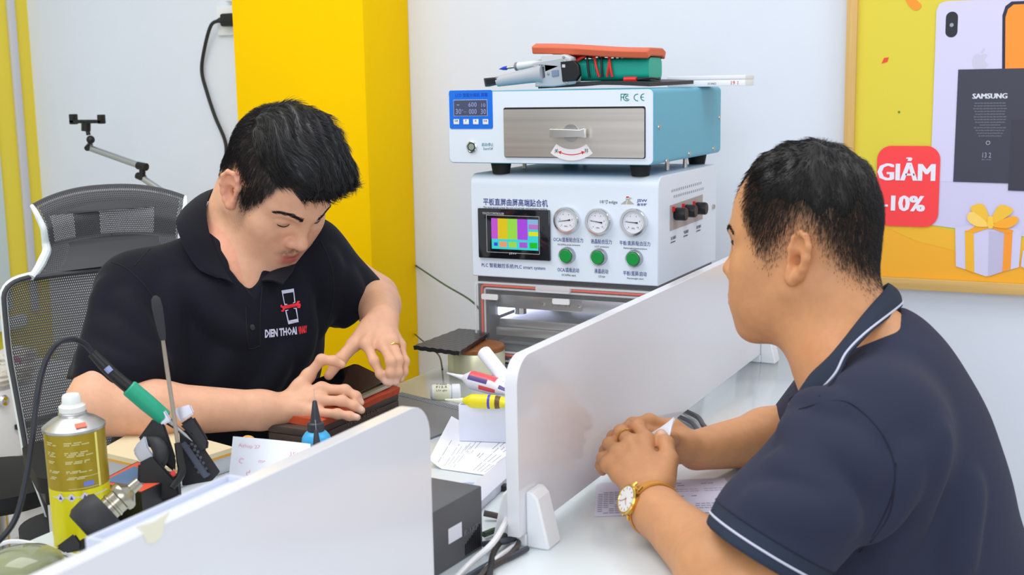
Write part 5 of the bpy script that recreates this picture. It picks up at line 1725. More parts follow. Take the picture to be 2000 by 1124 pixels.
def head_prims(F, M, jaw=1.0, s=1.0, lids=1.0, cheek=1.0, back=0.0, nose=0.0, lip=0.0, earx=0.0, earw=1.0):
    """x forward, y to the person's left, z up; origin between the ears at eye level"""
    def c(a, b, ra, rb, k, sg=1): F.cone(L2W(M, np.array(a) * s), L2W(M, np.array(b) * s), ra * s, rb * s, k * s, sg)
    def e(p, r, k, sg=1, R=None):
        Rm = M[:3, :3] if R is None else M[:3, :3] @ R
        F.ell(L2W(M, np.array(p) * s), np.array(r) * s, k * s, sg, Rm)
    def ry(d):
        a = math.radians(d); return np.array([[math.cos(a), 0, math.sin(a)], [0, 1, 0], [-math.sin(a), 0, math.cos(a)]])
    e((-.014 + back / 2, 0, .036), (.094 - back / 2, .0745, .088), .02)
    e((.026, 0, .030), (.063, .064, .072), .03)
    e((.026, 0, -.034), (.058, .060, .066), .03)
    e((.036, 0, -.070), (.044, .046 * jaw, .042), .03)
    c((.066, -.010, -.100), (.066, .010, -.100), .016, .016, .03)
    for y in (1, -1):
        c((-.006, y * .052 * jaw, -.048), (.056, y * .020, -.098), .016, .014, .03)
        e((.054, y * .045, -.026), (.022, .020 * cheek, .020), .026)
        e((.056, y * .036, -.058), (.022, .020 * cheek, .026), .026)
    c((.080, -.012, .018), (.080, .012, .018), .010, .010, .02)
    for y in (1, -1):
        c((.079, y * .014, .020), (.060, y * .046, .019), .0105, .009, .016)
        e((.0955, y * .033, -.001), (.017, .017, .0105), .014, -1)
    for y in (1, -1):
        e((.0685, y * .032, .0), (.0128, .0145, .0120), .004)
        if lids: c((.0795, y * .022, .0035 * 0 + .002), (.0755, y * .043, .0015), .0026, .0022, .004)
    # nose
    c((.083, 0, .014), (.1005 - nose, 0, -.026), .0070, .0085, .016)
    e((.1030 - nose, 0, -.031), (.0110, .0110, .0095), .009)
    for y in (1, -1):
        e((.0935 - nose * .6, y * .0125, -.0345), (.0095, .0072, .0075), .006)
        e((.1000 - nose, y * .0062, -.0415), (.0045, .0030, .0030), .003, -1)
    # mouth
    e((.068 + lip, 0, -.064), (.0245, .031, .026), .022)
    up_ = [(.0800, -.0235, -.0668), (.0885, -.0125, -.0635), (.0915, -.004, -.0612), (.0912, 0, -.0618), (.0915, .004, -.0612), (.0885, .0125, -.0635), (.0800, .0235, -.0668)]
    lo_ = [(.0805, -.0210, -.0690), (.0880, -.0110, -.0728), (.0902, 0, -.0742), (.0880, .0110, -.0728), (.0805, .0210, -.0690)]
    up_ = [(a[0] + lip, a[1], a[2]) for a in up_]; lo_ = [(a[0] + lip, a[1], a[2]) for a in lo_]
    rr = [.0018, .0032, .0038, .0036, .0038, .0032, .0018]
    for i in range(6): c(up_[i], up_[i + 1], rr[i], rr[i + 1], .006)
    rl = [.0020, .0042, .0050, .0042, .0020]
    for i in range(4): c(lo_[i], lo_[i + 1], rl[i], rl[i + 1], .006)
    sl = [(.0835, -.0225, -.0680), (.0920, -.011, -.0674), (.0952, 0, -.0672), (.0920, .011, -.0674), (.0835, .0225, -.0680)]
    sl = [(a[0] + lip, a[1], a[2]) for a in sl]
    for i in range(4): c(sl[i], sl[i + 1], .0010, .0010, .003, -1)
    c((.090, 0, -.046), (.0935, 0, -.056), .0014, .0022, .005, -1)
    c((.0845, -.012, -.0855), (.0845, .012, -.0855), .0035, .0035, .014, -1)
    # ears
    for y in (1, -1):
        Rz_ = np.array([[math.cos(y * -.38), -math.sin(y * -.38), 0], [math.sin(y * -.38), math.cos(y * -.38), 0], [0, 0, 1]])
        Re = Rz_ @ ry(-14)
        o = np.array([-.010 + earx, y * .0765, -.008])
        def q(a, b, d=0): return tuple(o + Re @ np.array([a * earw, y * d, b]))
        e(tuple(o + Re @ np.array([-.001, y * -.001, 0])), (.0165 * earw, .0060, .0285), .006, 1, Re)
        rim = [(.010, -.006), (.014, .008), (.011, .022), (.002, .030), (-.009, .029), (-.0165, .018), (-.0175, .004), (-.0130, -.010), (-.006, -.021), (.002, -.029), (.008, -.026), (.009, -.016)]
        for i in range(len(rim) - 1):
            ra = .0036 if i < 8 else .0050
            c(q(*rim[i], .0045), q(*rim[i + 1], .0045), ra, ra, .004)
        c(q(-.010, .014, .0045), q(-.0085, -.006, .0040), .0026, .0028, .004)
        c(q(.010, -.004, .0040), q(.008, -.010, .0045), .0036, .0034, .004)
        e(q(.001, -.003, .0070), (.0082, .0080, .0120), .003, -1, Re)
        e(q(.004, -.004, -.0010), (.0052, .0110, .0070), .002, -1, Re)
        e(q(-.002, .018, .0070), (.0085, .0055, .0070), .003, -1, Re)
        c(q(.003, -.003, .006), q(.006, -.002, -.012), .0036, .0028, .003, -1)


def finger(F, pts, r, k=.005):
    n = len(pts)
    rs = [r * f for f in ((1.06, 1.0, .90, .76) if n == 4 else (1.1, 1.0, .82))]
    for i in range(n - 1):
        F.cone(pts[i], pts[i + 1], rs[i], rs[i + 1], k if i else .0065)
    for i in range(1, n - 1):
        F.ell(pts[i], [rs[i] * 1.06] * 3, .004)


def hand(F, wrist, fore, fingers, thumb, r=.0085, back=None):
    """fingers: index..pinky, each [MCP, PIP, DIP, tip] in world space"""
    for i, f in enumerate(fingers):
        rr = r * (1.0, 1.03, 1.0, .88)[i]
        m = f[0]
        F.cone(wrist + (m - wrist) * .12, m, .0150 if i in (1, 2) else .0138, rr * 1.22, .010)
        F.cone(wrist + (m - wrist) * .45, m, .0085, rr * 1.12, .004) if back is None else F.cone(wrist + (m - wrist) * .40 + back * .0105, m + back * .0040, .0035, .0060, .006)
        F.ell(m, [rr * 1.22] * 3, .008)
        finger(F, f, rr)
    for i in range(3):
        a, b = fingers[i][0], fingers[i + 1][0]
        F.cone(a + (wrist - a) * .26, b + (wrist - b) * .26, r * 1.0, r * 1.0, .009)
    F.cone(thumb[0], thumb[1], .0150, .0118, .016)
    F.cone(wrist + (thumb[0] - wrist) * .2, thumb[0], .0165, .0150, .014)
    a = fingers[0][0]
    F.cone(thumb[0] + (thumb[1] - thumb[0]) * .5, a + (wrist - a) * .35, .0085, .0085, .014)
    F.cone(thumb[1], thumb[2], .0112, .0100, .006)
    F.cone(thumb[2], thumb[3], .0100, .0078, .005)
    F.ell(thumb[2], [.0106] * 3, .004)


def strands(name, roots, dirs, nors, lens, r, m, parent, seg=4, droop=.0, lift=.25, wob=.15, curl=None):
    """hair: one thin tapering three sided strand per root"""
    n = len(roots)
    T = dirs
    P = [roots]
    p = roots.copy()
    step = lens[:, None] / seg
    for i in range(seg):
        d = T + nors * (lift * (1 - 1.5 * i / seg)) + rng.normal(0, wob, (n, 3)) * .5 + np.array([0, 0, -droop * i])
        if curl is not None: d = d + curl * (i / seg)
        d /= np.linalg.norm(d, axis=1)[:, None]
        p = p + d * step
        P.append(p)
    P = np.array(P)                                   # seg+1, n, 3
    side = np.cross(T, nors); side /= np.linalg.norm(side, axis=1)[:, None] + 1e-9
    V = []
    for i in range(seg + 1):
        w = r * (1 - .8 * (i / seg) ** 2)
        for a in (0, 2.094, 4.189):
            V.append(P[i] + side * (w * math.cos(a))[..., None] * 1.0 + nors * (w * math.sin(a))[..., None] if np.ndim(w) else P[i] + side * w * math.cos(a) + nors * w * math.sin(a))
    V = np.array(V)                                   # (seg+1)*3, n, 3
    V = V.transpose(1, 0, 2).reshape(-1, 3)
    tpl = []
    for i in range(seg):
        for j in range(3):
            a, b = i * 3 + j, i * 3 + (j + 1) % 3
            tpl.append([a, b, b + 3, a + 3])
    tpl = np.array(tpl)
    Q = (np.arange(n)[:, None, None] * (seg + 1) * 3 + tpl[None]).reshape(-1, 4)
    return mesh_np(name, V, Q, m, parent, smooth=True)


def sample_faces(V, Q, n, weight):
    c = V[Q].mean(1)
    a = np.linalg.norm(np.cross(V[Q[:, 2]] - V[Q[:, 0]], V[Q[:, 3]] - V[Q[:, 1]]), axis=1) * .5 * weight
    i = rng.choice(len(Q), n, p=a / a.sum())
    uv = rng.random((n, 2))[:, :, None]
    p = (V[Q[i, 0]] * (1 - uv[:, 0]) + V[Q[i, 1]] * uv[:, 0]) * (1 - uv[:, 1]) + (V[Q[i, 3]] * (1 - uv[:, 0]) + V[Q[i, 2]] * uv[:, 0]) * uv[:, 1]
    nn = np.cross(V[Q[i, 2]] - V[Q[i, 0]], V[Q[i, 3]] - V[Q[i, 1]])
    return p, nn / (np.linalg.norm(nn, axis=1)[:, None] + 1e-12)


def sst(a, b, x):
    t = np.clip((x - a) / (b - a), 0, 1)
    return t * t * (3 - 2 * t)


def linc(rgb): return np.array(lin(rgb)[:3])


def bvh_of(V, Q):
    return BVHTree.FromPolygons([tuple(v) for v in V], [tuple(int(i) for i in q) for q in Q])


def cast(bvh, x, y, off=0.0):
    """where the sight line through a photo point meets a built surface"""
    d = Vector(nrm(ray(x, y)))
    h, n, i, t = bvh.ray_cast(Vector(CAM), d)
    if h is None: return None, None
    n = np.array(n)
    if n @ np.array(d) > 0: n = -n
    return np.array(h) + n * off, n


def surf_line(bvh, px, r, name, m, parent, off=0.0, n=6, label=None):
    P = catmull([np.array([p[0], p[1], 0.0]) for p in px], n)
    pts = [cast(bvh, p[0], p[1], off)[0] for p in P]
    pts = [p for p in pts if p is not None]
    if len(pts) < 3: return None
    pts = np.array(pts)
    for _ in range(2): pts[1:-1] = (pts[:-2] + pts[1:-1] * 2 + pts[2:]) / 4
    return MB().tube(pts, r, 6, sm=0).build(name, m, parent, label)


def hair_edge(p, tab):
    """height of the hairline around the head as a function of direction"""
    a = np.degrees(np.arctan2(np.abs(p[:, 1]), p[:, 0] - 0.0))
    return np.interp(a, [t[0] for t in tab], [t[1] for t in tab])


def skin_material(name, rough=.48):
    m = mat(name, (220, 170, 140), rough, spec=.4, attr='Col', bump=(420, .12, .0006), sss=.12, noise=(70, .05))
    return m

# ================================================================== the repairer in the black polo shirt
tf1 = nrm((.83, -.56, 0)); tl1 = nrm((.56, .83, 0))
R1 = np.column_stack([tf1, tl1, [0, 0, 1]])
TAB1 = ((0, .078), (25, .074), (35, .063), (41, .052), (46, .029), (52, .006), (56, -.012), (66, -.036), (76, -.044), (86, -.030), (98, -.004), (112, .004), (125, -.025), (150, -.062), (180, -.066))
per1 = empty('person', (-1.45, 1.66, 0.0), 'man in a black polo shirt bending over the phone he repairs', 'person')
H1 = headframe(W(541, 364, 2.06), -18.0, 41.5, 0.0)
S1 = 1.04
F = Field()
head_prims(F, H1, jaw=1.06, s=S1, cheek=1.05)
nb1 = W(452, 480, 2.13)
sR, sL = W(268, 566, 2.03), W(600, 500, 2.17)
elR, wrR = W(185, 800, 1.88), W(548, 802, 1.945)
elL, wrL = W(732, 582, 2.27), W(748, 626, 2.04)
F.cone(L2W(H1, (-.052, -.004, -.034)), nb1 - tf1 * .012 - tl1 * .008, .056, .053, .03)
F.cone(L2W(H1, (.010, 0, -.075)), nb1 + tf1 * .03 + (0, 0, -.03), .040, .050, .03)
mid = (sR + sL) / 2
F.cone(nb1 + (0, 0, -.03), sR + (0, 0, -.005), .040, .046, .03).cone(nb1 + (0, 0, -.03), sL + (0, 0, -.005), .040, .046, .03)
F.ell(mid + (0, 0, -.11) + tf1 * .005, (.102, .150, .17), .05, 1, R1)
F.ell(W(415, 800, 2.15), (.105, .145, .19), .06, 1, R1)
pel = W(400, 1000, 2.22)
F.ell(pel, (.11, .15, .11), .06, 1, R1)
F.cone(sR, elR + (0, 0, .01), .042, .041, .03).cone(sL, elL, .050, .042, .03)
d = nrm(wrR - elR)
F.cone(elR, elR + d * .09, .0415, .0425, .02).cone(elR + d * .09, wrR - d * .03, .0425, .0300, .02).cone(wrR - d * .03, wrR, .0290, .0265, .015)
d = nrm(wrL - elL)
F.cone(elL, elL + d * .08, .037, .038, .02).cone(elL + d * .08, wrL, .038, .0270, .02)
def J(l): return [W(*p) for p in l]
fR = [J([(602, 735, 1.965), (628, 703, 1.960), (652, 705, 1.960), (668, 713, 1.962)]),
      J([(628, 761, 1.950), (674, 763, 1.945), (695, 775, 1.945), (704, 787, 1.947)]),
      J([(622, 783, 1.935), (668, 784, 1.928), (692, 793, 1.930), (706, 802, 1.932)]),
      J([(614, 806, 1.925), (659, 809, 1.915), (682, 813, 1.915), (698, 816, 1.917)])]
tR = J([(580, 775, 1.975), (612, 768, 2.0), (645, 775, 2.0), (668, 790, 1.985)])
hand(F, wrR, elR, fR, tR, .0082, nrm(-FW * .6 + UP))
fL = [J([(716, 672, 1.990), (731, 706, 1.972), (743, 731, 1.968), (754, 747, 1.970)]),
      J([(748, 674, 1.990), (763, 706, 1.962), (763, 728, 1.962), (762, 748, 1.968)]),
      J([(766, 666, 2.000), (778, 703, 1.975), (777, 728, 1.972), (773, 748, 1.976)]),
      J([(781, 675, 2.015), (791, 706, 1.995), (789, 727, 1.990), (783, 742, 1.990)])]
tL = J([(722, 642, 2.025), (692, 672, 2.005), (664, 704, 1.990), (642, 734, 1.985)])
hand(F, wrL, elL, fL, tL, .0076, nrm(-FW + UP * .5))
V, Q = F.mesh(.0022)
V = relax(V, Q, 1, .4)
p = W2L(H1, V) / S1
sk = linc((220, 168, 138)); C = np.tile(sk, (len(V), 1))
inh = (np.abs(p[:, 1]) < .1) & (p[:, 2] > -.13) & (p[:, 2] < .16) & (np.abs(p[:, 0]) < .13)
def blend(C, w, rgb): return C * (1 - w[:, None]) + linc(rgb)[None] * w[:, None]
w = inh * np.exp(-((p[:, 0] - .085) / .03) ** 2 - (p[:, 1] / .03) ** 2 - ((p[:, 2] + .035) / .016) ** 2) * .35
C = blend(C, w, (222, 140, 118))
lipu = inh * (p[:, 0] > .074) * np.exp(-((p[:, 1]) / .0195) ** 4) * (np.exp(-((p[:, 2] + .0640) / .0040) ** 4) + np.exp(-((p[:, 2] + .0728) / .0056) ** 4)).clip(0, 1)
C = blend(C, lipu * .9, (186, 92, 84))
mo = inh * (p[:, 0] > .06) * np.exp(-((p[:, 2] + .0545 + .25 * np.abs(p[:, 1]) ** 1.0 * .5) / .0055) ** 2) * np.exp(-(p[:, 1] / .026) ** 4) * (.35 + .65 * rng.random(len(V)))
C = blend(C, mo * .85, (70, 56, 52))
ch = inh * (p[:, 0] > .03) * np.exp(-((p[:, 2] + .105) / .018) ** 2) * np.exp(-(p[:, 1] / .032) ** 2) * (.3 + .7 * rng.random(len(V)))
C = blend(C, ch * .45, (100, 80, 72))
he = hair_edge(p, TAB1)
sb_ = inh * (np.abs(p[:, 1]) > .045) * np.exp(-((p[:, 0] - .026) / .013) ** 2) * np.exp(-((p[:, 2] + .040) / .022) ** 2) * (.4 + .6 * rng.random(len(V)))
C = blend(C, sb_ * .5, (88, 76, 72))
a_ = np.abs(p[:, 1]) > .045
hm = inh * sst(-.008, .034, p[:, 2] - he) * (~((np.abs(p[:, 1]) > .074) & (np.abs(p[:, 0] + .012) < .03) & (p[:, 2] < .026)))
C = blend(C, hm * .90, (44, 40, 44))
C = blend(C, inh * (np.abs(p[:, 1]) > .074) * (p[:, 2] < .03) * .28, (226, 128, 108))
def nails(C, V, fs, upd, rad=.0052):
    for f in fs:
        t = f[-1] - f[-2]
        c_ = f[-2] + t * .82 + nrm(upd - nrm(t) * (upd @ nrm(t))) * .0062
        w = np.clip(1.6 - np.linalg.norm(V - c_, axis=1) / rad, 0, 1)
        C = blend(C, w * .75, (236, 196, 178))
    return C
upR = nrm(-FW + np.array([0, 0, .9])); 
C = nails(C, V, fR[1:], upR); C = nails(C, V, fL, nrm(-FW * 1.0 + np.array([0, 0, .1])))
body1 = mesh_np('body', V, Q, skin_material('fair_skin'), per1, attrs={'Col': C})
body1['label'] = 'bent head and bare forearms of the repairer'

# shirt
M_shirt1 = mat('black_pique', (13, 15, 27), .85, spec=.25, sheen=.04, bump=(900, .2, .0006))
G_ = Field()
G_.cone(nb1 + (0, 0, -.03), sR + (0, 0, -.004), .055, .056, .04).cone(nb1 + (0, 0, -.03), sL + (0, 0, -.002), .055, .058, .04)
G_.ell(mid + (0, 0, -.115) + tf1 * .008, (.118, .166, .175), .06, 1, R1)
G_.ell(W(415, 800, 2.15), (.124, .165, .19), .07, 1, R1)
G_.ell(pel + (0, 0, .075), (.134, .180, .13), .05, 1, R1)
hemR = W(228, 754, 1.945)
G_.cone(sR + (0, 0, -.004), hemR + nrm(hemR - sR) * .03, .060, .080, .045)
hemL = W(697, 592, 2.225)
G_.cone(sL, hemL, .066, .060, .04)
def folds(G_, F0, lines):
    """soft cloth ridges: each photo polyline is laid on the smooth garment and swollen slightly"""
    v, q = F0
    b = bvh_of(v, q)
    for pts, r, dep_ in lines:
        P = catmull([np.array([a[0], a[1], 0.0]) for a in pts], 4)
        W_ = [cast(b, a[0], a[1], -r + dep_)[0] for a in P]
        W_ = [w for w in W_ if w is not None]
        for i in range(len(W_) - 1):
            if np.linalg.norm(W_[i + 1] - W_[i]) < .05:
                G_.cone(W_[i], W_[i + 1], r, r, .026)
v0 = G_.mesh(.006)
folds(G_, v0, [([(200, 560), (185, 640), (165, 720)], .010, .0035), ([(245, 590), (290, 670), (325, 740)], .011, .004), ([(180, 690), (240, 716), (300, 722)], .009, .0035),
               ([(210, 640), (262, 690), (318, 712)], .009, .003), ([(340, 560), (335, 660), (345, 770)], .012, .003), ([(440, 700), (415, 770), (380, 840)], .012, .004),
               ([(560, 690), (520, 760), (470, 820)], .010, .003), ([(640, 500), (655, 560), (650, 620)], .010, .004), ([(625, 520), (632, 590), (625, 640)], .009, .003),
               ([(680, 540), (690, 590), (680, 630)], .009, .003), ([(380, 560), (420, 620), (470, 660)], .011, .002), ([(590, 560), (600, 640), (590, 700)], .010, .002)])
# openings: sleeve ends, neck and V placket
axR = nrm(RT * -.13 - UP * .99 - FW * .15)
G_.clip.append((lambda P, o=hemR, n=axR, s0=sR: np.minimum((P - o) @ n, np.where(np.linalg.norm(P - o, axis=1) < .125, 1, -1)) * 1.0, .004))
axL = nrm(hemL - sL)
G_.clip.append((lambda P, o=hemL, n=axL: np.minimum((P - o) @ n, np.where(np.linalg.norm(P - o, axis=1) < .10, 1, -1)), .004))
G_.cone(hemR + axR * .03, hemR - axR * .014, .060, .052, .006, -1)
G_.cone(hemL + axL * .02, hemL - axL * .018, .053, .050, .006, -1)
up1 = nrm(L2W(H1, (-.040, 0, -.030)) - nb1)
G_.cone(nb1 + up1 * .015, nb1 + up1 * .10, .052, .056, .012, -1)
vt = W(497, 580, 2.03)
vtop = nb1 + tf1 * .075 + (0, 0, .005)
G_.cone(W(482, 520, 2.03), W(496, 576, 2.02), .028, .003, .006, -1)
G_.cone(W(475, 480, 2.04), W(486, 535, 2.03), .036, .020, .006, -1)
V, Q = G_.mesh(.003)
V = relax(V, Q, 1, .4)
shirt1 = mesh_np('polo_shirt', V, Q, M_shirt1, per1)
sb1 = bvh_of(V, Q)
M_seam = mat('black_seam', (9, 9, 12), .8)
for px in ([(218, 512), (245, 523), (280, 555), (303, 590), (318, 650), (325, 720)], [(350, 438), (300, 480), (262, 520)], [(150, 738), (200, 746), (260, 748), (322, 742)],
           [(480, 600), (482, 650), (486, 682)], [(512, 560), (508, 620), (508, 676)], [(486, 682), (497, 681), (508, 676)], [(626, 470), (648, 520), (652, 580), (640, 636)]):
    surf_line(sb1, px, .0011, 'seam', M_seam, shirt1, .0002)


def ribbon(name, pairs, m, parent, th=.003, bulge=.004, n=8, rows=7, label=None):
    """folded collar: pairs of (upper inner, lower outer) points run round the neck"""
    A = catmull([a for a, b in pairs], n)
    B = catmull([b for a, b in pairs], n)
    G = []
    for i in range(len(A)):
        row = []
        for j in range(rows):
            t = j / (rows - 1)
            row.append(A[i] * (1 - t) + B[i] * t)
        G.append(row)
    G = np.array(G)
    N = np.cross(np.gradient(G, axis=0), np.gradient(G, axis=1))
    N /= np.linalg.norm(N, axis=2)[:, :, None] + 1e-12
    cen = G.mean((0, 1))
    sgn = np.sign((N * (G - cen)).sum(2).mean()) or 1
    G = G + N * sgn * (bulge * np.sin(np.linspace(0, 1, rows) * math.pi))[None, :, None]
    mb = MB().sheet(G if sgn > 0 else G, th)
    return mb.build(name, m, parent, label, sharp=60), G, N * sgn


c1 = [(W(456, 556, 2.000), W(424, 543, 1.996)), (W(432, 515, 2.015), W(384, 522, 1.996)), (W(408, 455, 2.040), W(351, 462, 2.010)), (W(404, 398, 2.090), W(348, 425, 2.065)),
      (W(424, 368, 2.16), W(388, 392, 2.19)), (W(470, 372, 2.23), W(480, 410, 2.26)), (W(522, 430, 2.20), W(560, 465, 2.20)), (W(528, 495, 2.12), W(577, 515, 2.09)), (W(511, 550, 2.030), W(552, 556, 2.01))]
ribbon('collar', c1, M_shirt1, per1)
for px in ((430, 540),):
    h_, n_ = cast(sb1, 492, 640)
    if h_ is not None: MB().lathe([(.005, 0), (.005, .0015), (0, .002)], frame(h_, nrm(np.cross((0, 0, 1), n_)), z=n_), 14).build('shirt_button', mat('dark_button', (30, 30, 36), .3), shirt1)


# printed logo: phone held by a spanner, with words under it, following the chest
def chest_print(name, polys, m, quad, parent, bvh, off):
    """polys in unit square -> photo quad -> garment surface"""
    q = [np.array(v, float) for v in quad]
    mb = MB()
    for P, F_ in polys:
        out = []
        for u, v in P:
            x = (q[0] * (1 - u) + q[1] * u) * (1 - v) + (q[3] * (1 - u) + q[2] * u) * v
            h_, n_ = cast(bvh, x[0], x[1], off)
            out.append(h_ if h_ is not None else W(x[0], x[1], 2.02))
        mb.add(out, F_)
    o = mb.build(name, m, parent, flat=True)
    return o


def poly_tris(loop, holes=()):
    L = [list(loop)] + [list(h) for h in holes]
    fl = [p for l in L for p in l]
    return np.array(fl), [list(t) for t in geometry.tessellate_polygon([[Vector((p[0], p[1], 0)) for p in l] for l in L])]


def dense(loop, n=3):
    out = []
    for i in range(len(loop)):
        a, b = np.array(loop[i], float), np.array(loop[(i + 1) % len(loop)], float)
        for k in range(n): out.append(tuple(a + (b - a) * k / n))
    return out


M_lw, M_lr = mat('logo_white', (196, 198, 224), .6), mat('logo_red', (232, 40, 56), .6)
def cv(l, x0=500, y0=550, s=8.643): return [(x0 + a / s, y0 + b / s) for a, b in l]
ph_up = cv([(424, 158), (636, 124), (662, 362), (620, 372), (618, 362), (644, 352), (626, 184), (450, 212), (482, 380), (522, 384), (524, 396), (474, 404)])
ph_dn = cv([(486, 488), (542, 478), (536, 492), (508, 500), (546, 664), (698, 632), (664, 466), (630, 462), (628, 452), (684, 448), (718, 686), (540, 726)])
sp1_ = cv([(404, 404), (430, 396), (432, 414), (452, 420), (470, 410), (676, 372), (690, 340), (724, 330), (742, 348), (722, 358), (722, 376), (746, 378), (752, 410), (740, 452), (700, 452), (684, 430), (480, 466), (466, 500), (440, 516), (414, 508), (420, 492), (440, 486), (440, 452), (408, 440)])
def pxs(loop):
    f, t = poly_tris(dense(loop, 2))
    return f, t
def px_print(name, loops, m, off):
    mb = MB()
    for l in loops:
        f, t = pxs(l)
        pts = [cast(sb1, a[0], a[1], off)[0] for a in f]
        pts = [p if p is not None else W(a[0], a[1], 2.02) for p, a in zip(pts, f)]
        mb.add(pts, t)
    return mb.build(name, m, shirt1, flat=True)
px_print('phone_emblem', [ph_up, ph_dn], M_lw, .0010)
px_print('spanner_emblem', [sp1_], M_lr, .0016)
def word_print(name, s, quad, m, off, bold=.03):
    Vt, Ft = text_mesh(s, bold, 1)
    lo, hi = Vt[:, :2].min(0), Vt[:, :2].max(0)
    P = (Vt[:, :2] - lo) / (hi - lo)
    return chest_print(name, [(P, Ft)], m, quad, shirt1, sb1, off)
word_print('lettering', 'DIEN THOAI', [(517, 661), (580, 654), (578.5, 638), (517, 644)], M_lw, .0010, .045)
word_print('lettering', 'VINARY', [(583, 654), (599.5, 650), (599, 636), (582, 638.5)], M_lr, .0010)

# hair
M_hair = mat('black_hair', (24, 23, 27), .38, spec=.5)
Hc = Field()
def he_(pp_, r, k, R=None): Hc.ell(L2W(H1, np.array(pp_) * S1), np.array(r) * S1, k, 1, H1[:3, :3])
he_((.002, 0, .062), (.087, .0755, .086), .02)
he_((.026, -.004, .100), (.070, .062, .038), .03)
he_((.074, .006, .098), (.036, .050, .024), .025)
nrm_pl = nrm(H1[:3, :3] @ np.array([.20, 0, 1]))
Hc.half(L2W(H1, np.array([.0, 0, .078]) * S1), nrm_pl, .010)
flow_l = nrm(H1[:3, :3] @ np.array([1, .35, -.25]))
def hdisp(P):
    q = W2L(H1, P) / S1
    return .0016 * np.sin(q[:, 1] * 330 + 3 * np.sin(q[:, 0] * 40) + 40 * q[:, 2]) + .0014 * np.sin(q[:, 1] * 150 + q[:, 0] * 35)
Hc.disp = hdisp
V, Q = Hc.mesh(.0025)
hair1 = mesh_np('hair', V, Q, M_hair, per1)
r0, n0 = sample_faces(V, Q, 9000, np.ones(len(Q)))
n0 = n0 * np.sign((n0 * (r0 - L2W(H1, (0, 0, .03)))).sum(1))[:, None]
q = W2L(H1, r0) / S1
fl = np.tile(flow_l, (len(r0), 1)) + (H1[:3, :3] @ np.array([0, 1, 0]))[None] * (.5 * np.sin(q[:, 0:1] * 60 + q[:, 1:2] * 30))
fl = fl - n0 * (fl * n0).sum(1)[:, None]
fl /= np.linalg.norm(fl, axis=1)[:, None] + 1e-9
strands('hair_strand', r0 - n0 * .001, fl, n0, rng.uniform(.014, .030, len(r0)), .00045, M_hair, hair1, 4, .02, .16, .12)['kind'] = 'stuff'
# cropped sides
Vb = np.array([v.co[:] for v in body1.data.vertices]); Qb = np.array([pl_.vertices[:] for pl_ in body1.data.polygons])
cq = Vb[Qb].mean(1); pq = W2L(H1, cq) / S1
hw_ = sst(-.004, .045, pq[:, 2] - hair_edge(pq, TAB1)) * (np.abs(pq[:, 1]) < .1) * (np.abs(pq[:, 0]) < .13) * (pq[:, 2] < .15) * (~((np.abs(pq[:, 1]) > .0735) & (np.abs(pq[:, 0] + .012) < .028) & (pq[:, 2] < .026)))
r0, n0 = sample_faces(Vb, Qb, 15000, np.where(hw_ > .03, hw_ ** 1.3, 0))
n0 = n0 * np.sign((n0 * (r0 - L2W(H1, (0, 0, .02)))).sum(1))[:, None]
q = W2L(H1, r0) / S1
fl = np.tile(nrm(H1[:3, :3] @ np.array([.3, 0, -1])), (len(r0), 1)); fl = fl - n0 * (fl * n0).sum(1)[:, None]
ln_ = .002 + .013 * sst(.0, .06, q[:, 2] - hair_edge(q, TAB1))
strands('cropped_hair', r0, fl, n0, ln_, .00026, M_hair, hair1, 2, .0, .40, .2)['kind'] = 'stuff'


def brow_lash(per, body, M, s, m, y, lash=True, look=0):
    me = body.data
    Vb = np.array([v.co[:] for v in me.vertices]); Qb = np.array([p.vertices[:] for p in me.polygons])
    pq = W2L(M, Vb[Qb].mean(1)) / s
    cx = (np.abs(pq[:, 1]) - .033) / .020
    arch = .0245 - .006 * cx ** 2 - .001 * cx
    w = (pq[:, 0] > .04) * (np.sign(pq[:, 1]) == y) * np.exp(-((pq[:, 2] - arch) / (.0021 - .0006 * np.clip(cx, -1, 1))) ** 2) * (np.abs(cx) < 1.0)
    r0, n0 = sample_faces(Vb, Qb, 380, np.where(w > .05, w, 0))
    fl = np.tile(nrm(M[:3, :3] @ np.array([-.3, y * 1.0, .15])), (len(r0), 1)); fl = fl - n0 * (fl * n0).sum(1)[:, None]
    strands('eyebrow', r0, fl, n0, np.full(len(r0), .0060), .00027, m, per, 2, 0, .15, .25)
    if lash:
        pts = [L2W(M, np.array(q) * s) for q in ((.0805, y * .0195, -.0028 + look), (.0825, y * .026, -.0052 + look), (.0820, y * .033, -.0062 + look), (.0785, y * .040, -.0048 + look), (.0735, y * .0465, -.0012 + look))]
        MB().tube(pts, [.0005, .0008, .0010, .0010, .0005], 6).build('eyelash', m, per)


for y in (1, -1): brow_lash(per1, body1, H1, S1, M_hair, y, True)
# finger ring on the left hand
def finger_ring(a, b, t, r, m, parent, name='finger_ring'):
    c_ = a + (b - a) * t
    M = frame(c_, nrm(np.cross((0, 0, 1), nrm(b - a))), z=nrm(b - a))
    return MB().lathe([(r, -.0012), (r + .0012, -.0012), (r + .0014, 0), (r + .0012, .0012), (r, .0012), (r, -.0012)], M, 28, cap=False).build(name, m, parent)
M_gold = mat('gold', (232, 190, 96), .2, 1.0)
o = finger_ring(fL[2][0], fL[2][1], .32, .0093, M_gold, None)
tag(o, 'gold ring on the raised hand of the man in black', 'ring')
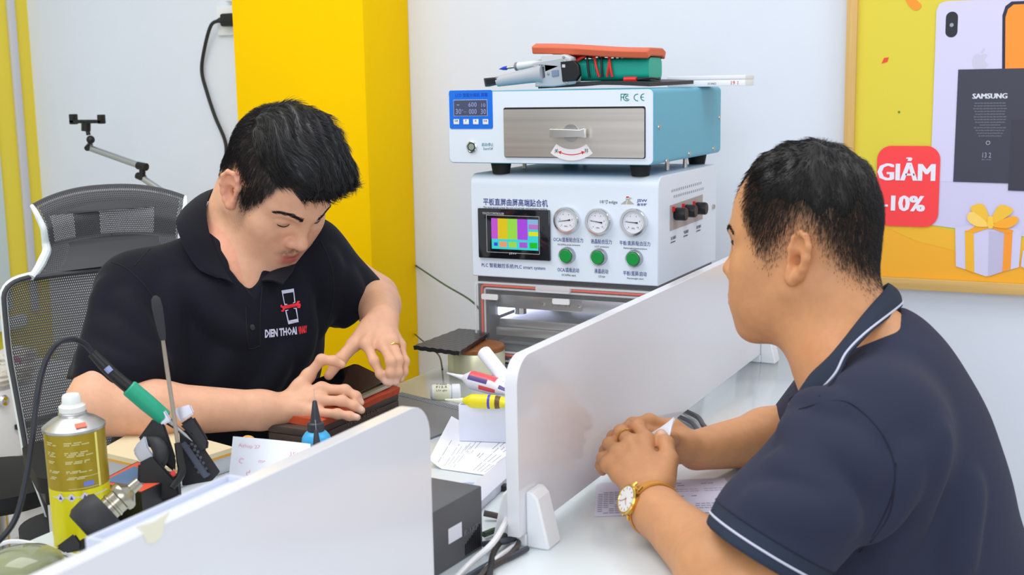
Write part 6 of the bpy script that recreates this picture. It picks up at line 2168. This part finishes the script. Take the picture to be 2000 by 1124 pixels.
# trousers and shoes below the desk
M_tr1 = mat('dark_trousers', (32, 34, 44), .8)
T_ = Field()
T_.ell(pel + (0, 0, -.02), (.13, .175, .12), .05, 1, R1)
for sg in (1, -1):
    hip = pel + tl1 * .085 * sg + (0, 0, -.05); kn = hip + tf1 * .40 + (0, 0, .0) ; kn[2] = .50
    if kn[0] > -1.08: kn = kn - tf1 * (kn[0] + 1.08) / tf1[0]
    an = kn + tf1 * -.04; an[2] = .10
    T_.cone(hip, kn, .085, .066, .04).cone(kn, an, .064, .050, .03)
V, Q = T_.mesh(.006)
mesh_np('trousers', V, Q, M_tr1, per1)
for sg in (1, -1):
    hip = pel + tl1 * .085 * sg; kn = hip + tf1 * .40
    if kn[0] > -1.08: kn = kn - tf1 * (kn[0] + 1.08) / tf1[0]
    s_ = Field(); b0 = kn - tf1 * .06; b0[2] = .045
    s_.cone(b0, b0 + tf1 * .17, .040, .034, .02).cone(b0 + (0, 0, .03), b0 + (0, 0, .07), .042, .042, .02)
    s_.half((0, 0, .002), (0, 0, 1), .004)
    V, Q = s_.mesh(.005)
    mesh_np('shoe', V, Q, M_black, per1)

# ================================================================== mesh office chair behind the repairer
ch = empty('office_chair', (-1.78, 1.84, 0), 'grey mesh office chair with white frame behind the man in black', 'chair')


def mesh_fabric():
    m = mat('grey_mesh_fabric', (84, 84, 88), .8)
    nt = m.node_tree
    b = nt.nodes['Principled BSDF']
    def at(n):
        a = nt.nodes.new('ShaderNodeAttribute'); a.attribute_name = n; return a.outputs['Fac']
    def mth(op, a, b_=None):
        n = nt.nodes.new('ShaderNodeMath'); n.operation = op
        for i, v in enumerate((a, b_)):
            if v is None: continue
            if isinstance(v, (int, float)): n.inputs[i].default_value = v
            else: nt.links.new(v, n.inputs[i])
        return n.outputs[0]
    u, v = at('gu'), at('gv')
    row = mth('FLOOR', mth('MULTIPLY', v, 1 / .0048))
    sh = mth('MULTIPLY', mth('MODULO', row, 2.0), .5)
    fu = mth('ABSOLUTE', mth('SUBTRACT', mth('FRACT', mth('ADD', mth('MULTIPLY', u, 1 / .0036), sh)), .5))
    fv = mth('ABSOLUTE', mth('SUBTRACT', mth('FRACT', mth('MULTIPLY', v, 1 / .0048)), .5))
    hole = mth('MULTIPLY', mth('LESS_THAN', fu, .16), mth('LESS_THAN', fv, .28))
    al = mth('SUBTRACT', 1.0, hole)
    nt.links.new(al, b.inputs['Alpha'])
    return m


M_mesh = mesh_fabric()


def grid_obj(name, G, GU, GV, m, parent, th=0):
    a, b = G.shape[:2]
    idx = np.arange(a * b).reshape(a, b)
    Q = np.stack([idx[:-1, :-1], idx[1:, :-1], idx[1:, 1:], idx[:-1, 1:]], -1).reshape(-1, 4)
    return mesh_np(name, G.reshape(-1, 3), Q, m, parent, attrs={'gu': GU.ravel(), 'gv': GV.ravel()})


ca = nrm((.58, .815, 0)); cf = nrm((.815, -.58, 0)); up = np.array([0, 0, 1.0])
# headrest
hc = W(214, 366, 2.40)
def head_pt(u, v):
    w = np.interp(v, [0, .3, .65, .85, 1], [.142, .128, .124, .140, .160])
    prof = np.interp(v, [0, .12, .35, .6, .82, 1], [-.022, -.004, .004, -.004, .016, .040])
    z = -.156 * v - .030 * (abs(u) ** 2.4) * (1 - v) * .9
    return hc + ca * (u * w) + cf * (prof + .028 * u * u) + up * z
nu, nv = 41, 31
us, vs = np.linspace(-1, 1, nu), np.linspace(0, 1, nv)
G = np.array([[head_pt(u, v) for v in vs] for u in us])
GU = np.repeat(us[:, None] * .142, nv, 1); GV = np.repeat(vs[None] * .19, nu, 0)
hr = grid_obj('headrest_mesh', G, GU, GV, M_mesh, ch)
M_fr = mat('white_frame_plastic', (222, 230, 232), .35)
for u in (-1, 1):
    MB().tube([head_pt(u, v) - cf * .004 + ca * .003 * u for v in np.linspace(0.0, 1, 10)], [.004, .006, .0065, .007, .0085, .009, .007], 10).build('headrest_frame', M_fr, ch)
MB().tube([head_pt(u, 0) - cf * .004 for u in np.linspace(-1, 1, 12)], .0045, 8).build('headrest_edge', mat('dark_mesh_edge', (70, 70, 74), .7), ch)
MB().tube([head_pt(u, 1) - cf * .004 for u in np.linspace(-1, 1, 12)], .0055, 8).build('headrest_edge', mat('dark_mesh_edge'), ch)
def dense2(l, n):
    return [tuple(np.array(l[i]) + (np.array(l[(i + 1) % len(l)]) - np.array(l[i])) * k / n) for i in range(len(l)) for k in range(n)]
# headrest carrier behind the mesh
def hb(u, v, d): return head_pt(u, v) - cf * d
out_ = dense2([(-.95, .05), (.95, .05), (.95, .97), (-.95, .97)], 12)
holes_ = [dense2([(-.88, .2), (-.88, .58), (-.55, .58), (-.55, .2)], 5), dense2([(-.17, .2), (-.17, .58), (.64, .58), (.64, .2)], 8)]
mb = MB().prism(out_, np.eye(4), .004, holes=holes_)
mb.v = [np.array([hb(q[0], q[1], .010 + q[2]) for q in v_]) for v_ in mb.v]
mb.build('headrest_carrier', mat('carrier_black', (52, 52, 56), .5), ch, sharp=60)
# backrest
bc = W(232, 560, 2.40)
def back_pt(u, v):
    w = np.interp(v, [0, .06, .3, .7, 1], [.209, .214, .214, .200, .165])
    prof = np.interp(v, [0, .25, .55, .8, 1], [-.005, .0, .022, .036, .020])
    z = .040 - .47 * v - .014 * abs(u) ** 6 * max(0, 1 - v * 5)
    return bc + ca * (u * w) + cf * (prof + .045 * u * u) + up * z
us, vs = np.linspace(-1, 1, 49), np.linspace(0, 1, 49)
G = np.array([[back_pt(u, v) for v in vs] for u in us])
GU = np.repeat(us[:, None] * .21, 49, 1); GV = np.repeat(vs[None] * .46, 49, 0)
grid_obj('backrest_mesh', G, GU, GV, M_mesh, ch)
rimp = [back_pt(-1, v) for v in np.linspace(1, 0.03, 14)] + [back_pt(u, 0) for u in np.linspace(-.92, .92, 12)] + [back_pt(1, v) for v in np.linspace(.03, 1, 14)] + [back_pt(u, 1) for u in np.linspace(.9, -.9, 8)]
MB().tube([p - cf * .006 for p in rimp], .0075, 10, closed=True, sm=3).build('backrest_frame', M_fr, ch)
MB().tube([p + cf * .003 for p in rimp], .0045, 8, closed=True, sm=3).build('backrest_edge', mat('dark_mesh_edge'), ch)
MB().tube([bc - cf * .05 + up * .10, bc - cf * .045 + up * -.08, bc - cf * .05 + up * -.30, bc - cf * .02 + up * -.47], [.012, .016, .02, .02], 12).build('back_spine', mat('carrier_black'), ch)
sc0 = bc + cf * .26; sc0 = np.array([sc0[0], sc0[1], .455])
Mse = frame(sc0, cf, ca)
o = MB().prism(rrect(.46, .46, .09, 8), Mse, .055).build('seat', mat('seat_black', (34, 34, 38), .8), ch)
bv = o.modifiers.new('edge', 'BEVEL'); bv.width, bv.segments, bv.limit_method = .015, 3, 'ANGLE'
arc_ = W(105, 925, 2.06)
for sg, c0 in ((-1, arc_), (1, sc0 + ca * .27 - cf * .05 + up * .185)):
    Ma_ = frame(c0, cf, ca)
    a_ = MB().prism(rrect(.24, .075, .036, 8), Ma_, .026).build('armrest_pad', M_rubber, ch)
    bv = a_.modifiers.new('edge', 'BEVEL'); bv.width, bv.segments, bv.limit_method = .008, 3, 'ANGLE'
    foot_ = np.array([c0[0], c0[1], .44]) - ca * sg * .03
    MB().box((-.02, -.012, foot_[2] - c0[2]), (.02, .012, 0), .004, M=Ma_).build('armrest_post', mat('post_white', (212, 214, 218), .4), ch)
    MB().box((-.03, -.02, -.045), (.03, .02, -.02), .004, M=Ma_).build('armrest_latch', M_black, ch)
    MB().box((-.025, -.02 if sg > 0 else -.05, foot_[2] - c0[2] - .02), (.025, .05 if sg > 0 else .02, foot_[2] - c0[2]), .003, M=Ma_).build('armrest_bracket', M_black, ch)
MB().cyl((sc0[0], sc0[1], .09), (sc0[0], sc0[1], .455), .026, 20).build('gas_post', M_chrome, ch)
for k in range(5):
    a_ = math.radians(72 * k + 20)
    e_ = np.array([sc0[0] + .30 * math.cos(a_), sc0[1] + .30 * math.sin(a_), .075])
    lg = MB().tube([(sc0[0], sc0[1], .11), (sc0[0] * .5 + e_[0] * .5, sc0[1] * .5 + e_[1] * .5, .10), tuple(e_)], [.026, .02, .016], 10).build('leg', mat('post_white'), ch)
    MB().cyl(e_ + (-.012 * math.sin(a_), .012 * math.cos(a_), -.048), e_ + (.012 * math.sin(a_), -.012 * math.cos(a_), -.048), .027, 18).build('caster', M_black, lg)

# ================================================================== the customer in the navy polo shirt
tf2 = nrm((-1, .06, 0)); tl2 = nrm((-.06, -1, 0))
R2 = np.column_stack([tf2, tl2, [0, 0, 1]])
TAB2 = ((0, .072), (25, .070), (38, .062), (46, .034), (54, .006), (62, -.018), (72, -.032), (84, -.022), (96, -.006), (106, .010), (118, .004), (125, -.012), (140, -.038), (160, -.062), (180, -.066))
per2 = empty('person', (-.12, 1.48, 0.0), 'customer in a navy polo shirt with clasped hands and a gold watch', 'person')
H2 = headframe(W(1574, 482, 1.548), 171.0, 2.0, 3.0)
S2 = 1.02
F = Field()
head_prims(F, H2, jaw=1.0, s=S2, lids=.0, cheek=.82, back=.018, nose=.003, lip=.004, earx=-.013, earw=.85)
nb2 = W(1668, 690, 1.50)
sL2, sR2 = W(1712, 845, 1.36), W(1660, 750, 1.66)
elL2, wrL2 = W(1478, 1178, 1.27), W(1266, 984, 1.505)
elR2, wrR2 = W(1560, 846, 1.84), W(1360, 880, 1.71)
F.cone(L2W(H2, (-.030, 0, -.030)), nb2, .056, .053, .03)
F.cone(L2W(H2, (.008, 0, -.078)), nb2 + tf2 * .03, .042, .050, .03)
mid2 = (sL2 + sR2) / 2
F.cone(nb2 + (0, 0, -.02), sL2, .045, .050, .04).cone(nb2 + (0, 0, -.02), sR2, .045, .050, .04)
ch2 = W(1738, 905, 1.50)
F.ell(ch2, (.095, .150, .17), .05, 1, R2)
be2 = W(1800, 1095, 1.51)
F.ell(be2, (.100, .140, .17), .06, 1, R2)
pel2 = np.array([be2[0] + .02, be2[1] + .02, .56])
F.ell(pel2, (.11, .15, .11), .06, 1, R2)
F.cone(sL2, elL2, .050, .044, .03).cone(sR2, elR2, .050, .044, .03)
d = nrm(wrL2 - elL2)
F.cone(elL2, elL2 + d * .08, .043, .0435, .02).cone(elL2 + d * .08, wrL2 - d * .03, .0435, .0300, .02).cone(wrL2 - d * .03, wrL2, .0285, .0265, .015)
d = nrm(wrR2 - elR2)
F.cone(elR2, elR2 + d * .07, .041, .0415, .02).cone(elR2 + d * .07, wrR2, .0415, .0280, .02)
gL = [J([(1262, 862, 1.605), (1247, 833, 1.632), (1228, 836, 1.655), (1213, 850, 1.665)]),
      J([(1234, 868, 1.600), (1213, 844, 1.632), (1198, 854, 1.652), (1192, 868, 1.660)]),
      J([(1208, 886, 1.595), (1191, 868, 1.628), (1183, 882, 1.645), (1182, 896, 1.650)]),
      J([(1188, 908, 1.588), (1178, 896, 1.615), (1174, 910, 1.628), (1177, 922, 1.632)])]
gtL = J([(1292, 940, 1.535), (1307, 900, 1.565), (1301, 868, 1.595), (1291, 850, 1.612)])
hand(F, wrL2, elL2, gL, gtL, .0086, nrm(-FW * .7 + UP * .7))
gR = [J([(1315, 836, 1.705), (1268, 822, 1.700), (1236, 828, 1.690), (1211, 840, 1.682)]),
      J([(1308, 856, 1.695), (1262, 846, 1.690), (1236, 854, 1.680), (1216, 864, 1.672)]),
      J([(1308, 876, 1.685), (1268, 872, 1.675), (1246, 880, 1.665), (1228, 888, 1.658)]),
      J([(1314, 892, 1.675), (1284, 892, 1.660), (1266, 898, 1.650), (1252, 904, 1.645)])]
gtR = J([(1338, 872, 1.685), (1322, 862, 1.672), (1310, 858, 1.655), (1300, 856, 1.640)])
hand(F, wrR2, elR2, gR, gtR, .0088)
V, Q = F.mesh(.0022)
V = relax(V, Q, 1, .4)
p = W2L(H2, V) / S2
C = np.tile(linc((206, 148, 104)), (len(V), 1))
inh = (np.abs(p[:, 1]) < .1) & (p[:, 2] > -.13) & (p[:, 2] < .16) & (np.abs(p[:, 0]) < .13)
lipu = inh * (p[:, 0] > .074) * np.exp(-((p[:, 1]) / .0195) ** 4) * (np.exp(-((p[:, 2] + .0640) / .0040) ** 4) + np.exp(-((p[:, 2] + .0728) / .0056) ** 4)).clip(0, 1)
C = blend(C, lipu * .75, (176, 100, 88))
he = hair_edge(p, TAB2)
hm = inh * sst(-.010, .060, p[:, 2] - he) * (~((np.abs(p[:, 1]) > .074) & (np.abs(p[:, 0] + .025) < .019) & (p[:, 2] < .018)))
C = blend(C, hm * .70, (52, 42, 40))
C = blend(C, inh * (np.abs(p[:, 1]) > .074) * (p[:, 2] < .03) * .15, (216, 130, 90))
C = nails(C, V, gL[:1] + gR[:1] + [gtL], nrm(-FW * .4 + np.array([0, 0, 1])))
body2 = mesh_np('body', V, Q, skin_material('tan_skin'), per2, attrs={'Col': C})
body2['label'] = 'head in profile and bare forearms with clasped hands'

# eye and lashes seen past the cheek
for y in (1, -1):
    e_ = Field()
brow_n = 0
M_hair2 = mat('brown_black_hair', (30, 27, 27), .45, spec=.4)
for y in (1, -1): brow_lash(per2, body2, H2, S2, M_hair2, y, False)
for y in (1, -1):
    M_ = frame(L2W(H2, np.array([.0686, y * .032, .0]) * S2), H2[:3, :3] @ np.array([0, 1, 0]), z=H2[:3, :3] @ np.array([1, 0, 0]))
    ey = MB().lathe([(0, .0000), (.0090, .0000), (.0088, .0088), (.0076, .0108), (.0058, .0122), (0, .0138)], M_, 20).build('eye', mat('eye_white', (226, 222, 216), .2), per2)
    MB().lathe([(.0056, .0121), (.0040, .0136), (0, .0143)], M_, 18).build('iris', mat('dark_iris', (28, 18, 14), .1), ey)
    pts = [L2W(H2, np.array(q) * S2) for q in ((.0805, y * .0195, .003), (.0835, y * .026, .0060), (.0830, y * .034, .0066), (.0790, y * .041, .0046), (.0735, y * .0465, .0012))]
    MB().tube(pts, [.0006, .0012, .0014, .0014, .0006], 6).build('eyelash', M_hair2, per2)

# shirt
M_shirt2 = mat('navy_pique', (48, 51, 71), .85, spec=.2, sheen=.03, bump=(900, .2, .0006))
M_rib2 = mat('slate_rib_knit', (46, 54, 70), .85, spec=.2, bump=(1200, .3, .0006))
M_line2 = mat('white_tipping', (206, 206, 226), .8)
G_ = Field()
G_.cone(nb2 + (.01, 0, -.050), sL2 + (0, 0, -.006), .052, .060, .04).cone(nb2 + (.01, 0, -.050), sR2, .052, .058, .04)
G_.ell(ch2, (.104, .160, .175), .06, 1, R2)
G_.ell(be2, (.112, .155, .175), .07, 1, R2)
G_.cone(W(1716, 675, 1.52), W(1775, 850, 1.53), .045, .062, .05)
G_.cone(W(1775, 850, 1.53), W(1840, 1080, 1.53), .062, .055, .06)
G_.ell(pel2 + (-.004, 0, .075), (.132, .178, .13), .05, 1, R2)
hemL2 = W(1488, 1092, 1.285)
axL2 = nrm(hemL2 - sL2)
G_.cone(sL2, hemL2 + axL2 * .03, .066, .062, .05)
G_.cone(W(1610, 880, 1.42), W(1490, 1010, 1.33), .045, .040, .06)
hemR2 = W(1580, 840, 1.815)
G_.cone(sR2, hemR2, .062, .060, .04)
v0 = G_.mesh(.006)
folds(G_, v0, [([(1560, 840), (1640, 870), (1700, 930)], .011, .003), ([(1530, 900), (1600, 950), (1650, 1020)], .011, .0038), ([(1480, 980), (1560, 1000), (1640, 1010)], .010, .003),
                ([(1780, 900), (1750, 980), (1690, 1060)], .012, .004),
               ([(1840, 860), (1800, 980), (1730, 1080)], .012, .003), ([(1900, 950), (1880, 1040), (1870, 1110)], .011, .002), ([(1560, 800), (1590, 790), (1630, 800)], .008, .003), ([(1545, 830), (1570, 850), (1590, 900)], .008, .003)])
hl_ = nrm(W(1600, 1150, 1.285) - W(1405, 1035, 1.285))
axH = nrm(np.cross(hl_, FW)); axH = axH * np.sign(axH @ axL2)
G_.clip.append((lambda P, o=hemL2, n=axH: np.minimum((P - o) @ n, np.where(np.linalg.norm(P - o, axis=1) < .125, 1, -1)), .003))
G_.clip.append((lambda P, o=hemR2, n=nrm(hemR2 - sR2): np.minimum((P - o) @ n, np.where(np.linalg.norm(P - o, axis=1) < .10, 1, -1)), .003))
G_.cone(hemL2 + axH * .03, hemL2 - axH * .014, .058, .052, .006, -1)
up2 = nrm(L2W(H2, (-.036, 0, -.030)) - nb2)
G_.cone(nb2 + up2 * .02, nb2 + up2 * .12, .062, .068, .012, -1)
G_.cone(nb2 + tf2 * .05 + (0, 0, .03), nb2 + tf2 * .09 + (0, 0, -.03), .035, .012, .008, -1)
V, Q = G_.mesh(.003)
V = relax(V, Q, 1, .4)
shirt2 = mesh_np('polo_shirt', V, Q, [M_shirt2, M_rib2, M_line2], per2)
# ribbed cuff band and white tipping on the near sleeve
fc = V[Q].mean(1)
hd2 = (fc - hemL2) @ axH
ncuff = np.linalg.norm(fc - hemL2, axis=1) < .12
mi = np.where(ncuff & (hd2 > -.026), 1, 0)
shirt2.data.polygons.foreach_set('material_index', mi.astype(np.int32))
sb2 = bvh_of(V, Q)
def ring_line(bvh, o, ax, h, r0, r, m, name, parent, n=64):
    x = nrm(np.cross(ax, (0, 0, 1))); y = np.cross(ax, x)
    pts = []
    for k in range(n):
        a = 2 * math.pi * k / n
        d = x * math.cos(a) + y * math.sin(a)
        p0 = o + ax * h
        h_, n_, i_, t_ = bvh.ray_cast(Vector(p0 + d * .15), Vector(-d))
        if h_ is not None and np.linalg.norm(np.array(h_) - p0) < .10: pts.append(np.array(h_) + d * .0002)
    return MB().tube(pts, r, 6, sm=0, closed=True).build(name, m, parent)
ring_line(sb2, hemL2, axH, -.0125, .1, .0013, M_line2, 'cuff_tipping', shirt2)
ring_line(sb2, hemL2, axH, -.0265, .1, .0008, mat('navy_seam', (24, 26, 46), .8), 'cuff_seam', shirt2)
for px in ([(1560, 800), (1640, 782), (1690, 810), (1730, 860), (1748, 915), (1742, 970), (1715, 1030), (1680, 1080)], [(1690, 690), (1650, 720), (1600, 775)], [(1750, 905), (1740, 1000), (1700, 1060)]):
    surf_line(sb2, px, .0009, 'seam', mat('navy_seam'), shirt2, .0001)
c2_ = [(W(1560, 782, 1.385), W(1575, 797, 1.372)), (W(1580, 738, 1.392), W(1636, 738, 1.362)), (W(1628, 690, 1.40), W(1662, 690, 1.372)), (W(1690, 612, 1.44), W(1712, 640, 1.415)),
       (W(1734, 558, 1.53), W(1760, 598, 1.535)), (W(1715, 570, 1.62), W(1735, 605, 1.64)), (W(1650, 640, 1.66), W(1660, 680, 1.68)), (W(1590, 715, 1.60), W(1585, 745, 1.62)), (W(1556, 775, 1.50), W(1545, 795, 1.50))]
col2, Gc, Nc = ribbon('collar', c2_, M_rib2, per2, th=.0035, bulge=.005)
L_ = Gc[:, -2] * .55 + Gc[:, -1] * .45 + Nc[:, -2] * .0022
MB().tube(L_, .0014, 6, sm=0).build('collar_tipping', M_line2, col2)

# hair: longer on top, cropped at the sides
Hc = Field()
def he2(pp_, r, k): Hc.ell(L2W(H2, np.array(pp_) * S2), np.array(r) * S2, k, 1, H2[:3, :3])
he2((-.003, 0, .052), (.0870, .0738, .0790), .02)
def hdisp2(P):
    q = W2L(H2, P) / S2
    return .0012 * np.sin(q[:, 1] * 260 + 50 * q[:, 2] + 2 * np.sin(q[:, 0] * 60)) + .0010 * np.sin(q[:, 0] * 180 + q[:, 1] * 90)
Hc.disp = hdisp2
V, Q = Hc.mesh(.0025)
hair2 = mesh_np('hair', V, Q, M_hair2, per2)
r0, n0 = sample_faces(V, Q, 9000, np.ones(len(Q)))
n0 = n0 * np.sign((n0 * (r0 - L2W(H2, (0, 0, .03)))).sum(1))[:, None]
q = W2L(H2, r0) / S2
back = sst(.02, -.05, q[:, 0])[:, None]
fl = (H2[:3, :3] @ np.array([.9, 0, -.25]))[None] * (1 - back) + (H2[:3, :3] @ np.array([-.2, 0, -1]))[None] * back
fl = fl - n0 * (fl * n0).sum(1)[:, None]; fl /= np.linalg.norm(fl, axis=1)[:, None] + 1e-9
strands('hair_strand', r0 - n0 * .001, fl, n0, rng.uniform(.008, .017, len(r0)), .00040, M_hair2, hair2, 3, .01, .22, .18)['kind'] = 'stuff'
Vb = np.array([v.co[:] for v in body2.data.vertices]); Qb = np.array([pl_.vertices[:] for pl_ in body2.data.polygons])
pq = W2L(H2, Vb[Qb].mean(1)) / S2
hw_ = sst(-.010, .060, pq[:, 2] - hair_edge(pq, TAB2)) * (np.abs(pq[:, 1]) < .1) * (np.abs(pq[:, 0]) < .13) * (pq[:, 2] < .15) * (~((np.abs(pq[:, 1]) > .0735) & (np.abs(pq[:, 0] + .025) < .018) & (pq[:, 2] < .018)))
r0, n0 = sample_faces(Vb, Qb, 26000, np.where(hw_ > .03, hw_ ** 1.2, 0))
n0 = n0 * np.sign((n0 * (r0 - L2W(H2, (0, 0, .02)))).sum(1))[:, None]
q = W2L(H2, r0) / S2
fl = np.tile(nrm(H2[:3, :3] @ np.array([.15, 0, -1])), (len(r0), 1)); fl = fl - n0 * (fl * n0).sum(1)[:, None]
ln_ = .003 + .010 * sst(.0, .08, q[:, 2] - hair_edge(q, TAB2))
strands('cropped_hair', r0, fl, n0, ln_, .00019, M_hair2, hair2, 2, .0, .45, .25)['kind'] = 'stuff'

# wrist watch, ring, folded paper
d = nrm(wrL2 - elL2)
wc = wrL2 - d * .010
w_out = nrm(-RT * .72 - FW * .45 + UP * .25); w_out = nrm(w_out - d * (w_out @ d)); w_side = np.cross(d, w_out)
wt_ = empty('wrist_watch', wc, 'gold watch with white dial and tan leather strap on the near wrist', 'watch')
M_strap = mat('tan_leather', (206, 140, 50), .5, bump=(400, .2, .0006))
bw_ = bvh_of(Vb, Qb)
G = []
prev = .030
for k in range(49):
    a = 2 * math.pi * k / 48
    dr = w_out * math.cos(a) + w_side * math.sin(a)
    row = []
    for t_ in (-.009, -.0045, 0, .0045, .009):
        h_, n_, i_, tt = bw_.ray_cast(Vector(wc + d * t_), Vector(dr))
        rad = np.linalg.norm(np.array(h_) - wc - d * t_) if h_ is not None else prev
        rad = min(max(rad, .022), .036); prev = rad
        row.append(wc + d * t_ + dr * (rad + .0022))
    G.append(row)
G = np.array(G)
for _ in range(3): G[1:-1] = (G[:-2] + G[1:-1] * 2 + G[2:]) / 4
MB().sheet(G, .0022).build('strap', M_strap, wt_)
wpos = G[0, 2] + w_out * .001
Mw = frame(wpos, nrm(w_side), z=w_out)
cs_ = MB().lathe([(.0165, -.002), (.0188, 0), (.0188, .0045), (.0176, .0062), (.0163, .0062), (.0158, .0052), (0, .0052)], Mw, 40).build('watch_case', M_gold, wt_)
MB().lathe([(.0158, .0053), (.0158, .0056), (0, .0056)], Mw, 36).build('dial', mat('watch_white', (240, 236, 232), .3), cs_)
mb = MB()
for k in range(12):
    a = math.pi * k / 6
    c_, s_ = math.cos(a), math.sin(a)
    mb.prism([(c_ * r_ - s_ * u, s_ * r_ + c_ * u) for r_, u in ((.0118, -.0004), (.0146, -.0004), (.0146, .0004), (.0118, .0004))], Mw @ frame((0, 0, .0057), (1, 0, 0), (0, 1, 0)), .0003)
for a, l in ((2.2, .0115), (3.9, .008)):
    c_, s_ = math.cos(a), math.sin(a)
    mb.prism([(c_ * r_ - s_ * u, s_ * r_ + c_ * u) for r_, u in ((-.002, -.0004), (l, -.0003), (l, .0003), (-.002, .0004))], Mw @ frame((0, 0, .0060), (1, 0, 0), (0, 1, 0)), .0003)
mb.build('hands_and_markers', mat('rose_gold', (206, 150, 110), .3, .8), cs_, flat=True)
for sg in (1, -1):
    for u in (.008, -.008):
        MB().cyl(wpos + w_side * sg * .016 + d * u - w_out * .001, wpos + w_side * sg * .022 + d * u * .9 - w_out * .004, .0022, 10).build('lug', M_gold, wt_)
MB().cyl(wpos + d * .018 + w_out * .002, wpos + d * .0215 + w_out * .002, .0026, 12).build('crown', M_gold, wt_)
o = finger_ring(gL[1][0], gL[1][1], .62, .0102, M_gold, None)
tag(o, 'gold ring on the clasped hand of the customer', 'ring')
fpz = empty('folded_paper', W(1285, 880, 1.64), 'folded white paper held between the clasped hands', 'paper')
a0, a1, a2, a3 = W(1272, 846, 1.642), W(1286, 876, 1.628), W(1309, 850, 1.622), W(1316, 815, 1.640)
G = [[(a0 * (1 - u) + a3 * u) * (1 - v) + (a1 * (1 - u) + a2 * u) * v - FW * .008 * math.sin(math.pi * u) * (1 - v) for v in np.linspace(0, 1, 8)] for u in np.linspace(0, 1, 10)]
MB().sheet(np.array(G), .0008).build('outer_fold', M_paper, fpz, sharp=60)
b0, b1, b2 = W(1284, 874, 1.632), W(1312, 862, 1.628), W(1318, 818, 1.640)
G = [[b0 * (1 - u) + b2 * u + (b1 - b0) * v * (1 - u) * .7 + FW * .004 * (1 - v) for v in np.linspace(0, 1, 6)] for u in np.linspace(0, 1, 8)]
MB().sheet(np.array(G), .0008).build('inner_fold', mat('white_paper'), fpz, sharp=60)

# trousers, shoes and stool
T_ = Field()
T_.ell(pel2 + (0, 0, -.02), (.125, .170, .12), .05, 1, R2)
for sg in (1, -1):
    hip = pel2 + tl2 * .085 * sg + (.02, 0, -.05); kn = hip + tf2 * .36; kn[2] = .50
    an = kn + tf2 * -.03; an[2] = .10
    T_.cone(hip, kn, .085, .066, .04).cone(kn, an, .064, .050, .03)
    s_ = Field(); b0 = kn + tf2 * -.05; b0[2] = .045
    s_.cone(b0, b0 + tf2 * .17, .040, .034, .02).cone(b0 + (0, 0, .03), b0 + (0, 0, .07), .042, .042, .02)
    s_.half((0, 0, .002), (0, 0, 1), .004)
    V, Q = s_.mesh(.005)
    mesh_np('shoe', V, Q, M_black, per2)
V, Q = T_.mesh(.006)
mesh_np('trousers', V, Q, mat('dark_trousers'), per2)
sx, sy_ = pel2[0] + .03, pel2[1]
sz = pel2[2] - .155
s2 = empty('customer_stool', (sx, sy_, 0), 'stool under the customer in the navy shirt', 'stool')
Mst = frame((sx, sy_, 0), (1, 0, 0), (0, 1, 0))
MB().lathe([(.12, sz - .05), (.175, sz - .045), (.185, sz - .02), (.175, sz), (0, sz + .004)], Mst, 40).build('seat', mat('seat_black'), s2)
for k in range(4):
    a = math.radians(45 + 90 * k)
    MB().cyl((sx + .11 * math.cos(a), sy_ + .11 * math.sin(a), sz - .045), (sx + .17 * math.cos(a), sy_ + .17 * math.sin(a), 0), .011, 12).build('leg', M_chrome, s2)
